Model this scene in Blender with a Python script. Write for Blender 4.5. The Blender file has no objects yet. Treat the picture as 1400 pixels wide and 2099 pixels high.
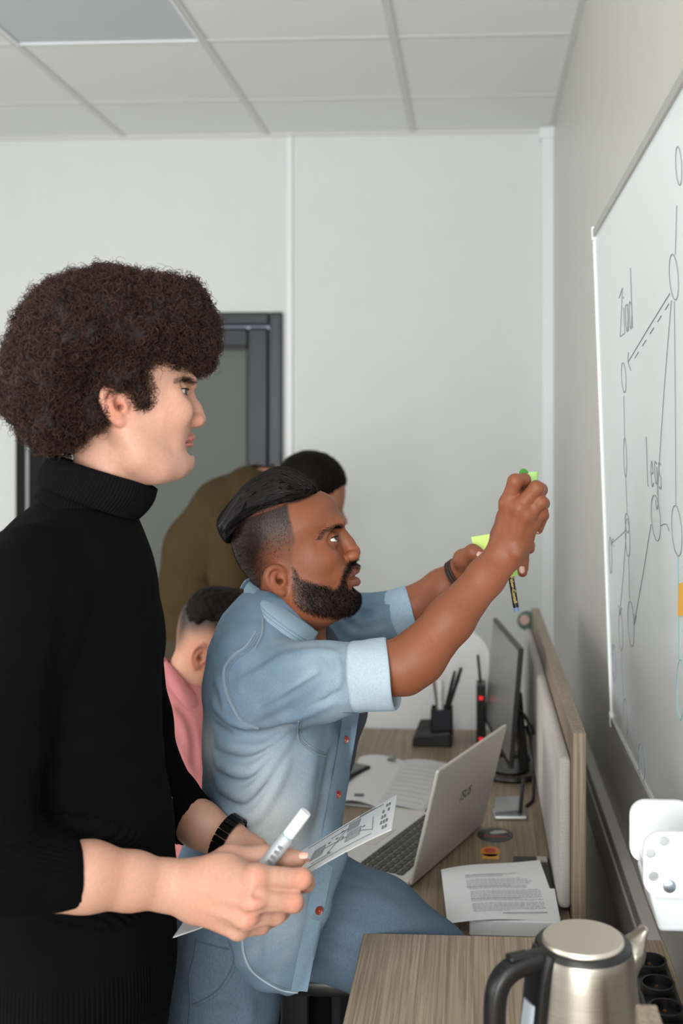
import bpy, bmesh, math, random
import numpy as np
from mathutils import Vector, Matrix
from mathutils.bvhtree import BVHTree
random.seed(7); rng = np.random.default_rng(7)
S = bpy.context.scene
COL = S.collection

# ---------------------------------------------------------------- camera
FPX, PX, PY, W, H = 2224.0, 857.0, 900.0, 1400.0, 2099.0
YAW = math.atan(118.0 / FPX); CAMZ = 1.58
cam_d = bpy.data.cameras.new('camera'); cam = bpy.data.objects.new('camera', cam_d); COL.objects.link(cam)
cam.location = (0, 0, CAMZ); cam.rotation_euler = (math.pi / 2, 0, YAW)
cam_d.sensor_fit = 'VERTICAL'; cam_d.sensor_height = 36.0; cam_d.sensor_width = 24.0
cam_d.lens = 36.0 * FPX / H
cam_d.shift_x = -(PX - W / 2) / H; cam_d.shift_y = (PY - H / 2) / H
cam_d.clip_start = 0.02; cam_d.clip_end = 50
cam_d.dof.use_dof = True; cam_d.dof.focus_distance = 1.6; cam_d.dof.aperture_fstop = 3.6
S.camera = cam
# ---------------------------------------------------------------- world, window daylight, exposure
wd = bpy.data.worlds.new('world'); S.world = wd; wd.use_nodes = True
wd.node_tree.nodes['Background'].inputs[0].default_value = (0.75, 0.86, 1.0, 1)
wd.node_tree.nodes['Background'].inputs[1].default_value = 1.0
def area(name, loc, rot, sx, sy, power, col):
    l = bpy.data.lights.new(name, 'AREA'); l.shape = 'RECTANGLE'; l.size = sx; l.size_y = sy
    l.energy = power; l.color = col
    o = bpy.data.objects.new(name, l); COL.objects.link(o); o.location = loc; o.rotation_euler = rot
    return o
area('window_daylight', (-0.76, -2.42, 1.62), (math.radians(90), 0, 0), 2.08, 1.84, 160, (1.0, 0.985, 0.96))
area('window_daylight_side', (-3.42, 0.9, 1.62), (math.radians(90), 0, math.radians(-90)), 2.2, 1.4, 66, (1.0, 0.985, 0.96))
area('added_ceiling_fill', (-0.62, -0.55, CAMZ + 1.235), (0, 0, 0), 0.56, 0.56, 20, (1.0, 0.985, 0.96))  # added fill light, out of view, to brighten desk and lower right wall
S.view_settings.view_transform = 'Standard'; S.view_settings.look = 'None'
S.view_settings.exposure = -0.25; S.view_settings.gamma = 1.0; S.view_settings.use_curve_mapping = False

# ---------------------------------------------------------------- coordinates
cy_, sy_ = math.cos(YAW), math.sin(YAW)
RIGHT = np.array([cy_, sy_, 0.0]); FWD = np.array([-sy_, cy_, 0.0]); UP = np.array([0, 0, 1.0]); CAM = np.array([0, 0, CAMZ])
def ray(px, py):
    return FWD + RIGHT * ((px - PX) / FPX) - UP * ((py - PY) / FPX)
def P(px, py, d):
    return CAM + ray(px, py) * d
def onz(px, py, z):                       # point on a horizontal plane
    r = ray(px, py); return CAM + r * ((z - CAMZ) / r[2])
def onx(px, py, x):                       # point on a plane parallel to the right wall
    r = ray(px, py); return CAM + r * (x / r[0])
def ony(px, py, y):                       # point on a plane parallel to the back wall
    r = ray(px, py); return CAM + r * (y / r[1])

# ---------------------------------------------------------------- materials
def srgb(r, g, b):
    f = lambda c: (c / 255 / 12.92) if c / 255 <= 0.04045 else ((c / 255 + 0.055) / 1.055) ** 2.4
    return (f(r), f(g), f(b), 1.0)
MATS = {}
def mat(name, col, rough=0.5, metal=0.0, spec=0.5, noise=None, bump=None, attr=None, sss=0.0, trans=0.0, emit=None, alpha=1.0, sheen=0.0, coat=0.0):
    if name in MATS: return MATS[name]
    m = bpy.data.materials.new(name); m.use_nodes = True; MATS[name] = m
    nt = m.node_tree; N = nt.nodes; L = nt.links; b = N['Principled BSDF']
    b.inputs['Base Color'].default_value = col; b.inputs['Roughness'].default_value = rough
    b.inputs['Metallic'].default_value = metal; b.inputs['Specular IOR Level'].default_value = spec
    b.inputs['Transmission Weight'].default_value = trans; b.inputs['Alpha'].default_value = alpha
    b.inputs['Coat Weight'].default_value = coat
    if sheen: b.inputs['Sheen Weight'].default_value = sheen; b.inputs['Sheen Roughness'].default_value = 0.5
    if sss:
        b.inputs['Subsurface Weight'].default_value = sss; b.inputs['Subsurface Radius'].default_value = (1.0, 0.35, 0.2)
        b.inputs['Subsurface Scale'].default_value = 0.008
    if emit: b.inputs['Emission Color'].default_value = emit[0]; b.inputs['Emission Strength'].default_value = emit[1]
    tc = N.new('ShaderNodeTexCoord'); src = None
    if attr:
        a = N.new('ShaderNodeAttribute'); a.attribute_name = attr; src = a.outputs['Color']; L.new(src, b.inputs['Base Color'])
    if noise:                              # (scale xyz, detail, amount, darker factor)
        sc, det, amt, fac = noise
        mp = N.new('ShaderNodeMapping'); mp.inputs['Scale'].default_value = sc if isinstance(sc, tuple) else (sc,) * 3
        L.new(tc.outputs['Object'], mp.inputs['Vector'])
        nz = N.new('ShaderNodeTexNoise'); nz.inputs['Scale'].default_value = 1.0; nz.inputs['Detail'].default_value = det
        L.new(mp.outputs[0], nz.inputs['Vector'])
        rp = N.new('ShaderNodeMapRange'); rp.inputs['From Min'].default_value = 0.3; rp.inputs['From Max'].default_value = 0.7
        rp.inputs['To Min'].default_value = fac; rp.inputs['To Max'].default_value = 1.0 + (1 - fac) * amt
        L.new(nz.outputs['Fac'], rp.inputs['Value'])
        mx = N.new('ShaderNodeMix'); mx.data_type = 'RGBA'; mx.blend_type = 'MULTIPLY'; mx.inputs['Factor'].default_value = 1.0
        if src: L.new(src, mx.inputs['A'])
        else: mx.inputs['A'].default_value = col
        cb = N.new('ShaderNodeCombineColor')
        for i in range(3): L.new(rp.outputs[0], cb.inputs[i])
        L.new(cb.outputs[0], mx.inputs['B']); L.new(mx.outputs['Result'], b.inputs['Base Color'])
    if bump:                               # (scale, strength, distance)
        sc, st, dist = bump
        mp = N.new('ShaderNodeMapping'); mp.inputs['Scale'].default_value = sc if isinstance(sc, tuple) else (sc,) * 3
        L.new(tc.outputs['Object'], mp.inputs['Vector'])
        nz = N.new('ShaderNodeTexNoise'); nz.inputs['Scale'].default_value = 1.0; nz.inputs['Detail'].default_value = 3
        L.new(mp.outputs[0], nz.inputs['Vector'])
        bp = N.new('ShaderNodeBump'); bp.inputs['Strength'].default_value = st; bp.inputs['Distance'].default_value = dist
        L.new(nz.outputs['Fac'], bp.inputs['Height']); L.new(bp.outputs['Normal'], b.inputs['Normal'])
    return m
def wood_mat(name, c1, c2, axis_scale):
    m = mat(name, c1, rough=0.45)
    nt = m.node_tree; N = nt.nodes; L = nt.links; b = N['Principled BSDF']
    tc = N.new('ShaderNodeTexCoord'); mp = N.new('ShaderNodeMapping'); mp.inputs['Scale'].default_value = axis_scale
    L.new(tc.outputs['Object'], mp.inputs['Vector'])
    n1 = N.new('ShaderNodeTexNoise'); n1.inputs['Scale'].default_value = 1.0; n1.inputs['Detail'].default_value = 5; n1.inputs['Roughness'].default_value = 0.65
    n1.inputs['Distortion'].default_value = 0.6
    L.new(mp.outputs[0], n1.inputs['Vector'])
    cr = N.new('ShaderNodeValToRGB'); e = cr.color_ramp.elements
    e[0].position = 0.36; e[0].color = c1; e[1].position = 0.64; e[1].color = c2
    L.new(n1.outputs['Fac'], cr.inputs['Fac']); L.new(cr.outputs['Color'], b.inputs['Base Color'])
    return m

# ---------------------------------------------------------------- object helpers
def tag(o, label=None, cat=None, group=None, kind=None):
    if label: o['label'] = label
    if cat: o['category'] = cat
    if group: o['group'] = group
    if kind: o['kind'] = kind
    return o
def empty(name, loc, label, cat, group=None):
    o = bpy.data.objects.new(name, None); COL.objects.link(o); o.location = tuple(loc); o.empty_display_size = 0.05
    return tag(o, label, cat, group)
def link(name, me, material, parent=None, smooth=False):
    o = bpy.data.objects.new(name, me); COL.objects.link(o)
    if material is not None and len(me.materials) == 0: me.materials.append(material)
    if parent is not None:
        o.parent = parent; o.matrix_parent_inverse = MW(parent).inverted()
    if smooth and len(me.polygons): me.polygons.foreach_set('use_smooth', [True] * len(me.polygons))
    return o
def MW(o):
    m = Matrix.LocRotScale(o.location, o.rotation_euler, o.scale)
    return (MW(o.parent) @ o.matrix_parent_inverse @ m) if o.parent else m
def mesh_np(name, v, f):
    me = bpy.data.meshes.new(name); v = np.asarray(v, dtype=np.float32); f = np.asarray(f, dtype=np.int32)
    n, k = f.shape
    me.vertices.add(len(v)); me.vertices.foreach_set('co', v.ravel())
    me.loops.add(n * k); me.loops.foreach_set('vertex_index', f.ravel())
    me.polygons.add(n); me.polygons.foreach_set('loop_start', np.arange(0, n * k, k, dtype=np.int32))
    me.update(calc_edges=True)
    return me
class MB:                                  # small mesh builder
    def __init__(s): s.v = []; s.f = []
    def add(s, v, f):
        o = len(s.v); s.v += [tuple(map(float, p)) for p in v]; s.f += [tuple(i + o for i in q) for q in f]; return s
    def box(s, lo, hi, rz=0.0, piv=None):
        x0, y0, z0 = lo; x1, y1, z1 = hi
        v = [(x0,y0,z0),(x1,y0,z0),(x1,y1,z0),(x0,y1,z0),(x0,y0,z1),(x1,y0,z1),(x1,y1,z1),(x0,y1,z1)]
        if rz:
            px, py = piv if piv else ((x0+x1)/2, (y0+y1)/2); c, q = math.cos(rz), math.sin(rz)
            v = [(px+(a-px)*c-(b-py)*q, py+(a-px)*q+(b-py)*c, z) for a, b, z in v]
        return s.add(v, [(0,3,2,1),(4,5,6,7),(0,1,5,4),(1,2,6,5),(2,3,7,6),(3,0,4,7)])
    def hexa(s, bot, top):                 # two 4-point loops
        return s.add(list(bot) + list(top), [(3,2,1,0),(4,5,6,7),(0,1,5,4),(1,2,6,5),(2,3,7,6),(3,0,4,7)])
    def prism(s, poly, vec):               # planar loop pushed along vec
        n = len(poly); a = [np.array(p, float) for p in poly]; b = [p + np.array(vec, float) for p in a]
        return s.add(a + b, [tuple(range(n))[::-1], tuple(range(n, 2*n))] + [(i, (i+1) % n, n+(i+1) % n, n+i) for i in range(n)])
    def tube(s, pts, r, n=8, cap=True, closed=False):
        pts = [np.array(p, float) for p in pts]; m = len(pts); R = r if hasattr(r, '__len__') else [r] * m
        t0 = pts[1] - pts[0]; ref = np.array([0, 0, 1.0]) if abs(t0[2]) < 0.8 * np.linalg.norm(t0) else np.array([1.0, 0, 0])
        u = np.cross(t0, ref); u /= np.linalg.norm(u); o = len(s.v)
        for i in range(m):
            t = pts[(i+1) % m] - pts[i-1] if closed else pts[min(i+1, m-1)] - pts[max(i-1, 0)]
            t = t / (np.linalg.norm(t) + 1e-12); u = u - t * (u @ t); u /= np.linalg.norm(u) + 1e-12; w = np.cross(t, u)
            for k in range(n):
                a = 2 * math.pi * k / n; q = pts[i] + (u * math.cos(a) + w * math.sin(a)) * R[i]; s.v.append(tuple(q))
        for i in range(m if closed else m - 1):
            j = (i + 1) % m
            for k in range(n):
                s.f.append((o+i*n+k, o+i*n+(k+1) % n, o+j*n+(k+1) % n, o+j*n+k))
        if cap and not closed:
            s.f.append(tuple(o + k for k in range(n))[::-1]); s.f.append(tuple(o + (m-1)*n + k for k in range(n)))
        return s
    def lathe(s, prof, c, n=32, axis=None):     # prof: (radius, height) along axis from c
        ax = np.array([0, 0, 1.0]) if axis is None else np.array(axis, float); ax /= np.linalg.norm(ax)
        ref = np.array([1.0, 0, 0]) if abs(ax[0]) < 0.8 else np.array([0, 1.0, 0])
        u = np.cross(ax, ref); u /= np.linalg.norm(u); w = np.cross(ax, u); o = len(s.v); c = np.array(c, float); m = len(prof)
        for r, h in prof:
            for k in range(n):
                a = 2 * math.pi * k / n; s.v.append(tuple(c + ax * h + (u * math.cos(a) + w * math.sin(a)) * max(r, 1e-5)))
        for i in range(m - 1):
            for k in range(n):
                s.f.append((o+i*n+k, o+i*n+(k+1) % n, o+(i+1)*n+(k+1) % n, o+(i+1)*n+k))
        s.f.append(tuple(o + k for k in range(n))[::-1]); s.f.append(tuple(o + (m-1)*n + k for k in range(n)))
        return s
    def build(s, name, material, parent=None, smooth=False, bevel=0.0, seg=2, loc=None):
        me = bpy.data.meshes.new(name); v = s.v
        if loc is not None: v = [(a-loc[0], b-loc[1], c-loc[2]) for a, b, c in v]
        me.from_pydata(v, [], s.f); me.update()
        bm = bmesh.new(); bm.from_mesh(me); bmesh.ops.recalc_face_normals(bm, faces=bm.faces)
        if bevel:
            ed = [e for e in bm.edges if len(e.link_faces) == 2 and e.calc_face_angle(0) > 0.6]
            bmesh.ops.bevel(bm, geom=ed, offset=bevel, segments=seg, affect='EDGES', profile=0.5, clamp_overlap=True)
        bm.to_mesh(me); bm.free()
        o = link(name, me, material, parent, smooth)
        if loc is not None:
            o.location = tuple(loc) if parent is None else tuple(MW(parent).inverted() @ Vector(loc)) 
            if parent is not None: o.matrix_parent_inverse = Matrix.Identity(4); o.location = tuple(MW(parent).inverted() @ Vector(loc))
        if smooth:
            me.polygons.foreach_set('use_smooth', [True] * len(me.polygons))
            try:
                me.set_sharp_from_angle(angle=math.radians(40))
            except Exception: pass
        return o
def text_mesh(name, body, size, M4, material, parent, depth=0.0002, align='CENTER'):
    cu = bpy.data.curves.new(name + '_curve', 'FONT'); cu.body = body; cu.size = size; cu.align_x = align; cu.align_y = 'CENTER'; cu.extrude = depth
    cu.resolution_u = 3
    t = bpy.data.objects.new(name + '_tmp', cu); COL.objects.link(t)
    dg = bpy.context.evaluated_depsgraph_get(); me = bpy.data.meshes.new_from_object(t.evaluated_get(dg)); me.name = name
    bpy.data.objects.remove(t); bpy.data.curves.remove(cu)
    me.transform(M4); me.materials.clear()
    return link(name, me, material, parent)
def frame4(o, x, y):                       # 4x4 with given origin, x and y axes
    x = Vector(x).normalized(); y = Vector(y).normalized(); z = x.cross(y).normalized(); y = z.cross(x)
    return Matrix(((x.x, y.x, z.x, o[0]), (x.y, y.y, z.y, o[1]), (x.z, y.z, z.z, o[2]), (0, 0, 0, 1)))
# ================================================================ the room
XR, YB, ZC = 0.315, 4.43, CAMZ + 1.255
XL, YF = -3.5, -2.5
M_wall = mat('wall_paint', srgb(217, 220, 219), rough=0.7, noise=(9, 4, 0.5, 0.985), bump=(260, 0.10, 0.002))
M_wallr = mat('wall_vinyl', srgb(198, 197, 189), rough=0.36, spec=0.4, noise=(14, 4, 0.5, 0.98), bump=(420, 0.22, 0.002))
M_tile = mat('ceiling_tile', srgb(234, 236, 235), rough=0.9, noise=(60, 5, 0.4, 0.985), bump=(500, 0.15, 0.002))
M_grid = mat('ceiling_grid', srgb(212, 213, 209), rough=0.5)
M_white = mat('white_pvc', srgb(234, 237, 241), rough=0.35)
M_floor = mat('floor_carpet', srgb(186, 182, 176), rough=0.7, noise=(300, 3, 0.6, 0.8))
def struct(o): o['kind'] = 'structure'; return o
struct(MB().box((XL-0.1, YF-0.1, -0.05), (XR+0.1, YB+0.1, 0)).build('floor', M_floor))
ceil = struct(MB().box((XL-0.1, YF-0.1, ZC+0.012), (XR+0.1, YB+0.1, ZC+0.08)).build('ceiling', M_grid))
wb = MB()
DX0, DX1, DZ1 = ony(36, 900, YB)[0], ony(580, 900, YB)[0], ony(580, 640, YB)[2]
wb.box((XL-0.1, YB, 0), (DX0, YB+0.1, ZC+0.05)).box((DX1, YB, 0), (XR+0.1, YB+0.1, ZC+0.05)).box((DX0, YB, DZ1), (DX1, YB+0.1, ZC+0.05))
struct(wb.build('wall_back', M_wall))
struct(MB().box((XR, YF-0.1, 0), (XR+0.1, YB+0.1, ZC+0.05)).build('wall_right', M_wallr))
wl = MB(); wy0, wy1, wz0, wz1 = -0.2, 2.0, 0.92, 2.32
wl.box((XL-0.1, YF-0.1, 0), (XL, wy0, ZC+0.05)).box((XL-0.1, wy1, 0), (XL, YB+0.1, ZC+0.05)).box((XL-0.1, wy0, 0), (XL, wy1, wz0)).box((XL-0.1, wy0, wz1), (XL, wy1, ZC+0.05))
struct(wl.build('wall_left', M_wall))
wf = MB(); wx0, wx1, vz0, vz1 = -1.80, 0.28, 0.70, 2.54
wf.box((XL-0.1, YF-0.1, 0), (wx0, YF, ZC+0.05)).box((wx1, YF-0.1, 0), (XR+0.1, YF, ZC+0.05)).box((wx0, YF-0.1, 0), (wx1, YF, vz0)).box((wx0, YF-0.1, vz1), (wx1, YF, ZC+0.05))
struct(wf.build('wall_front', M_wall))
def winframe(name, pts, ax):
    (a0, b0), (a1, b1) = pts; m = MB(); t = 0.05
    def bx(u0, u1, z0, z1):
        if ax == 'x': m.box((u0, YF-0.09, z0), (u1, YF-0.03, z1))
        else: m.box((XL-0.09, u0, z0), (XL-0.03, u1, z1))
    bx(a0, a1, b0, b0+t); bx(a0, a1, b1-t, b1); bx(a0, a0+t, b0, b1); bx(a1-t, a1, b0, b1); bx((a0+a1)/2-t/2, (a0+a1)/2+t/2, b0, b1)
    return struct(m.build(name, M_white))
winframe('window_1', ((wx0, vz0), (wx1, vz1)), 'x'); winframe('window_2', ((wy0, wz0), (wy1, wz1)), 'y')
# ceiling: 60 cm lay-in tiles, each its own piece, bars between them
HC = ZC - CAMZ
r_ = ray(806, 76); gx = (CAM + r_ * (HC / r_[2]))[0]; r_ = ray(806, 76); y1 = (CAM + r_ * (HC / r_[2]))[1]
r_ = ray(836, 200); y2 = (CAM + r_ * (HC / r_[2]))[1]
bar = 0.024
xs = [gx - 0.6 * k for k in range(7)][::-1]
xcols = list(zip(xs[:-1], xs[1:])) + [(gx, XR)]
ys = [y1 - 0.6 * k for k in range(9)][::-1] + [y1 + 0.6, YB]
tile_mesh = None
for i in range(len(ys) - 1):
    for j, (a, b) in enumerate(xcols):
        ya, yb = ys[i], min(ys[i+1], YB)
        if yb < YF: continue
        ya = max(ya, YF)
        full = abs(b - a - 0.6) < 1e-3 and abs(yb - ya - 0.6) < 1e-3
        cx, cy = (a + b) / 2, (ya + yb) / 2
        if j == len(xcols) - 3 and abs(ya - (y1 - 0.6)) < 1e-3 and full:      # the switched-off light panel
            lamp = empty('ceiling_light_panel', (cx, cy, ZC), 'switched-off square light panel set into the ceiling above the curly-haired man', 'light panel')
            MB().box((a+0.012, ya+0.012, ZC-0.001), (b-0.012, yb-0.012, ZC+0.004)).build('diffuser', mat('panel_diffuser', srgb(196, 199, 206), rough=0.4), lamp)
            fm = MB(); t = 0.014
            fm.box((a+0.004, ya+0.004, ZC-0.006), (b-0.004, ya+t, ZC+0.004)).box((a+0.004, yb-t, ZC-0.006), (b-0.004, yb-0.004, ZC+0.004))
            fm.box((a+0.004, ya+t, ZC-0.006), (a+t, yb-t, ZC+0.004)).box((b-t, ya+t, ZC-0.006), (b-0.004, yb-t, ZC+0.004))
            fm.build('panel_frame', M_white, lamp)
            continue
        if full and a < -0.62 < b and ya < -0.55 < yb:                           # added glowing panel to go with the fill light, unseen behind the camera
            lp2 = empty('ceiling_light_panel', (cx, cy, ZC), 'added square glowing panel in the ceiling, unseen behind the camera', 'light panel')
            MB().box((a+0.012, ya+0.012, ZC-0.001), (b-0.012, yb-0.012, ZC+0.004)).build('diffuser', mat('added_panel_glow', srgb(240, 240, 240), rough=0.4, emit=((1, 1, 1, 1), 1.5)), lp2); continue
        if full and tile_mesh is not None:
            o = bpy.data.objects.new('ceiling_tile', tile_mesh); COL.objects.link(o); o.location = (cx, cy, ZC); o.parent = ceil
            continue
        hx, hy = (b - a - bar * 0.7) / 2, (yb - ya - bar * 0.7) / 2
        o = MB().box((-hx, -hy, 0.0), (hx, hy, 0.010)).build('ceiling_tile', M_tile, None, bevel=0.003, seg=1)
        o.location = (cx, cy, ZC); o.parent = ceil
        if full: tile_mesh = o.data
for x in xs + [XR - 0.010]:
    MB().box((x - bar/2, YF, ZC - 0.004), (x + bar/2 if x < XR - 0.02 else XR, YB, ZC + 0.002)).build('grid_bar', M_grid, ceil)
for y in ys[:-1]:
    if y > YF: MB().box((XL, y - bar*0.35, ZC - 0.003), (XR, y + bar*0.35, ZC + 0.0015)).build('grid_bar', M_grid, ceil)
struct(MB().box((XL, YB - 0.016, ZC - 0.010), (XR - 0.03, YB, ZC + 0.002)).build('trim_1', M_grid))
# corner trunking, wall joint strip, dado trunking on the right wall
ct = struct(MB().box((ony(1110, 900, YB)[0], YB - 0.06, 0), (XR, YB, ZC - 0.03)).build('trim_2', M_white, bevel=0.004))
MB().box((ony(1104, 900, YB)[0], YB - 0.072, ZC - 0.05), (XR, YB, ZC - 0.004)).build('end_cap', M_white, ct, bevel=0.003)
jx = ony(594, 900, YB)[0]
struct(MB().box((jx - 0.011, YB - 0.008, 0), (jx + 0.011, YB, ZC - 0.01)).build('trim_3', M_white, bevel=0.002))
td = struct(MB().box((XR - 0.026, 0.9, 0.60), (XR, YB - 0.07, 0.735)).build('trim_4', mat('trunking_white', srgb(214, 212, 206), rough=0.4), bevel=0.004))
MB().box((XR - 0.030, 0.9, 0.632), (XR - 0.0255, YB - 0.07, 0.703)).build('trunking_cover', MATS['trunking_white'], td, bevel=0.002)
struct(MB().box((XR - 0.012, YF, 0), (XR, YB - 0.07, 0.07)).build('baseboard_right', M_white))
struct(MB().box((DX1 + 0.03, YB - 0.012, 0), (XR - 0.09, YB, 0.07)).build('baseboard_back', M_white))
# glazed door in the back wall
M_alu = mat('dark_aluminium', srgb(52, 54, 57), rough=0.32, metal=0.6)
M_alud = mat('black_rubber', srgb(22, 22, 24), rough=0.5)
dr = empty('door_1', ((DX0+DX1)/2, YB, 0), 'dark grey aluminium glazed door in the back wall', 'door'); dr['kind'] = 'structure'
f = MB(); w1 = 0.055
f.box((DX0, YB-0.02, 0), (DX0+w1, YB+0.06, DZ1)).box((DX1-w1, YB-0.02, 0), (DX1, YB+0.06, DZ1)).box((DX0+w1, YB-0.02, DZ1-w1), (DX1-w1, YB+0.06, DZ1))
f.build('door_frame', M_alu, dr, bevel=0.010, seg=3)
g = MB(); a0, a1, zt = DX0+w1+0.006, DX1-w1-0.006, DZ1-w1-0.006; w2 = 0.085
g.box((a0, YB-0.006, 0.01), (a0+w2, YB+0.05, zt)).box((a1-w2, YB-0.006, 0.01), (a1, YB+0.05, zt)).box((a0+w2, YB-0.006, zt-w2), (a1-w2, YB+0.05, zt)).box((a0+w2, YB-0.006, 0.01), (a1-w2, YB+0.05, 0.16))
g.build('door_leaf', mat('leaf_aluminium', srgb(48, 50, 53), rough=0.3, metal=0.55), dr, bevel=0.012, seg=3)
MB().box((a0+w2-0.01, YB+0.018, 0.15), (a1-w2+0.01, YB+0.026, zt-w2+0.01)).build('pane', mat('door_glass', srgb(100, 105, 99), rough=0.06, spec=0.55), dr)
gk = MB(); q0, q1, qz0, qz1 = a0+w2, a1-w2, 0.16, zt-w2
gk.box((q0-0.003, YB-0.004, qz0), (q0+0.008, YB+0.018, qz1)).box((q1-0.008, YB-0.004, qz0), (q1+0.003, YB+0.018, qz1)).box((q0, YB-0.004, qz1-0.008), (q1, YB+0.018, qz1+0.003))
gk.build('gasket', M_alud, dr)
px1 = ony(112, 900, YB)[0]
MB().box((DX0+0.004, YB-0.03, 0.01), (px1, YB-0.021, DZ1-0.05)).build('dark_left_strip', mat('strip_black', srgb(14, 14, 16), rough=0.6, spec=0.2), dr, bevel=0.002)  # black slab laid over the left strip of the door
hx_ = px1 + 0.04
MB().tube([(hx_, YB-0.006, 1.05), (hx_, YB-0.05, 1.05), (hx_+0.12, YB-0.05, 1.05)], 0.009, 8).build('door_handle', M_alu, dr, smooth=True)
MB().box((ony(60, 900, YB)[0], YB-0.036, 0.02), (ony(66, 900, YB)[0], YB-0.0301, zt-0.01)).build('hinge_strip', mat('strip_grey', srgb(130, 132, 134), rough=0.4, metal=0.4), dr)
# ================================================================ implicit-surface modelling (numpy surface nets)
def nrm(v): v = np.asarray(v, float); return v / (np.linalg.norm(v) + 1e-12)
class Sdf:
    def __init__(s): s.ops = []; s.disp = None; s.clip = None
    def _add(s, fn, c, r, op, k): s.ops.append((fn, np.asarray(c, float), float(r), op, float(k))); return s
    def ball(s, c, r, op='u', k=0.004):
        c = np.asarray(c, np.float32); return s._add(lambda p: np.linalg.norm(p - c, axis=1) - r, c, r, op, k)
    def ell(s, c, r, ax=None, op='u', k=0.004):          # ellipsoid, radii r along rows of ax
        c = np.asarray(c, np.float32); r = np.asarray(r, np.float32); A = (np.eye(3) if ax is None else np.array([nrm(a) for a in ax])).astype(np.float32)
        def fn(p):
            q = ((p - c) @ A.T) / r; k0 = np.sqrt(np.einsum('ij,ij->i', q, q)); q = q / r; k1 = np.sqrt(np.einsum('ij,ij->i', q, q)) + 1e-9
            return k0 * (k0 - 1) / k1
        return s._add(fn, c, r.max(), op, k)
    def cap(s, a, b, r1, r2=None, op='u', k=0.004):
        a = np.asarray(a, np.float32); b = np.asarray(b, np.float32); r2 = r1 if r2 is None else r2; ab = b - a; L2 = float(ab @ ab) + 1e-12; abn = (ab / L2).astype(np.float32); r1 = float(r1); dr = float(r2 - r1)
        def fn(p):
            q = p - a; t = np.clip(q @ abn, 0, 1); q -= t[:, None] * ab; return np.sqrt(np.einsum('ij,ij->i', q, q)) - (r1 + dr * t)
        return s._add(fn, (a+b)/2, np.sqrt(L2)/2 + max(r1, r2), op, k)
    def chain(s, pts, rs, op='u', k=0.004):
        if not hasattr(rs, '__len__'): rs = [rs] * len(pts)
        for i in range(len(pts)-1): s.cap(pts[i], pts[i+1], rs[i], rs[i+1], op, k)
        return s
    def loft(s, nodes, side, op='u', k=0.004, flat=(False, False)):   # nodes: (centre, ra along side, rb across)
        C = [np.asarray(n[0], float) for n in nodes]; side = np.asarray(side, float)
        cen = np.mean(C, axis=0); R = max(np.linalg.norm(c - cen) + max(n[1], n[2]) for c, n in zip(C, nodes))
        sides = [np.asarray(n[3], float) if len(n) > 3 else side for n in nodes]
        seg = []
        for i in range(len(C)-1):
            a, b = C[i], C[i+1]; ab = b - a; L = float(np.linalg.norm(ab)); t_ = ab / L
            n = sides[i] * 0.5 + sides[i+1] * 0.5; n = nrm(n - t_ * (n @ t_)); m = np.cross(t_, n); z = np.float32
            seg.append((a.astype(z), t_.astype(z), n.astype(z), m.astype(z), L, (a+b)/2, L/2 + max(nodes[i][1], nodes[i][2], nodes[i+1][1], nodes[i+1][2])))
        def fn(p):
            best = np.full(len(p), 0.08, np.float32); pc = p.mean(0); pr = np.sqrt(((p-pc)**2).sum(1).max())
            for i, (a, t_, n, m, L, sc, sr) in enumerate(seg):
                if np.linalg.norm(sc - pc) > sr + pr + 0.025: continue
                q = p - a; tr = (q @ t_) / L; t = np.clip(tr, 0, 1); tt = t*t*(3-2*t) * 0.35 + t * 0.65
                ra = nodes[i][1] + (nodes[i+1][1]-nodes[i][1]) * tt; rb = nodes[i][2] + (nodes[i+1][2]-nodes[i][2]) * tt
                u = (q @ n) / ra; v = (q @ m) / rb; rw = np.minimum(ra, rb); w = (tr - t) * L / rw
                k0 = np.sqrt(u*u + v*v + w*w); k1 = np.sqrt((u/ra)**2 + (v/rb)**2 + (w/rw)**2) + 1e-6
                d = k0 * (k0-1) / k1
                if i == 0 and flat[0]: d = np.maximum(d, -tr * L)
                if i == len(C)-2 and flat[1]: d = np.maximum(d, (tr-1) * L)
                best = smin(best, d, 0.012)
            return best
        return s._add(fn, cen, R, op, k)
    def plane(s, o, n, op='i', k=0.002):                 # keeps the side the normal points away from (intersection)
        o = np.asarray(o, float); n = nrm(n); return s._add(lambda p: (p - o) @ n, o, 1e3, op, k)
    def fun(s, fn, c, r, op='u', k=0.004): return s._add(fn, c, r, op, k)
    def eval(s, p, c=None, R=None):
        p = np.asarray(p, np.float32); d = np.full(len(p), 0.08, np.float32)
        ops = s.ops
        if c is not None:
            if getattr(s, '_n', -1) != len(ops):
                s._n = len(ops); s._c = np.array([o[1] for o in ops]); s._r = np.array([o[2] + 0.008 + o[4] + (1e3 if o[2] >= 100 else 0) for o in ops])
            q = s._c - c; ops = [ops[i] for i in np.nonzero((q*q).sum(1) <= (s._r + R)**2)[0]]
            if not any(o[3] == 'u' for o in ops): return d
        for fn, oc, orr, op, k in ops:
            if op == 'u': d = smin(d, fn(p), k)
            elif op == 's': d = -smin(-d, fn(p), k)
            else: d = -smin(-d, -fn(p), k)
        if s.disp is not None: d = d - s.disp(p)
        return d
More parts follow.
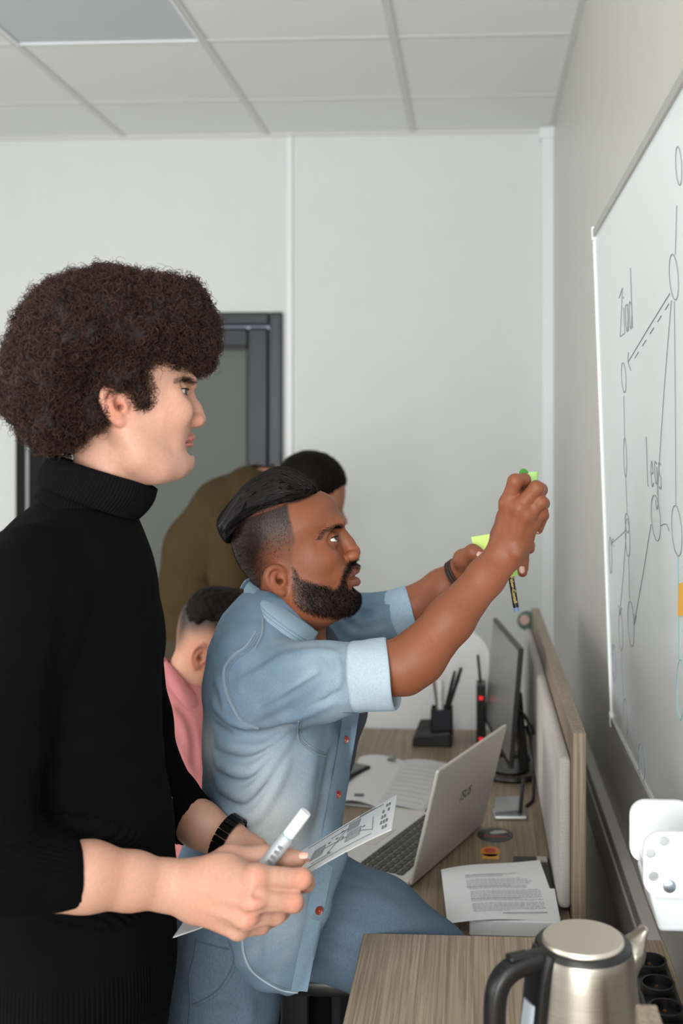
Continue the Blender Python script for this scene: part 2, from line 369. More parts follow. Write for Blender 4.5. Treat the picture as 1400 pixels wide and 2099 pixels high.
    def mesh(s, lo, hi, h):
        lo = np.asarray(lo, float); hi = np.asarray(hi, float); B = 8
        nb = np.ceil((hi - lo) / (h * B)).astype(int); n = nb * B + 1
        D = np.full(n, 0.08, np.float32)
        ax = [lo[i] + h * np.arange(n[i]) for i in range(3)]
        SB = 2; g = (np.arange(B+1) * h)
        gx, gy, gz = np.meshgrid(g, g, g, indexing='ij'); off = np.stack([gx.ravel(), gy.ravel(), gz.ravel()], 1)
        hb = B * h / 2; rb = hb * 1.7321; cube = np.array([(a, b, e) for a in range(SB) for b in range(SB) for e in range(SB)])
        for I in range(0, nb[0], SB):
            for J in range(0, nb[1], SB):
                for K in range(0, nb[2], SB):
                    bi = cube + np.array([I, J, K]); bi = bi[(bi < nb).all(1)]
                    bc = lo + bi * (B*h) + hb
                    c = bc.mean(0); R = np.linalg.norm(bc - c, axis=1).max() + rb
                    dc = s.eval(bc, c, R); act = np.abs(dc) < rb * 1.3 + 0.003
                    for q in range(len(bi)):
                        x, y, z = bi[q] * B
                        if not act[q]: D[x:x+B+1, y:y+B+1, z:z+B+1] = np.where(dc[q] > 0, 0.05, -0.05)
                    if not act.any(): continue
                    A = bi[act]; p = (lo + A * (B*h))[:, None, :] + off[None]
                    v = s.eval(p.reshape(-1, 3), c, R).reshape(len(A), B+1, B+1, B+1)
                    for q in range(len(A)):
                        x, y, z = A[q] * B; D[x:x+B+1, y:y+B+1, z:z+B+1] = v[q]
        return nets(D, lo, h)
def smin(a, b, k):
    if k <= 1e-6: return np.minimum(a, b)
    h = np.maximum(k - np.abs(a - b), 0) / k; return np.minimum(a, b) - h*h*k*0.25
def nets(D, lo, h):
    D = np.pad(D, 1, constant_values=0.05); lo = lo - h
    N = D < 0
    c = np.zeros(np.array(D.shape) - 1, np.int8)
    for a in (0, 1):
        for b in (0, 1):
            for e in (0, 1): c += N[a:D.shape[0]-1+a, b:D.shape[1]-1+b, e:D.shape[2]-1+e]
    idx = np.argwhere((c > 0) & (c < 8))
    vid = np.full(c.shape, -1, np.int32); vid[tuple(idx.T)] = np.arange(len(idx))
    cor = [(a, b, e) for a in (0, 1) for b in (0, 1) for e in (0, 1)]
    val = {k: D[idx[:, 0]+k[0], idx[:, 1]+k[1], idx[:, 2]+k[2]] for k in cor}
    acc = np.zeros((len(idx), 3)); cnt = np.zeros(len(idx))
    for k in cor:
        for x in range(3):
            if k[x]: continue
            k2 = list(k); k2[x] = 1; k2 = tuple(k2)
            a, b = val[k], val[k2]; m = (a < 0) != (b < 0); t = np.where(m, a / np.where(m, a - b, 1), 0)
            pt = np.tile(np.array(k, float), (len(idx), 1)); pt[:, x] = t; acc[m] += pt[m]; cnt += m
    V = lo + h * (idx + acc / cnt[:, None])
    F = []
    for x in range(3):
        y, z = (x+1) % 3, (x+2) % 3
        sl = [slice(None)]*3; s2 = [slice(None)]*3; sl[x] = slice(0, -1); s2[x] = slice(1, None)
        A, Bq = N[tuple(sl)], N[tuple(s2)]; e = np.argwhere(A != Bq)
        e = e[(e[:, y] > 0) & (e[:, z] > 0) & (e[:, y] < D.shape[y]-1) & (e[:, z] < D.shape[z]-1)]
        flip = A[tuple(e.T)]
        q = []
        for dy, dz in ((0, 0), (1, 0), (1, 1), (0, 1)):
            i = e.copy(); i[:, y] -= dy; i[:, z] -= dz; q.append(vid[tuple(i.T)])
        q = np.stack(q, 1); q[~flip] = q[~flip][:, ::-1]; F.append(q)
    F = np.concatenate(F); F = F[(F >= 0).all(1)]
    return V, F
def poly_sdf2(poly, x0, x1, y0, y1, h):           # signed distance grid of a 2-D polygon (smoothed lookup)
    poly = np.asarray(poly, float)
    xs_ = np.arange(x0, x1 + h, h); ys_ = np.arange(y0, y1 + h, h); X, Y = np.meshgrid(xs_, ys_, indexing='ij')
    d = np.full(X.shape, 1e9); ins = np.zeros(X.shape, bool)
    for i in range(len(poly)):
        a, b = poly[i], poly[(i+1) % len(poly)]; ab = b - a
        t = np.clip(((X-a[0])*ab[0] + (Y-a[1])*ab[1]) / (ab @ ab + 1e-12), 0, 1)
        d = np.minimum(d, (X-a[0]-t*ab[0])**2 + (Y-a[1]-t*ab[1])**2)
        cr = (a[1] > Y) != (b[1] > Y)
        with np.errstate(divide='ignore', invalid='ignore'): xi = a[0] + (Y-a[1]) * ab[0] / (ab[1] if ab[1] else 1e-12)
        ins ^= cr & (X < xi)
    G = np.sqrt(d); G[ins] *= -1
    def look(px, py):
        u = np.clip((px-x0)/h, 0, G.shape[0]-1.001); v = np.clip((py-y0)/h, 0, G.shape[1]-1.001)
        i = u.astype(int); j = v.astype(int); fu = u-i; fv = v-j
        return (G[i, j]*(1-fu)*(1-fv) + G[i+1, j]*fu*(1-fv) + G[i, j+1]*(1-fu)*fv + G[i+1, j+1]*fu*fv)
    return look
def catmull(pts, n=6, closed=True):
    pts = np.asarray(pts, float); m = len(pts); out = []
    rngi = range(m) if closed else range(m-1)
    for i in rngi:
        if closed: p0, p1, p2, p3 = pts[i-1], pts[i], pts[(i+1) % m], pts[(i+2) % m]
        else: p0, p1, p2, p3 = pts[max(i-1, 0)], pts[i], pts[i+1], pts[min(i+2, m-1)]
        for t in np.arange(n) / n:
            out.append(0.5*((2*p1) + (-p0+p2)*t + (2*p0-5*p1+4*p2-p3)*t*t + (-p0+3*p1-3*p2+p3)*t**3))
    if not closed: out.append(pts[-1])
    return np.array(out)
class Frame:                                # a head's own axes: f forward, s to its right ear, u up
    def __init__(s, ox, oy, d, yaw=0.0, pitch=0.0):
        s.o = P(ox, oy, d); r = nrm(ray(ox, oy) * np.array([1, 1, 0])); f = nrm(np.cross(r, UP))     # to the right in the picture
        c, q = math.cos(yaw), math.sin(yaw); f2 = nrm(f * c - r * q); s.s = nrm(-r * c - f * q)
        s.f = nrm(f2 * math.cos(pitch) + UP * math.sin(pitch)); s.u = nrm(UP * math.cos(pitch) - f2 * math.sin(pitch))
    def loc(s, px, py):                     # picture profile point -> (f, u) in the plane of symmetry
        r = ray(px, py); t = ((s.o - CAM) @ s.s) / (r @ s.s); q = CAM + r * t - s.o
        return np.array([q @ s.f, q @ s.u])
    def w(s, f, sd, u): return s.o + s.f * f + s.s * sd + s.u * u
    def at(s, px, py, sd=0.0):              # profile pixel pushed sideways
        a = s.loc(px, py); return s.w(a[0], sd, a[1])
    def to(s, p): q = p - s.o; return q @ s.f, q @ s.s, q @ s.u
    def ax(s): return (s.f, s.s, s.u)
def inflate(S_, fr, poly_px, wfun, R, op='u', k=0.004, power=2.0, n=6, smooth=True):
    pl = np.array([fr.loc(*q) for q in (catmull(poly_px, n) if smooth else poly_px)])
    lo, hi = pl.min(0) - 0.06, pl.max(0) + 0.06
    look = poly_sdf2(pl, lo[0], hi[0], lo[1], hi[1], 0.0015)
    c2 = (lo + hi) / 2
    def fn(p):
        f, sd, u = fr.to(p); d2 = look(f, u); Wm = wfun(f, u)
        Rr = R(f, u) if callable(R) else R
        a = np.maximum(1 + d2 / Rr, 0); b = np.abs(sd) / Wm
        k0 = (a**power + b**power) ** (1/power)
        ga = np.where(a > 0, (a/np.maximum(k0, 1e-6))**(power-1) / Rr, 0); gb = (b/np.maximum(k0, 1e-6))**(power-1) / Wm
        return (k0 - 1) / np.maximum(np.sqrt(ga**2 + gb**2), 4.0)
    return S_._add(fn, fr.w(c2[0], 0, c2[1]), np.linalg.norm(hi-lo)/2 + 0.05, op, k)
def sm(e0, e1, x): t = np.clip((x-e0)/(e1-e0), 0, 1); return t*t*(3-2*t)
def vcol(me, name, col):                    # per-vertex colour attribute (linear rgb)
    a = me.color_attributes.new(name, 'FLOAT_COLOR', 'POINT'); c = np.ones((len(col), 4), np.float32); c[:, :3] = col; a.data.foreach_set('color', c.ravel())
def merge(parts):
    V = []; F = []; o = 0
    for v, f in parts: V.append(v); F.append(f + o); o += len(v)
    return np.concatenate(V), np.concatenate(F)
def wav(p, k, ph=0.0): return np.sin(p @ np.asarray(k, float) + ph)
_NZ = {}
def bnoise(p, sc, seed=0):                  # cheap smooth pseudo-noise in -1..1
    if (sc, seed) not in _NZ:
        r = np.random.default_rng(seed); L = []
        for i in range(4):
            k = r.normal(size=3); k = k / np.linalg.norm(k) * sc * r.uniform(0.7, 1.4); k2 = r.normal(size=3) * sc * 0.6; L.append((k, r.uniform(0, 6.3), k2, r.uniform(0, 6.3)))
        _NZ[(sc, seed)] = (np.array([l[0] for l in L]).T.astype(np.float32), np.array([l[1] for l in L], np.float32), np.array([l[2] for l in L]).T.astype(np.float32), np.array([l[3] for l in L], np.float32))
    k, a, k2, b = _NZ[(sc, seed)]; p = np.asarray(p, np.float32)
    return np.sin(p @ k + a + 1.3 * np.sin(p @ k2 + b)).sum(1) / 2.6
def hit(bvh, px, py, back=0.0):             # surface point seen through a picture position
    r = nrm(ray(px, py)); h = bvh.ray_cast(Vector(CAM), Vector(r))
    if h[0] is None: return None, None
    return np.array(h[0]) + np.array(h[1]) * back, np.array(h[1])
def bvh_of(V, F): return BVHTree.FromPolygons([tuple(v) for v in V], [tuple(f) for f in F])
def mid(*p): return np.mean(np.array(p), axis=0)

def wrinkle(S_, V0, F0, lines):             # soft folds that follow the cloth: (picture points, width, height)
    bv = bvh_of(V0, F0); segs = []
    for px, w, amp in lines:
        q = catmull(np.array(px, float), 4, closed=False); pts = [hit(bv, *z)[0] for z in q]; pts = [z for z in pts if z is not None]; n = len(pts)
        for i in range(n-1):
            ta = math.sin(math.pi*min(max((i+0.0)/(n-1), 0.0), 1))**0.6; tb = math.sin(math.pi*min((i+1.0)/(n-1), 1))**0.6
            if np.linalg.norm(pts[i+1]-pts[i]) > 0.09: continue
            segs.append((pts[i].astype(np.float32), (pts[i+1]-pts[i]).astype(np.float32), w, amp*ta, amp*tb))
    mids = np.array([a + ab/2 for a, ab, *_ in segs]); rad = np.array([np.linalg.norm(ab)/2 + 2.4*w for a, ab, w, *_ in segs]); old = S_.disp
    def fn(p):
        out = old(p) if old is not None else np.zeros(len(p), np.float32)
        c = p.mean(0); R = np.sqrt(((p-c)**2).sum(1).max()); pos = np.zeros(len(p)); neg = np.zeros(len(p))
        for i in np.nonzero(np.linalg.norm(mids-c, axis=1) < rad + R)[0]:
            a, ab, w, ea, eb = segs[i]; q = p-a; t = np.clip(q @ ab/(ab @ ab+1e-9), 0, 1); q = q - t[:, None]*ab
            e = (ea + (eb-ea)*t)*np.exp(-np.einsum('ij,ij->i', q, q)/(w*w)); pos = np.maximum(pos, e); neg = np.minimum(neg, e)
        return out + pos + neg
    S_.disp = fn
# ================================================================ people: shared builders
def lin(r, g, b): return np.array(srgb(r, g, b)[:3])
def skin_mat(name, rough, sss): return mat(name, (0.5, 0.4, 0.3, 1), rough=rough, spec=0.38, attr='tone', sss=sss, noise=(260, 3, 0.6, 0.93), bump=(900, 0.10, 0.001))
def ear(S_, fr, px, py, s0, Hh, tilt=0.0, sgn=1, flare=0.32):
    a0 = fr.loc(px, py); c, q = math.cos(tilt), math.sin(tilt)
    def E(a, b, o):                         # a backwards, b up, o outwards (ear-height units / metres)
        f = -(a * c - b * q) * Hh; u = (b * c + a * q) * Hh
        return fr.w(a0[0] + f, sgn * (s0 + o + flare * max(a, -0.1) * Hh), a0[1] + u)
    ef = nrm(E(1, 0, 0) - E(0, 0, 0)); eu = nrm(E(0, 1, 0) - E(0, 0, 0)); es = nrm(np.cross(ef, eu)) 
    S_.ell(E(0.16, 0.06, 0.000), (0.27*Hh, 0.45*Hh, 0.0052), (ef, eu, es), k=0.006)
    S_.ell(E(0.16, 0.10, 0.0065), (0.20*Hh, 0.33*Hh, 0.0055), (ef, eu, es), op='s', k=0.003)
    S_.ell(E(0.05, -0.04, 0.006), (0.13*Hh, 0.17*Hh, 0.0105), (ef, eu, es), op='s', k=0.003)
    hp = [(-0.02, 0.02, 0.001), (-0.12, 0.22, 0.002), (-0.07, 0.42, 0.004), (0.12, 0.53, 0.006), (0.33, 0.46, 0.006), (0.44, 0.26, 0.005), (0.42, 0.0, 0.004), (0.33, -0.2, 0.003), (0.21, -0.36, 0.002), (0.07, -0.46, 0.001)]
    hp = catmull(np.array(hp), 3, closed=False)
    S_.chain([E(*h) for h in hp], [0.0031 + 0.0010*math.sin(i/len(hp)*3.1) for i in range(len(hp))], k=0.003)
    ah = catmull(np.array([(0.10, 0.34, 0.002), (0.24, 0.20, 0.004), (0.27, 0.02, 0.005), (0.20, -0.16, 0.004), (0.06, -0.24, 0.004)]), 3, closed=False)
    S_.chain([E(*h) for h in ah], 0.0029, k=0.004)
    S_.ell(E(0.08, -0.40, 0.001), (0.15*Hh, 0.14*Hh, 0.0048), (ef, eu, es), k=0.005)
    S_.ell(E(-0.09, -0.06, 0.004), (0.07*Hh, 0.12*Hh, 0.0055), (ef, eu, es), k=0.004)
    S_.ell(E(-0.2, 0.05, -0.006), (0.2*Hh, 0.45*Hh, 0.006), (ef, eu, es), k=0.012)
    S_.ell(E(0.02, -0.03, 0.001), (0.045*Hh, 0.07*Hh, 0.012), (ef, eu, es), op='s', k=0.002)
def eye(S_, fr, px, py, sd, r, open_u, open_s, pitch=0.0, roll=0.0, socket=True, depth=1.0):
    """eyelids around an eyeball centred behind the profile pixel; returns the centre"""
    a = fr.loc(px, py); c = fr.w(a[0], sd, a[1]); sg = 1 if sd > 0 else -1
    F = fr.f * math.cos(pitch) + fr.u * math.sin(pitch); U = nrm(fr.u * math.cos(pitch) - fr.f * math.sin(pitch))
    out = nrm(F + fr.s * sg * 0.30)         # lids look slightly outwards
    Sd = nrm(np.cross(U, out)); Sr = Sd * math.cos(roll) + U * math.sin(roll) * sg; Ur = nrm(np.cross(out, Sr)) 
    S_.ell(c + F * r * 0.9 + U * r * 0.35, (r*1.1, r*1.5, r*1.05), (F, fr.s, U), op='s', k=0.014)
    S_.ball(c, r * 1.13, k=0.006)
    S_.ell(c + out * r * 1.0, (r*1.1, r*open_s, r*open_u), (out, Sr, Ur), op='s', k=0.0012)
    S_.lash = getattr(S_, 'lash', []) + [(c, r, out, Sr, Ur, open_u, open_s)]
    return c
def lashes(S_, parent, col):
    for c, r, out, Sr, Ur, ou, os_ in S_.lash:
        for sgn, rad in ((1, 0.0009), (-1, 0.0004)):
            pts = []
            for th in np.linspace(-1.0, 1.0, 13):
                x = os_*0.92*math.sin(th*1.25); z = sgn*ou*max(0.0, 1-(x/os_)**2)**0.5; y = math.sqrt(max(1.17**2 - x*x - z*z, 0.02)); pts.append(c + (out*y + Sr*x + Ur*z)*r)
            MB().tube(pts, [rad*(0.5+0.5*math.sin(math.pi*(i+0.5)/13)) for i in range(13)], 5).build('eyelashes', mat('lash_' + parent.name, col, rough=0.6), parent, smooth=True)
def eyeball(name, c, gaze, r, parent, iris=(58, 36, 24), white=(226, 220, 214)):
    m = MB(); prof = []; cols = []
    ang = [0, 6, 11, 12, 16, 22, 27, 28.5, 34, 45, 60, 80, 100, 130, 160, 180]
    g = nrm(gaze)
    for t in ang:
        th = math.radians(t); bul = 1.0 + 0.055 * max(0, 1 - (t / 32) ** 2)
        prof.append((r * bul * math.sin(th), r * bul * math.cos(th)))
        cols.append((0.004, 0.004, 0.004) if t <= 11 else (lin(*iris) * (0.5 + t / 40) if t <= 27 else lin(*white) * (1.0 if t > 34 else 0.75)))
    n = 28; m.lathe(prof, c, n, g)
    o = m.build(name, mat('eye', (1, 1, 1, 1), rough=0.08, attr='tone', spec=0.6), parent, smooth=True)
    vcol(o.data, 'tone', np.repeat(np.array(cols), n, axis=0)[:len(o.data.vertices)])
    return o
def nails(name, spots, parent, col):        # spots: (centre, outward normal, along, half length, half width)
    for c, nn, al, hl, hw in spots:
        nn = nrm(nn); al = nrm(np.asarray(al) - nn * (np.asarray(al) @ nn)); sd = np.cross(nn, al); v = []; f = []; nu, nv = 7, 7
        for i in range(nu):
            for j in range(nv):
                a = (i/(nu-1)*2-1); b = (j/(nv-1)*2-1); ww = hw * (1 - 0.25 * max(a, 0)**3 - 0.1*max(-a, 0)**2)
                v.append(c + al*a*hl*(1-0.18*b*b) + sd*b*ww - nn*(0.35*hw*b*b))
        f = [(i*nv+j, (i+1)*nv+j, (i+1)*nv+j+1, i*nv+j+1) for i in range(nu-1) for j in range(nv-1)]
        MB().add(v, f).build(name, mat('nail_' + parent.name, col, rough=0.3), parent, smooth=True)
def solid(name, V, F, material, parent=None):
    me = mesh_np(name, V, F); return link(name, me, material, parent, True)
def attrf(me, name, val):
    a = me.attributes.new(name, 'FLOAT', 'POINT'); a.data.foreach_set('value', np.asarray(val, np.float32))
def legs(S_, hips, knees, ankles, rh, rk, ra):
    for h, k_, a in zip(hips, knees, ankles): S_.chain([h, mid(h, k_), k_, mid(k_, a), a], [rh, (rh+rk)/2*1.02, rk, rk*0.98, ra], k=0.03)
def shoe(name, toe, heel, mtl, parent):
    toe = np.asarray(toe, float); heel = np.asarray(heel, float); S_ = Sdf(); d = nrm(toe-heel); sd = np.cross(UP, d)
    S_.ell(toe*0.75+heel*0.25+UP*0.035, (0.10, 0.047, 0.04), (d, sd, UP)).ell(heel*0.85+toe*0.15+UP*0.05, (0.075, 0.038, 0.055), (d, sd, UP), k=0.04)
    S_.plane((toe+heel)/2 + UP*0.004, -UP)
    V, F = S_.mesh(np.minimum(toe, heel)-0.12-UP*0.0, np.maximum(toe, heel)+0.14, 0.008)
    return solid(name, V, F, mtl, parent)

def fuzz(name, V, F, wgt, n, L, r, direction, material, parent, g, spread=0.5, lift=0.5):   # short hairs growing out of the skin
    a = V[F]; ar = np.linalg.norm(np.cross(a[:, 2]-a[:, 0], a[:, 3]-a[:, 1]), axis=1)/2; w = ar*wgt[F].mean(1)
    if w.sum() <= 0: return None
    i = g.choice(len(F), n, p=w/w.sum()); u = g.random((n, 1)); v = g.random((n, 1)); q = V[F[i]]
    p = (q[:, 0]*(1-u)+q[:, 1]*u)*(1-v) + (q[:, 3]*(1-u)+q[:, 2]*u)*v; nr = np.cross(q[:, 2]-q[:, 0], q[:, 3]-q[:, 1]); nr /= np.linalg.norm(nr, axis=1, keepdims=True)+1e-12
    d = nr*lift + np.asarray(direction)[None] + g.normal(size=(n, 3))*spread*0.5; d /= np.linalg.norm(d, axis=1, keepdims=True); ln = L*g.uniform(0.5, 1.2, (n, 1))
    e1 = np.cross(d, nr + 0.01); e1 /= np.linalg.norm(e1, axis=1, keepdims=True)+1e-9; e2 = np.cross(d, e1)
    tip = p + d*ln + np.asarray(direction)[None]*ln*0.25; base = [p - d*0.0004 + (e1*math.cos(x) + e2*math.sin(x))*r for x in (0, 2.094, 4.189)]
    Vx = np.stack(base + [tip], 1).reshape(-1, 3); b = np.arange(n)*4; Fx = np.concatenate([np.stack([b+k, b+(k+1) % 3, b+3], 1) for k in range(3)])
    return link(name, mesh_np(name, Vx, Fx), material, parent, True)
# ================================================================ man with an afro (left)
D1 = 1.42
h1 = Frame(260, 840, D1, yaw=0.0)
mm = D1 / FPX
S1 = Sdf()
head1 = [(395, 786), (394, 762), (387, 725), (366, 682), (330, 652), (280, 634), (225, 632), (172, 650), (132, 690), (114, 740), (116, 790), (130, 840), (148, 885), (152, 930), (142, 980), (130, 1040), (140, 1100), (200, 1118), (256, 1092), (284, 1040), (303, 997), (311, 980), (340, 973), (364, 966), (379, 957), (386, 946), (387, 936), (383, 927), (380, 920), (385, 906), (387, 892), (388, 878), (385, 850), (383, 826), (386, 808)]
jl0, jl1 = h1.loc(225, 878), h1.loc(335, 992); jn = nrm(np.array([-(jl1-jl0)[1], (jl1-jl0)[0]])); jn = jn if jn[1] < 0 else -jn
def w1(f, u):
    d = (f - jl0[0]) * jn[0] + (u - jl0[1]) * jn[1]
    face = 0.064 + 0.011 * sm(-0.03, 0.05, u) - 0.004 * sm(0.03, 0.09, f) - 0.006*sm(-0.04, -0.09, u)
    face = face * (1 - 0.40 * sm(0.042, 0.083, f) * sm(0.045, 0.0, u))
    return face + (0.053 - face) * sm(-0.006, 0.016, d)
inflate(S1, h1, head1, w1, 0.080, power=2.15)
A = h1.at
# brow ridge, cheekbone, jaw corner, nose, lips, chin
for sg in (1, -1):
    S1.chain([A(390, 790, sg*0.010), A(388, 787, sg*0.026), A(374, 792, sg*0.042), A(356, 806, sg*0.051)], [0.007, 0.0075, 0.006, 0.005], k=0.012)
    S1.ell(A(350, 846, sg*0.046), (0.026, 0.015, 0.020), h1.ax(), k=0.03)
    S1.ell(A(357, 882, sg*0.028), (0.013, 0.018, 0.028), h1.ax(), k=0.02)
    S1.chain([A(268, 890, sg*0.055), A(286, 936, sg*0.051), A(322, 958, sg*0.038), A(360, 958, sg*0.020)], [0.008, 0.009, 0.009, 0.009], k=0.035)
    S1.ell(A(397, 862, sg*0.0122), (0.0132, 0.0082, 0.0092), h1.ax(), k=0.004)       # wings of the nose
    S1.chain([A(388, 846, sg*0.0165), A(381, 858, sg*0.0200), A(381, 870, sg*0.0205)], [0.0015, 0.0022, 0.0018], op='s', k=0.005)
    S1.ell(A(403, 871.5, sg*0.0068), (0.0052, 0.0034, 0.0036), h1.ax(), op='s', k=0.002)
S1.chain([A(383, 806, 0), A(389, 821, 0), A(399, 838, 0), A(405.5, 854, 0)], [0.0072, 0.0072, 0.0082, 0.0090], k=0.008)
S1.ball(A(407.5, 861, 0), 0.0080, k=0.006)
S1.chain([A(404, 869, 0), A(392, 874, 0)], [0.0042, 0.005], k=0.005)
# lips: a bow along the mouth
up = [(0, 389.5, 897.5, 0.0052), (0.006, 389.3, 897, 0.0056), (0.014, 385.5, 899, 0.0046), (0.025, 377, 903, 0.0032)]
dn = [(0, 386, 912, 0.0062), (0.007, 385, 912, 0.0060), (0.015, 381.5, 910, 0.0047), (0.025, 375, 906, 0.0032)]
for sg in (1, -1):
    for row in (up, dn): S1.chain([A(x, y, sg*sd) for sd, x, y, r in row], [r for *_, r in row], k=0.0035)
    S1.chain([A(396, 904.5, 0), A(391, 904.3, sg*0.010), A(376, 905.5, sg*0.0275)], [0.0018, 0.0021, 0.0020], op='s', k=0.003)
S1.ell(A(372, 944, 0), (0.014, 0.017, 0.014), h1.ax(), k=0.014)
S1.ell(A(386, 925, 0), (0.006, 0.016, 0.005), h1.ax(), op='s', k=0.008)
S1.chain([A(396, 880, 0), A(396, 889, 0)], [0.0018, 0.0022], op='s', k=0.004)
ec1 = {}
for sg in (1, -1): ec1[sg] = eye(S1, h1, 362, 805, sg*0.0325, 0.0122, 0.34, 1.15, pitch=-0.03, roll=-0.08)
for sg in (1, -1): ear(S1, h1, 249, 835, 0.067, 0.0475, tilt=-0.14, sgn=sg)
lo = h1.at(100, 1130, -0.10); hi = h1.at(440, 620, 0.10)
pts_ = np.array([h1.at(x, y, z) for x in (95, 435) for y in (1128, 622) for z in (-0.098, 0.098)])
Vh, Fh = S1.mesh(pts_.min(0), pts_.max(0), 0.0015)
# near hand and forearm
HN = {}
def fing(S_, pts, rs, k=0.005): S_.chain([P(*p) for p in pts], rs, k=k)
def hand1(S_):
    Wp = P(352, 1813, 1.300)
    S_.loft([(P(80, 1795, 1.235), 0.041, 0.038), (P(180, 1797, 1.255), 0.0385, 0.035), (P(270, 1806, 1.28), 0.0325, 0.028), (P(345, 1815, 1.297), 0.029, 0.022), (P(400, 1828, 1.293), 0.034, 0.021)], UP, k=0.01)
    K = {'i': P(524, 1797, 1.262), 'm': P(521, 1844, 1.252), 'r': P(505, 1880, 1.260), 'p': P(488, 1905, 1.276)}
    base = {'i': P(400, 1792, 1.300), 'm': P(398, 1815, 1.290), 'r': P(396, 1838, 1.292), 'p': P(394, 1858, 1.300)}
    for q, r0, r1 in (('i', 0.017, 0.0142), ('m', 0.017, 0.0142), ('r', 0.016, 0.0134), ('p', 0.015, 0.0124)): S_.cap(base[q], K[q], r0, r1, k=0.016)
    S_.ell(mid(K['i'], K['r'], base['m'], base['i']) - FWD*-0.012, (0.034, 0.036, 0.016), (RIGHT, UP, FWD), k=0.02)
    S_.chain([K['i'], P(618, 1801, 1.282), P(627, 1810, 1.312), P(590, 1806, 1.335)], [0.0132, 0.0117, 0.0105, 0.009], k=0.005)
    S_.chain([K['m'], P(600, 1848, 1.272), P(604, 1852, 1.306), P(566, 1842, 1.328)], [0.0132, 0.0117, 0.0105, 0.009], k=0.005)
    S_.chain([K['r'], P(566, 1875, 1.285), P(578, 1868, 1.315), P(546, 1858, 1.332)], [0.0124, 0.011, 0.010, 0.0088], k=0.005)
    S_.chain([K['p'], P(535, 1897, 1.300), P(556, 1884, 1.322), P(530, 1874, 1.336)], [0.0112, 0.0098, 0.009, 0.008], k=0.005)
    S_.chain([P(400, 1795, 1.315), P(470, 1763, 1.318), P(540, 1757, 1.322), P(590, 1762, 1.322), P(612, 1760, 1.322)], [0.018, 0.0165, 0.0125, 0.0108, 0.0092], k=0.010)
    for q in 'imr': S_.ball(K[q] - FWD*0.003, 0.0128, k=0.008)           # knuckles
    for a, b in (('i', 'm'), ('m', 'r'), ('r', 'p')):
        S_.cap(mid(K[a], K[b]) - FWD*0.016 + RIGHT*0.004, mid(K[a], K[b]) - FWD*0.010 + RIGHT*0.05, 0.003, 0.004, op='s', k=0.008)
    for q in 'imr': S_.cap(base[q] - FWD*0.0165 + RIGHT*0.01, K[q] - FWD*0.0125, 0.0016, 0.0022, k=0.008)  # tendons
Sa = Sdf(); hand1(Sa)
pa = np.array([P(60, 1700, 1.19), P(60, 1940, 1.19), P(650, 1700, 1.38), P(650, 1950, 1.38), P(650, 1950, 1.2), P(60, 1700, 1.36), P(650, 1700, 1.2)])
Va, Fa = Sa.mesh(pa.min(0), pa.max(0), 0.0017)
# far hand and forearm, holding the sheet
Sb = Sdf()
Sb.loft([(P(330, 1640, 1.575), 0.032, 0.030), (P(410, 1690, 1.555), 0.032, 0.029), (P(470, 1728, 1.535), 0.029, 0.023), (P(520, 1762, 1.515), 0.033, 0.020)], UP, k=0.01)
bK = {'i': P(562, 1790, 1.465), 'm': P(556, 1802, 1.480), 'r': P(548, 1814, 1.495), 'p': P(538, 1822, 1.51)}
for q, r0 in (('i', 0.016), ('m', 0.016), ('r', 0.015), ('p', 0.014)): Sb.cap(P(520, 1768, 1.51), bK[q], 0.018, r0*0.85, k=0.014)
for q, dx in (('i', 34), ('m', 30), ('r', 26), ('p', 20)):
    a = bK[q]; Sb.chain([a, a + RIGHT*0.014 - UP*0.010 - FWD*0.022, a + RIGHT*0.012 - UP*0.016 - FWD*0.046, a + RIGHT*0.000 - UP*0.020 - FWD*0.062], [0.0115, 0.0105, 0.0095, 0.0085], k=0.005)
Sb.chain([P(515, 1762, 1.50), P(560, 1765, 1.47), P(605, 1772, 1.445), P(630, 1776, 1.425)], [0.018, 0.0145, 0.0115, 0.0095], k=0.009)
pb = np.array([P(310, 1560, 1.40), P(310, 1780, 1.65), P(670, 1640, 1.36), P(670, 1900, 1.36), P(670, 1920, 1.6)])
Vb, Fb = Sb.mesh(pb.min(0), pb.max(0), 0.002)
# hidden core under the clothes: torso and legs
T1 = nrm(h1.s)
def ctr1(px, py, sd): return P(px, py, D1) + T1 * sd
Sc = Sdf()
Sc.loft([(ctr1(165, 1120, 0), 0.06, 0.05), (ctr1(150, 1220, 0), 0.15, 0.085), (ctr1(135, 1400, 0), 0.15, 0.10), (ctr1(140, 1650, 0), 0.13, 0.095), (ctr1(150, 1950, 0), 0.145, 0.10)], T1, k=0.02)
hz = ctr1(150, 1980, 0); 
hipN, hipF = hz + T1*0.085 - UP*0.05, hz - T1*0.085 - UP*0.05
fn, ff = np.array([hipN[0]-0.02, hipN[1], 0.09]), np.array([hipF[0]+0.03, hipF[1], 0.09])
kn, kf = mid(hipN, fn) + h1.f*0.02, mid(hipF, ff) + h1.f*0.02
legs(Sc, (hipN, hipF), (kn, kf), (fn, ff), 0.075, 0.05, 0.038)
Sc.chain([P(52, 1195, 1.26), P(-15, 1460, 1.225), P(-42, 1725, 1.215), P(80, 1795, 1.235)], [0.05, 0.043, 0.038, 0.036], k=0.02)
Sc.chain([ctr1(190, 1210, -0.17), ctr1(225, 1440, -0.185), P(270, 1600, 1.60), P(330, 1640, 1.575)], [0.045, 0.038, 0.030, 0.029], k=0.02)
allp = np.array([fn, ff, hipN, hipF, P(-80, 1100, 1.18), P(340, 1100, 1.66), P(340, 1800, 1.66)])
Vc, Fc = Sc.mesh(allp.min(0)-0.12, allp.max(0)+0.12, 0.009)
V, F = merge([(Vh, Fh), (Va, Fa), (Vb, Fb), (Vc, Fc)])
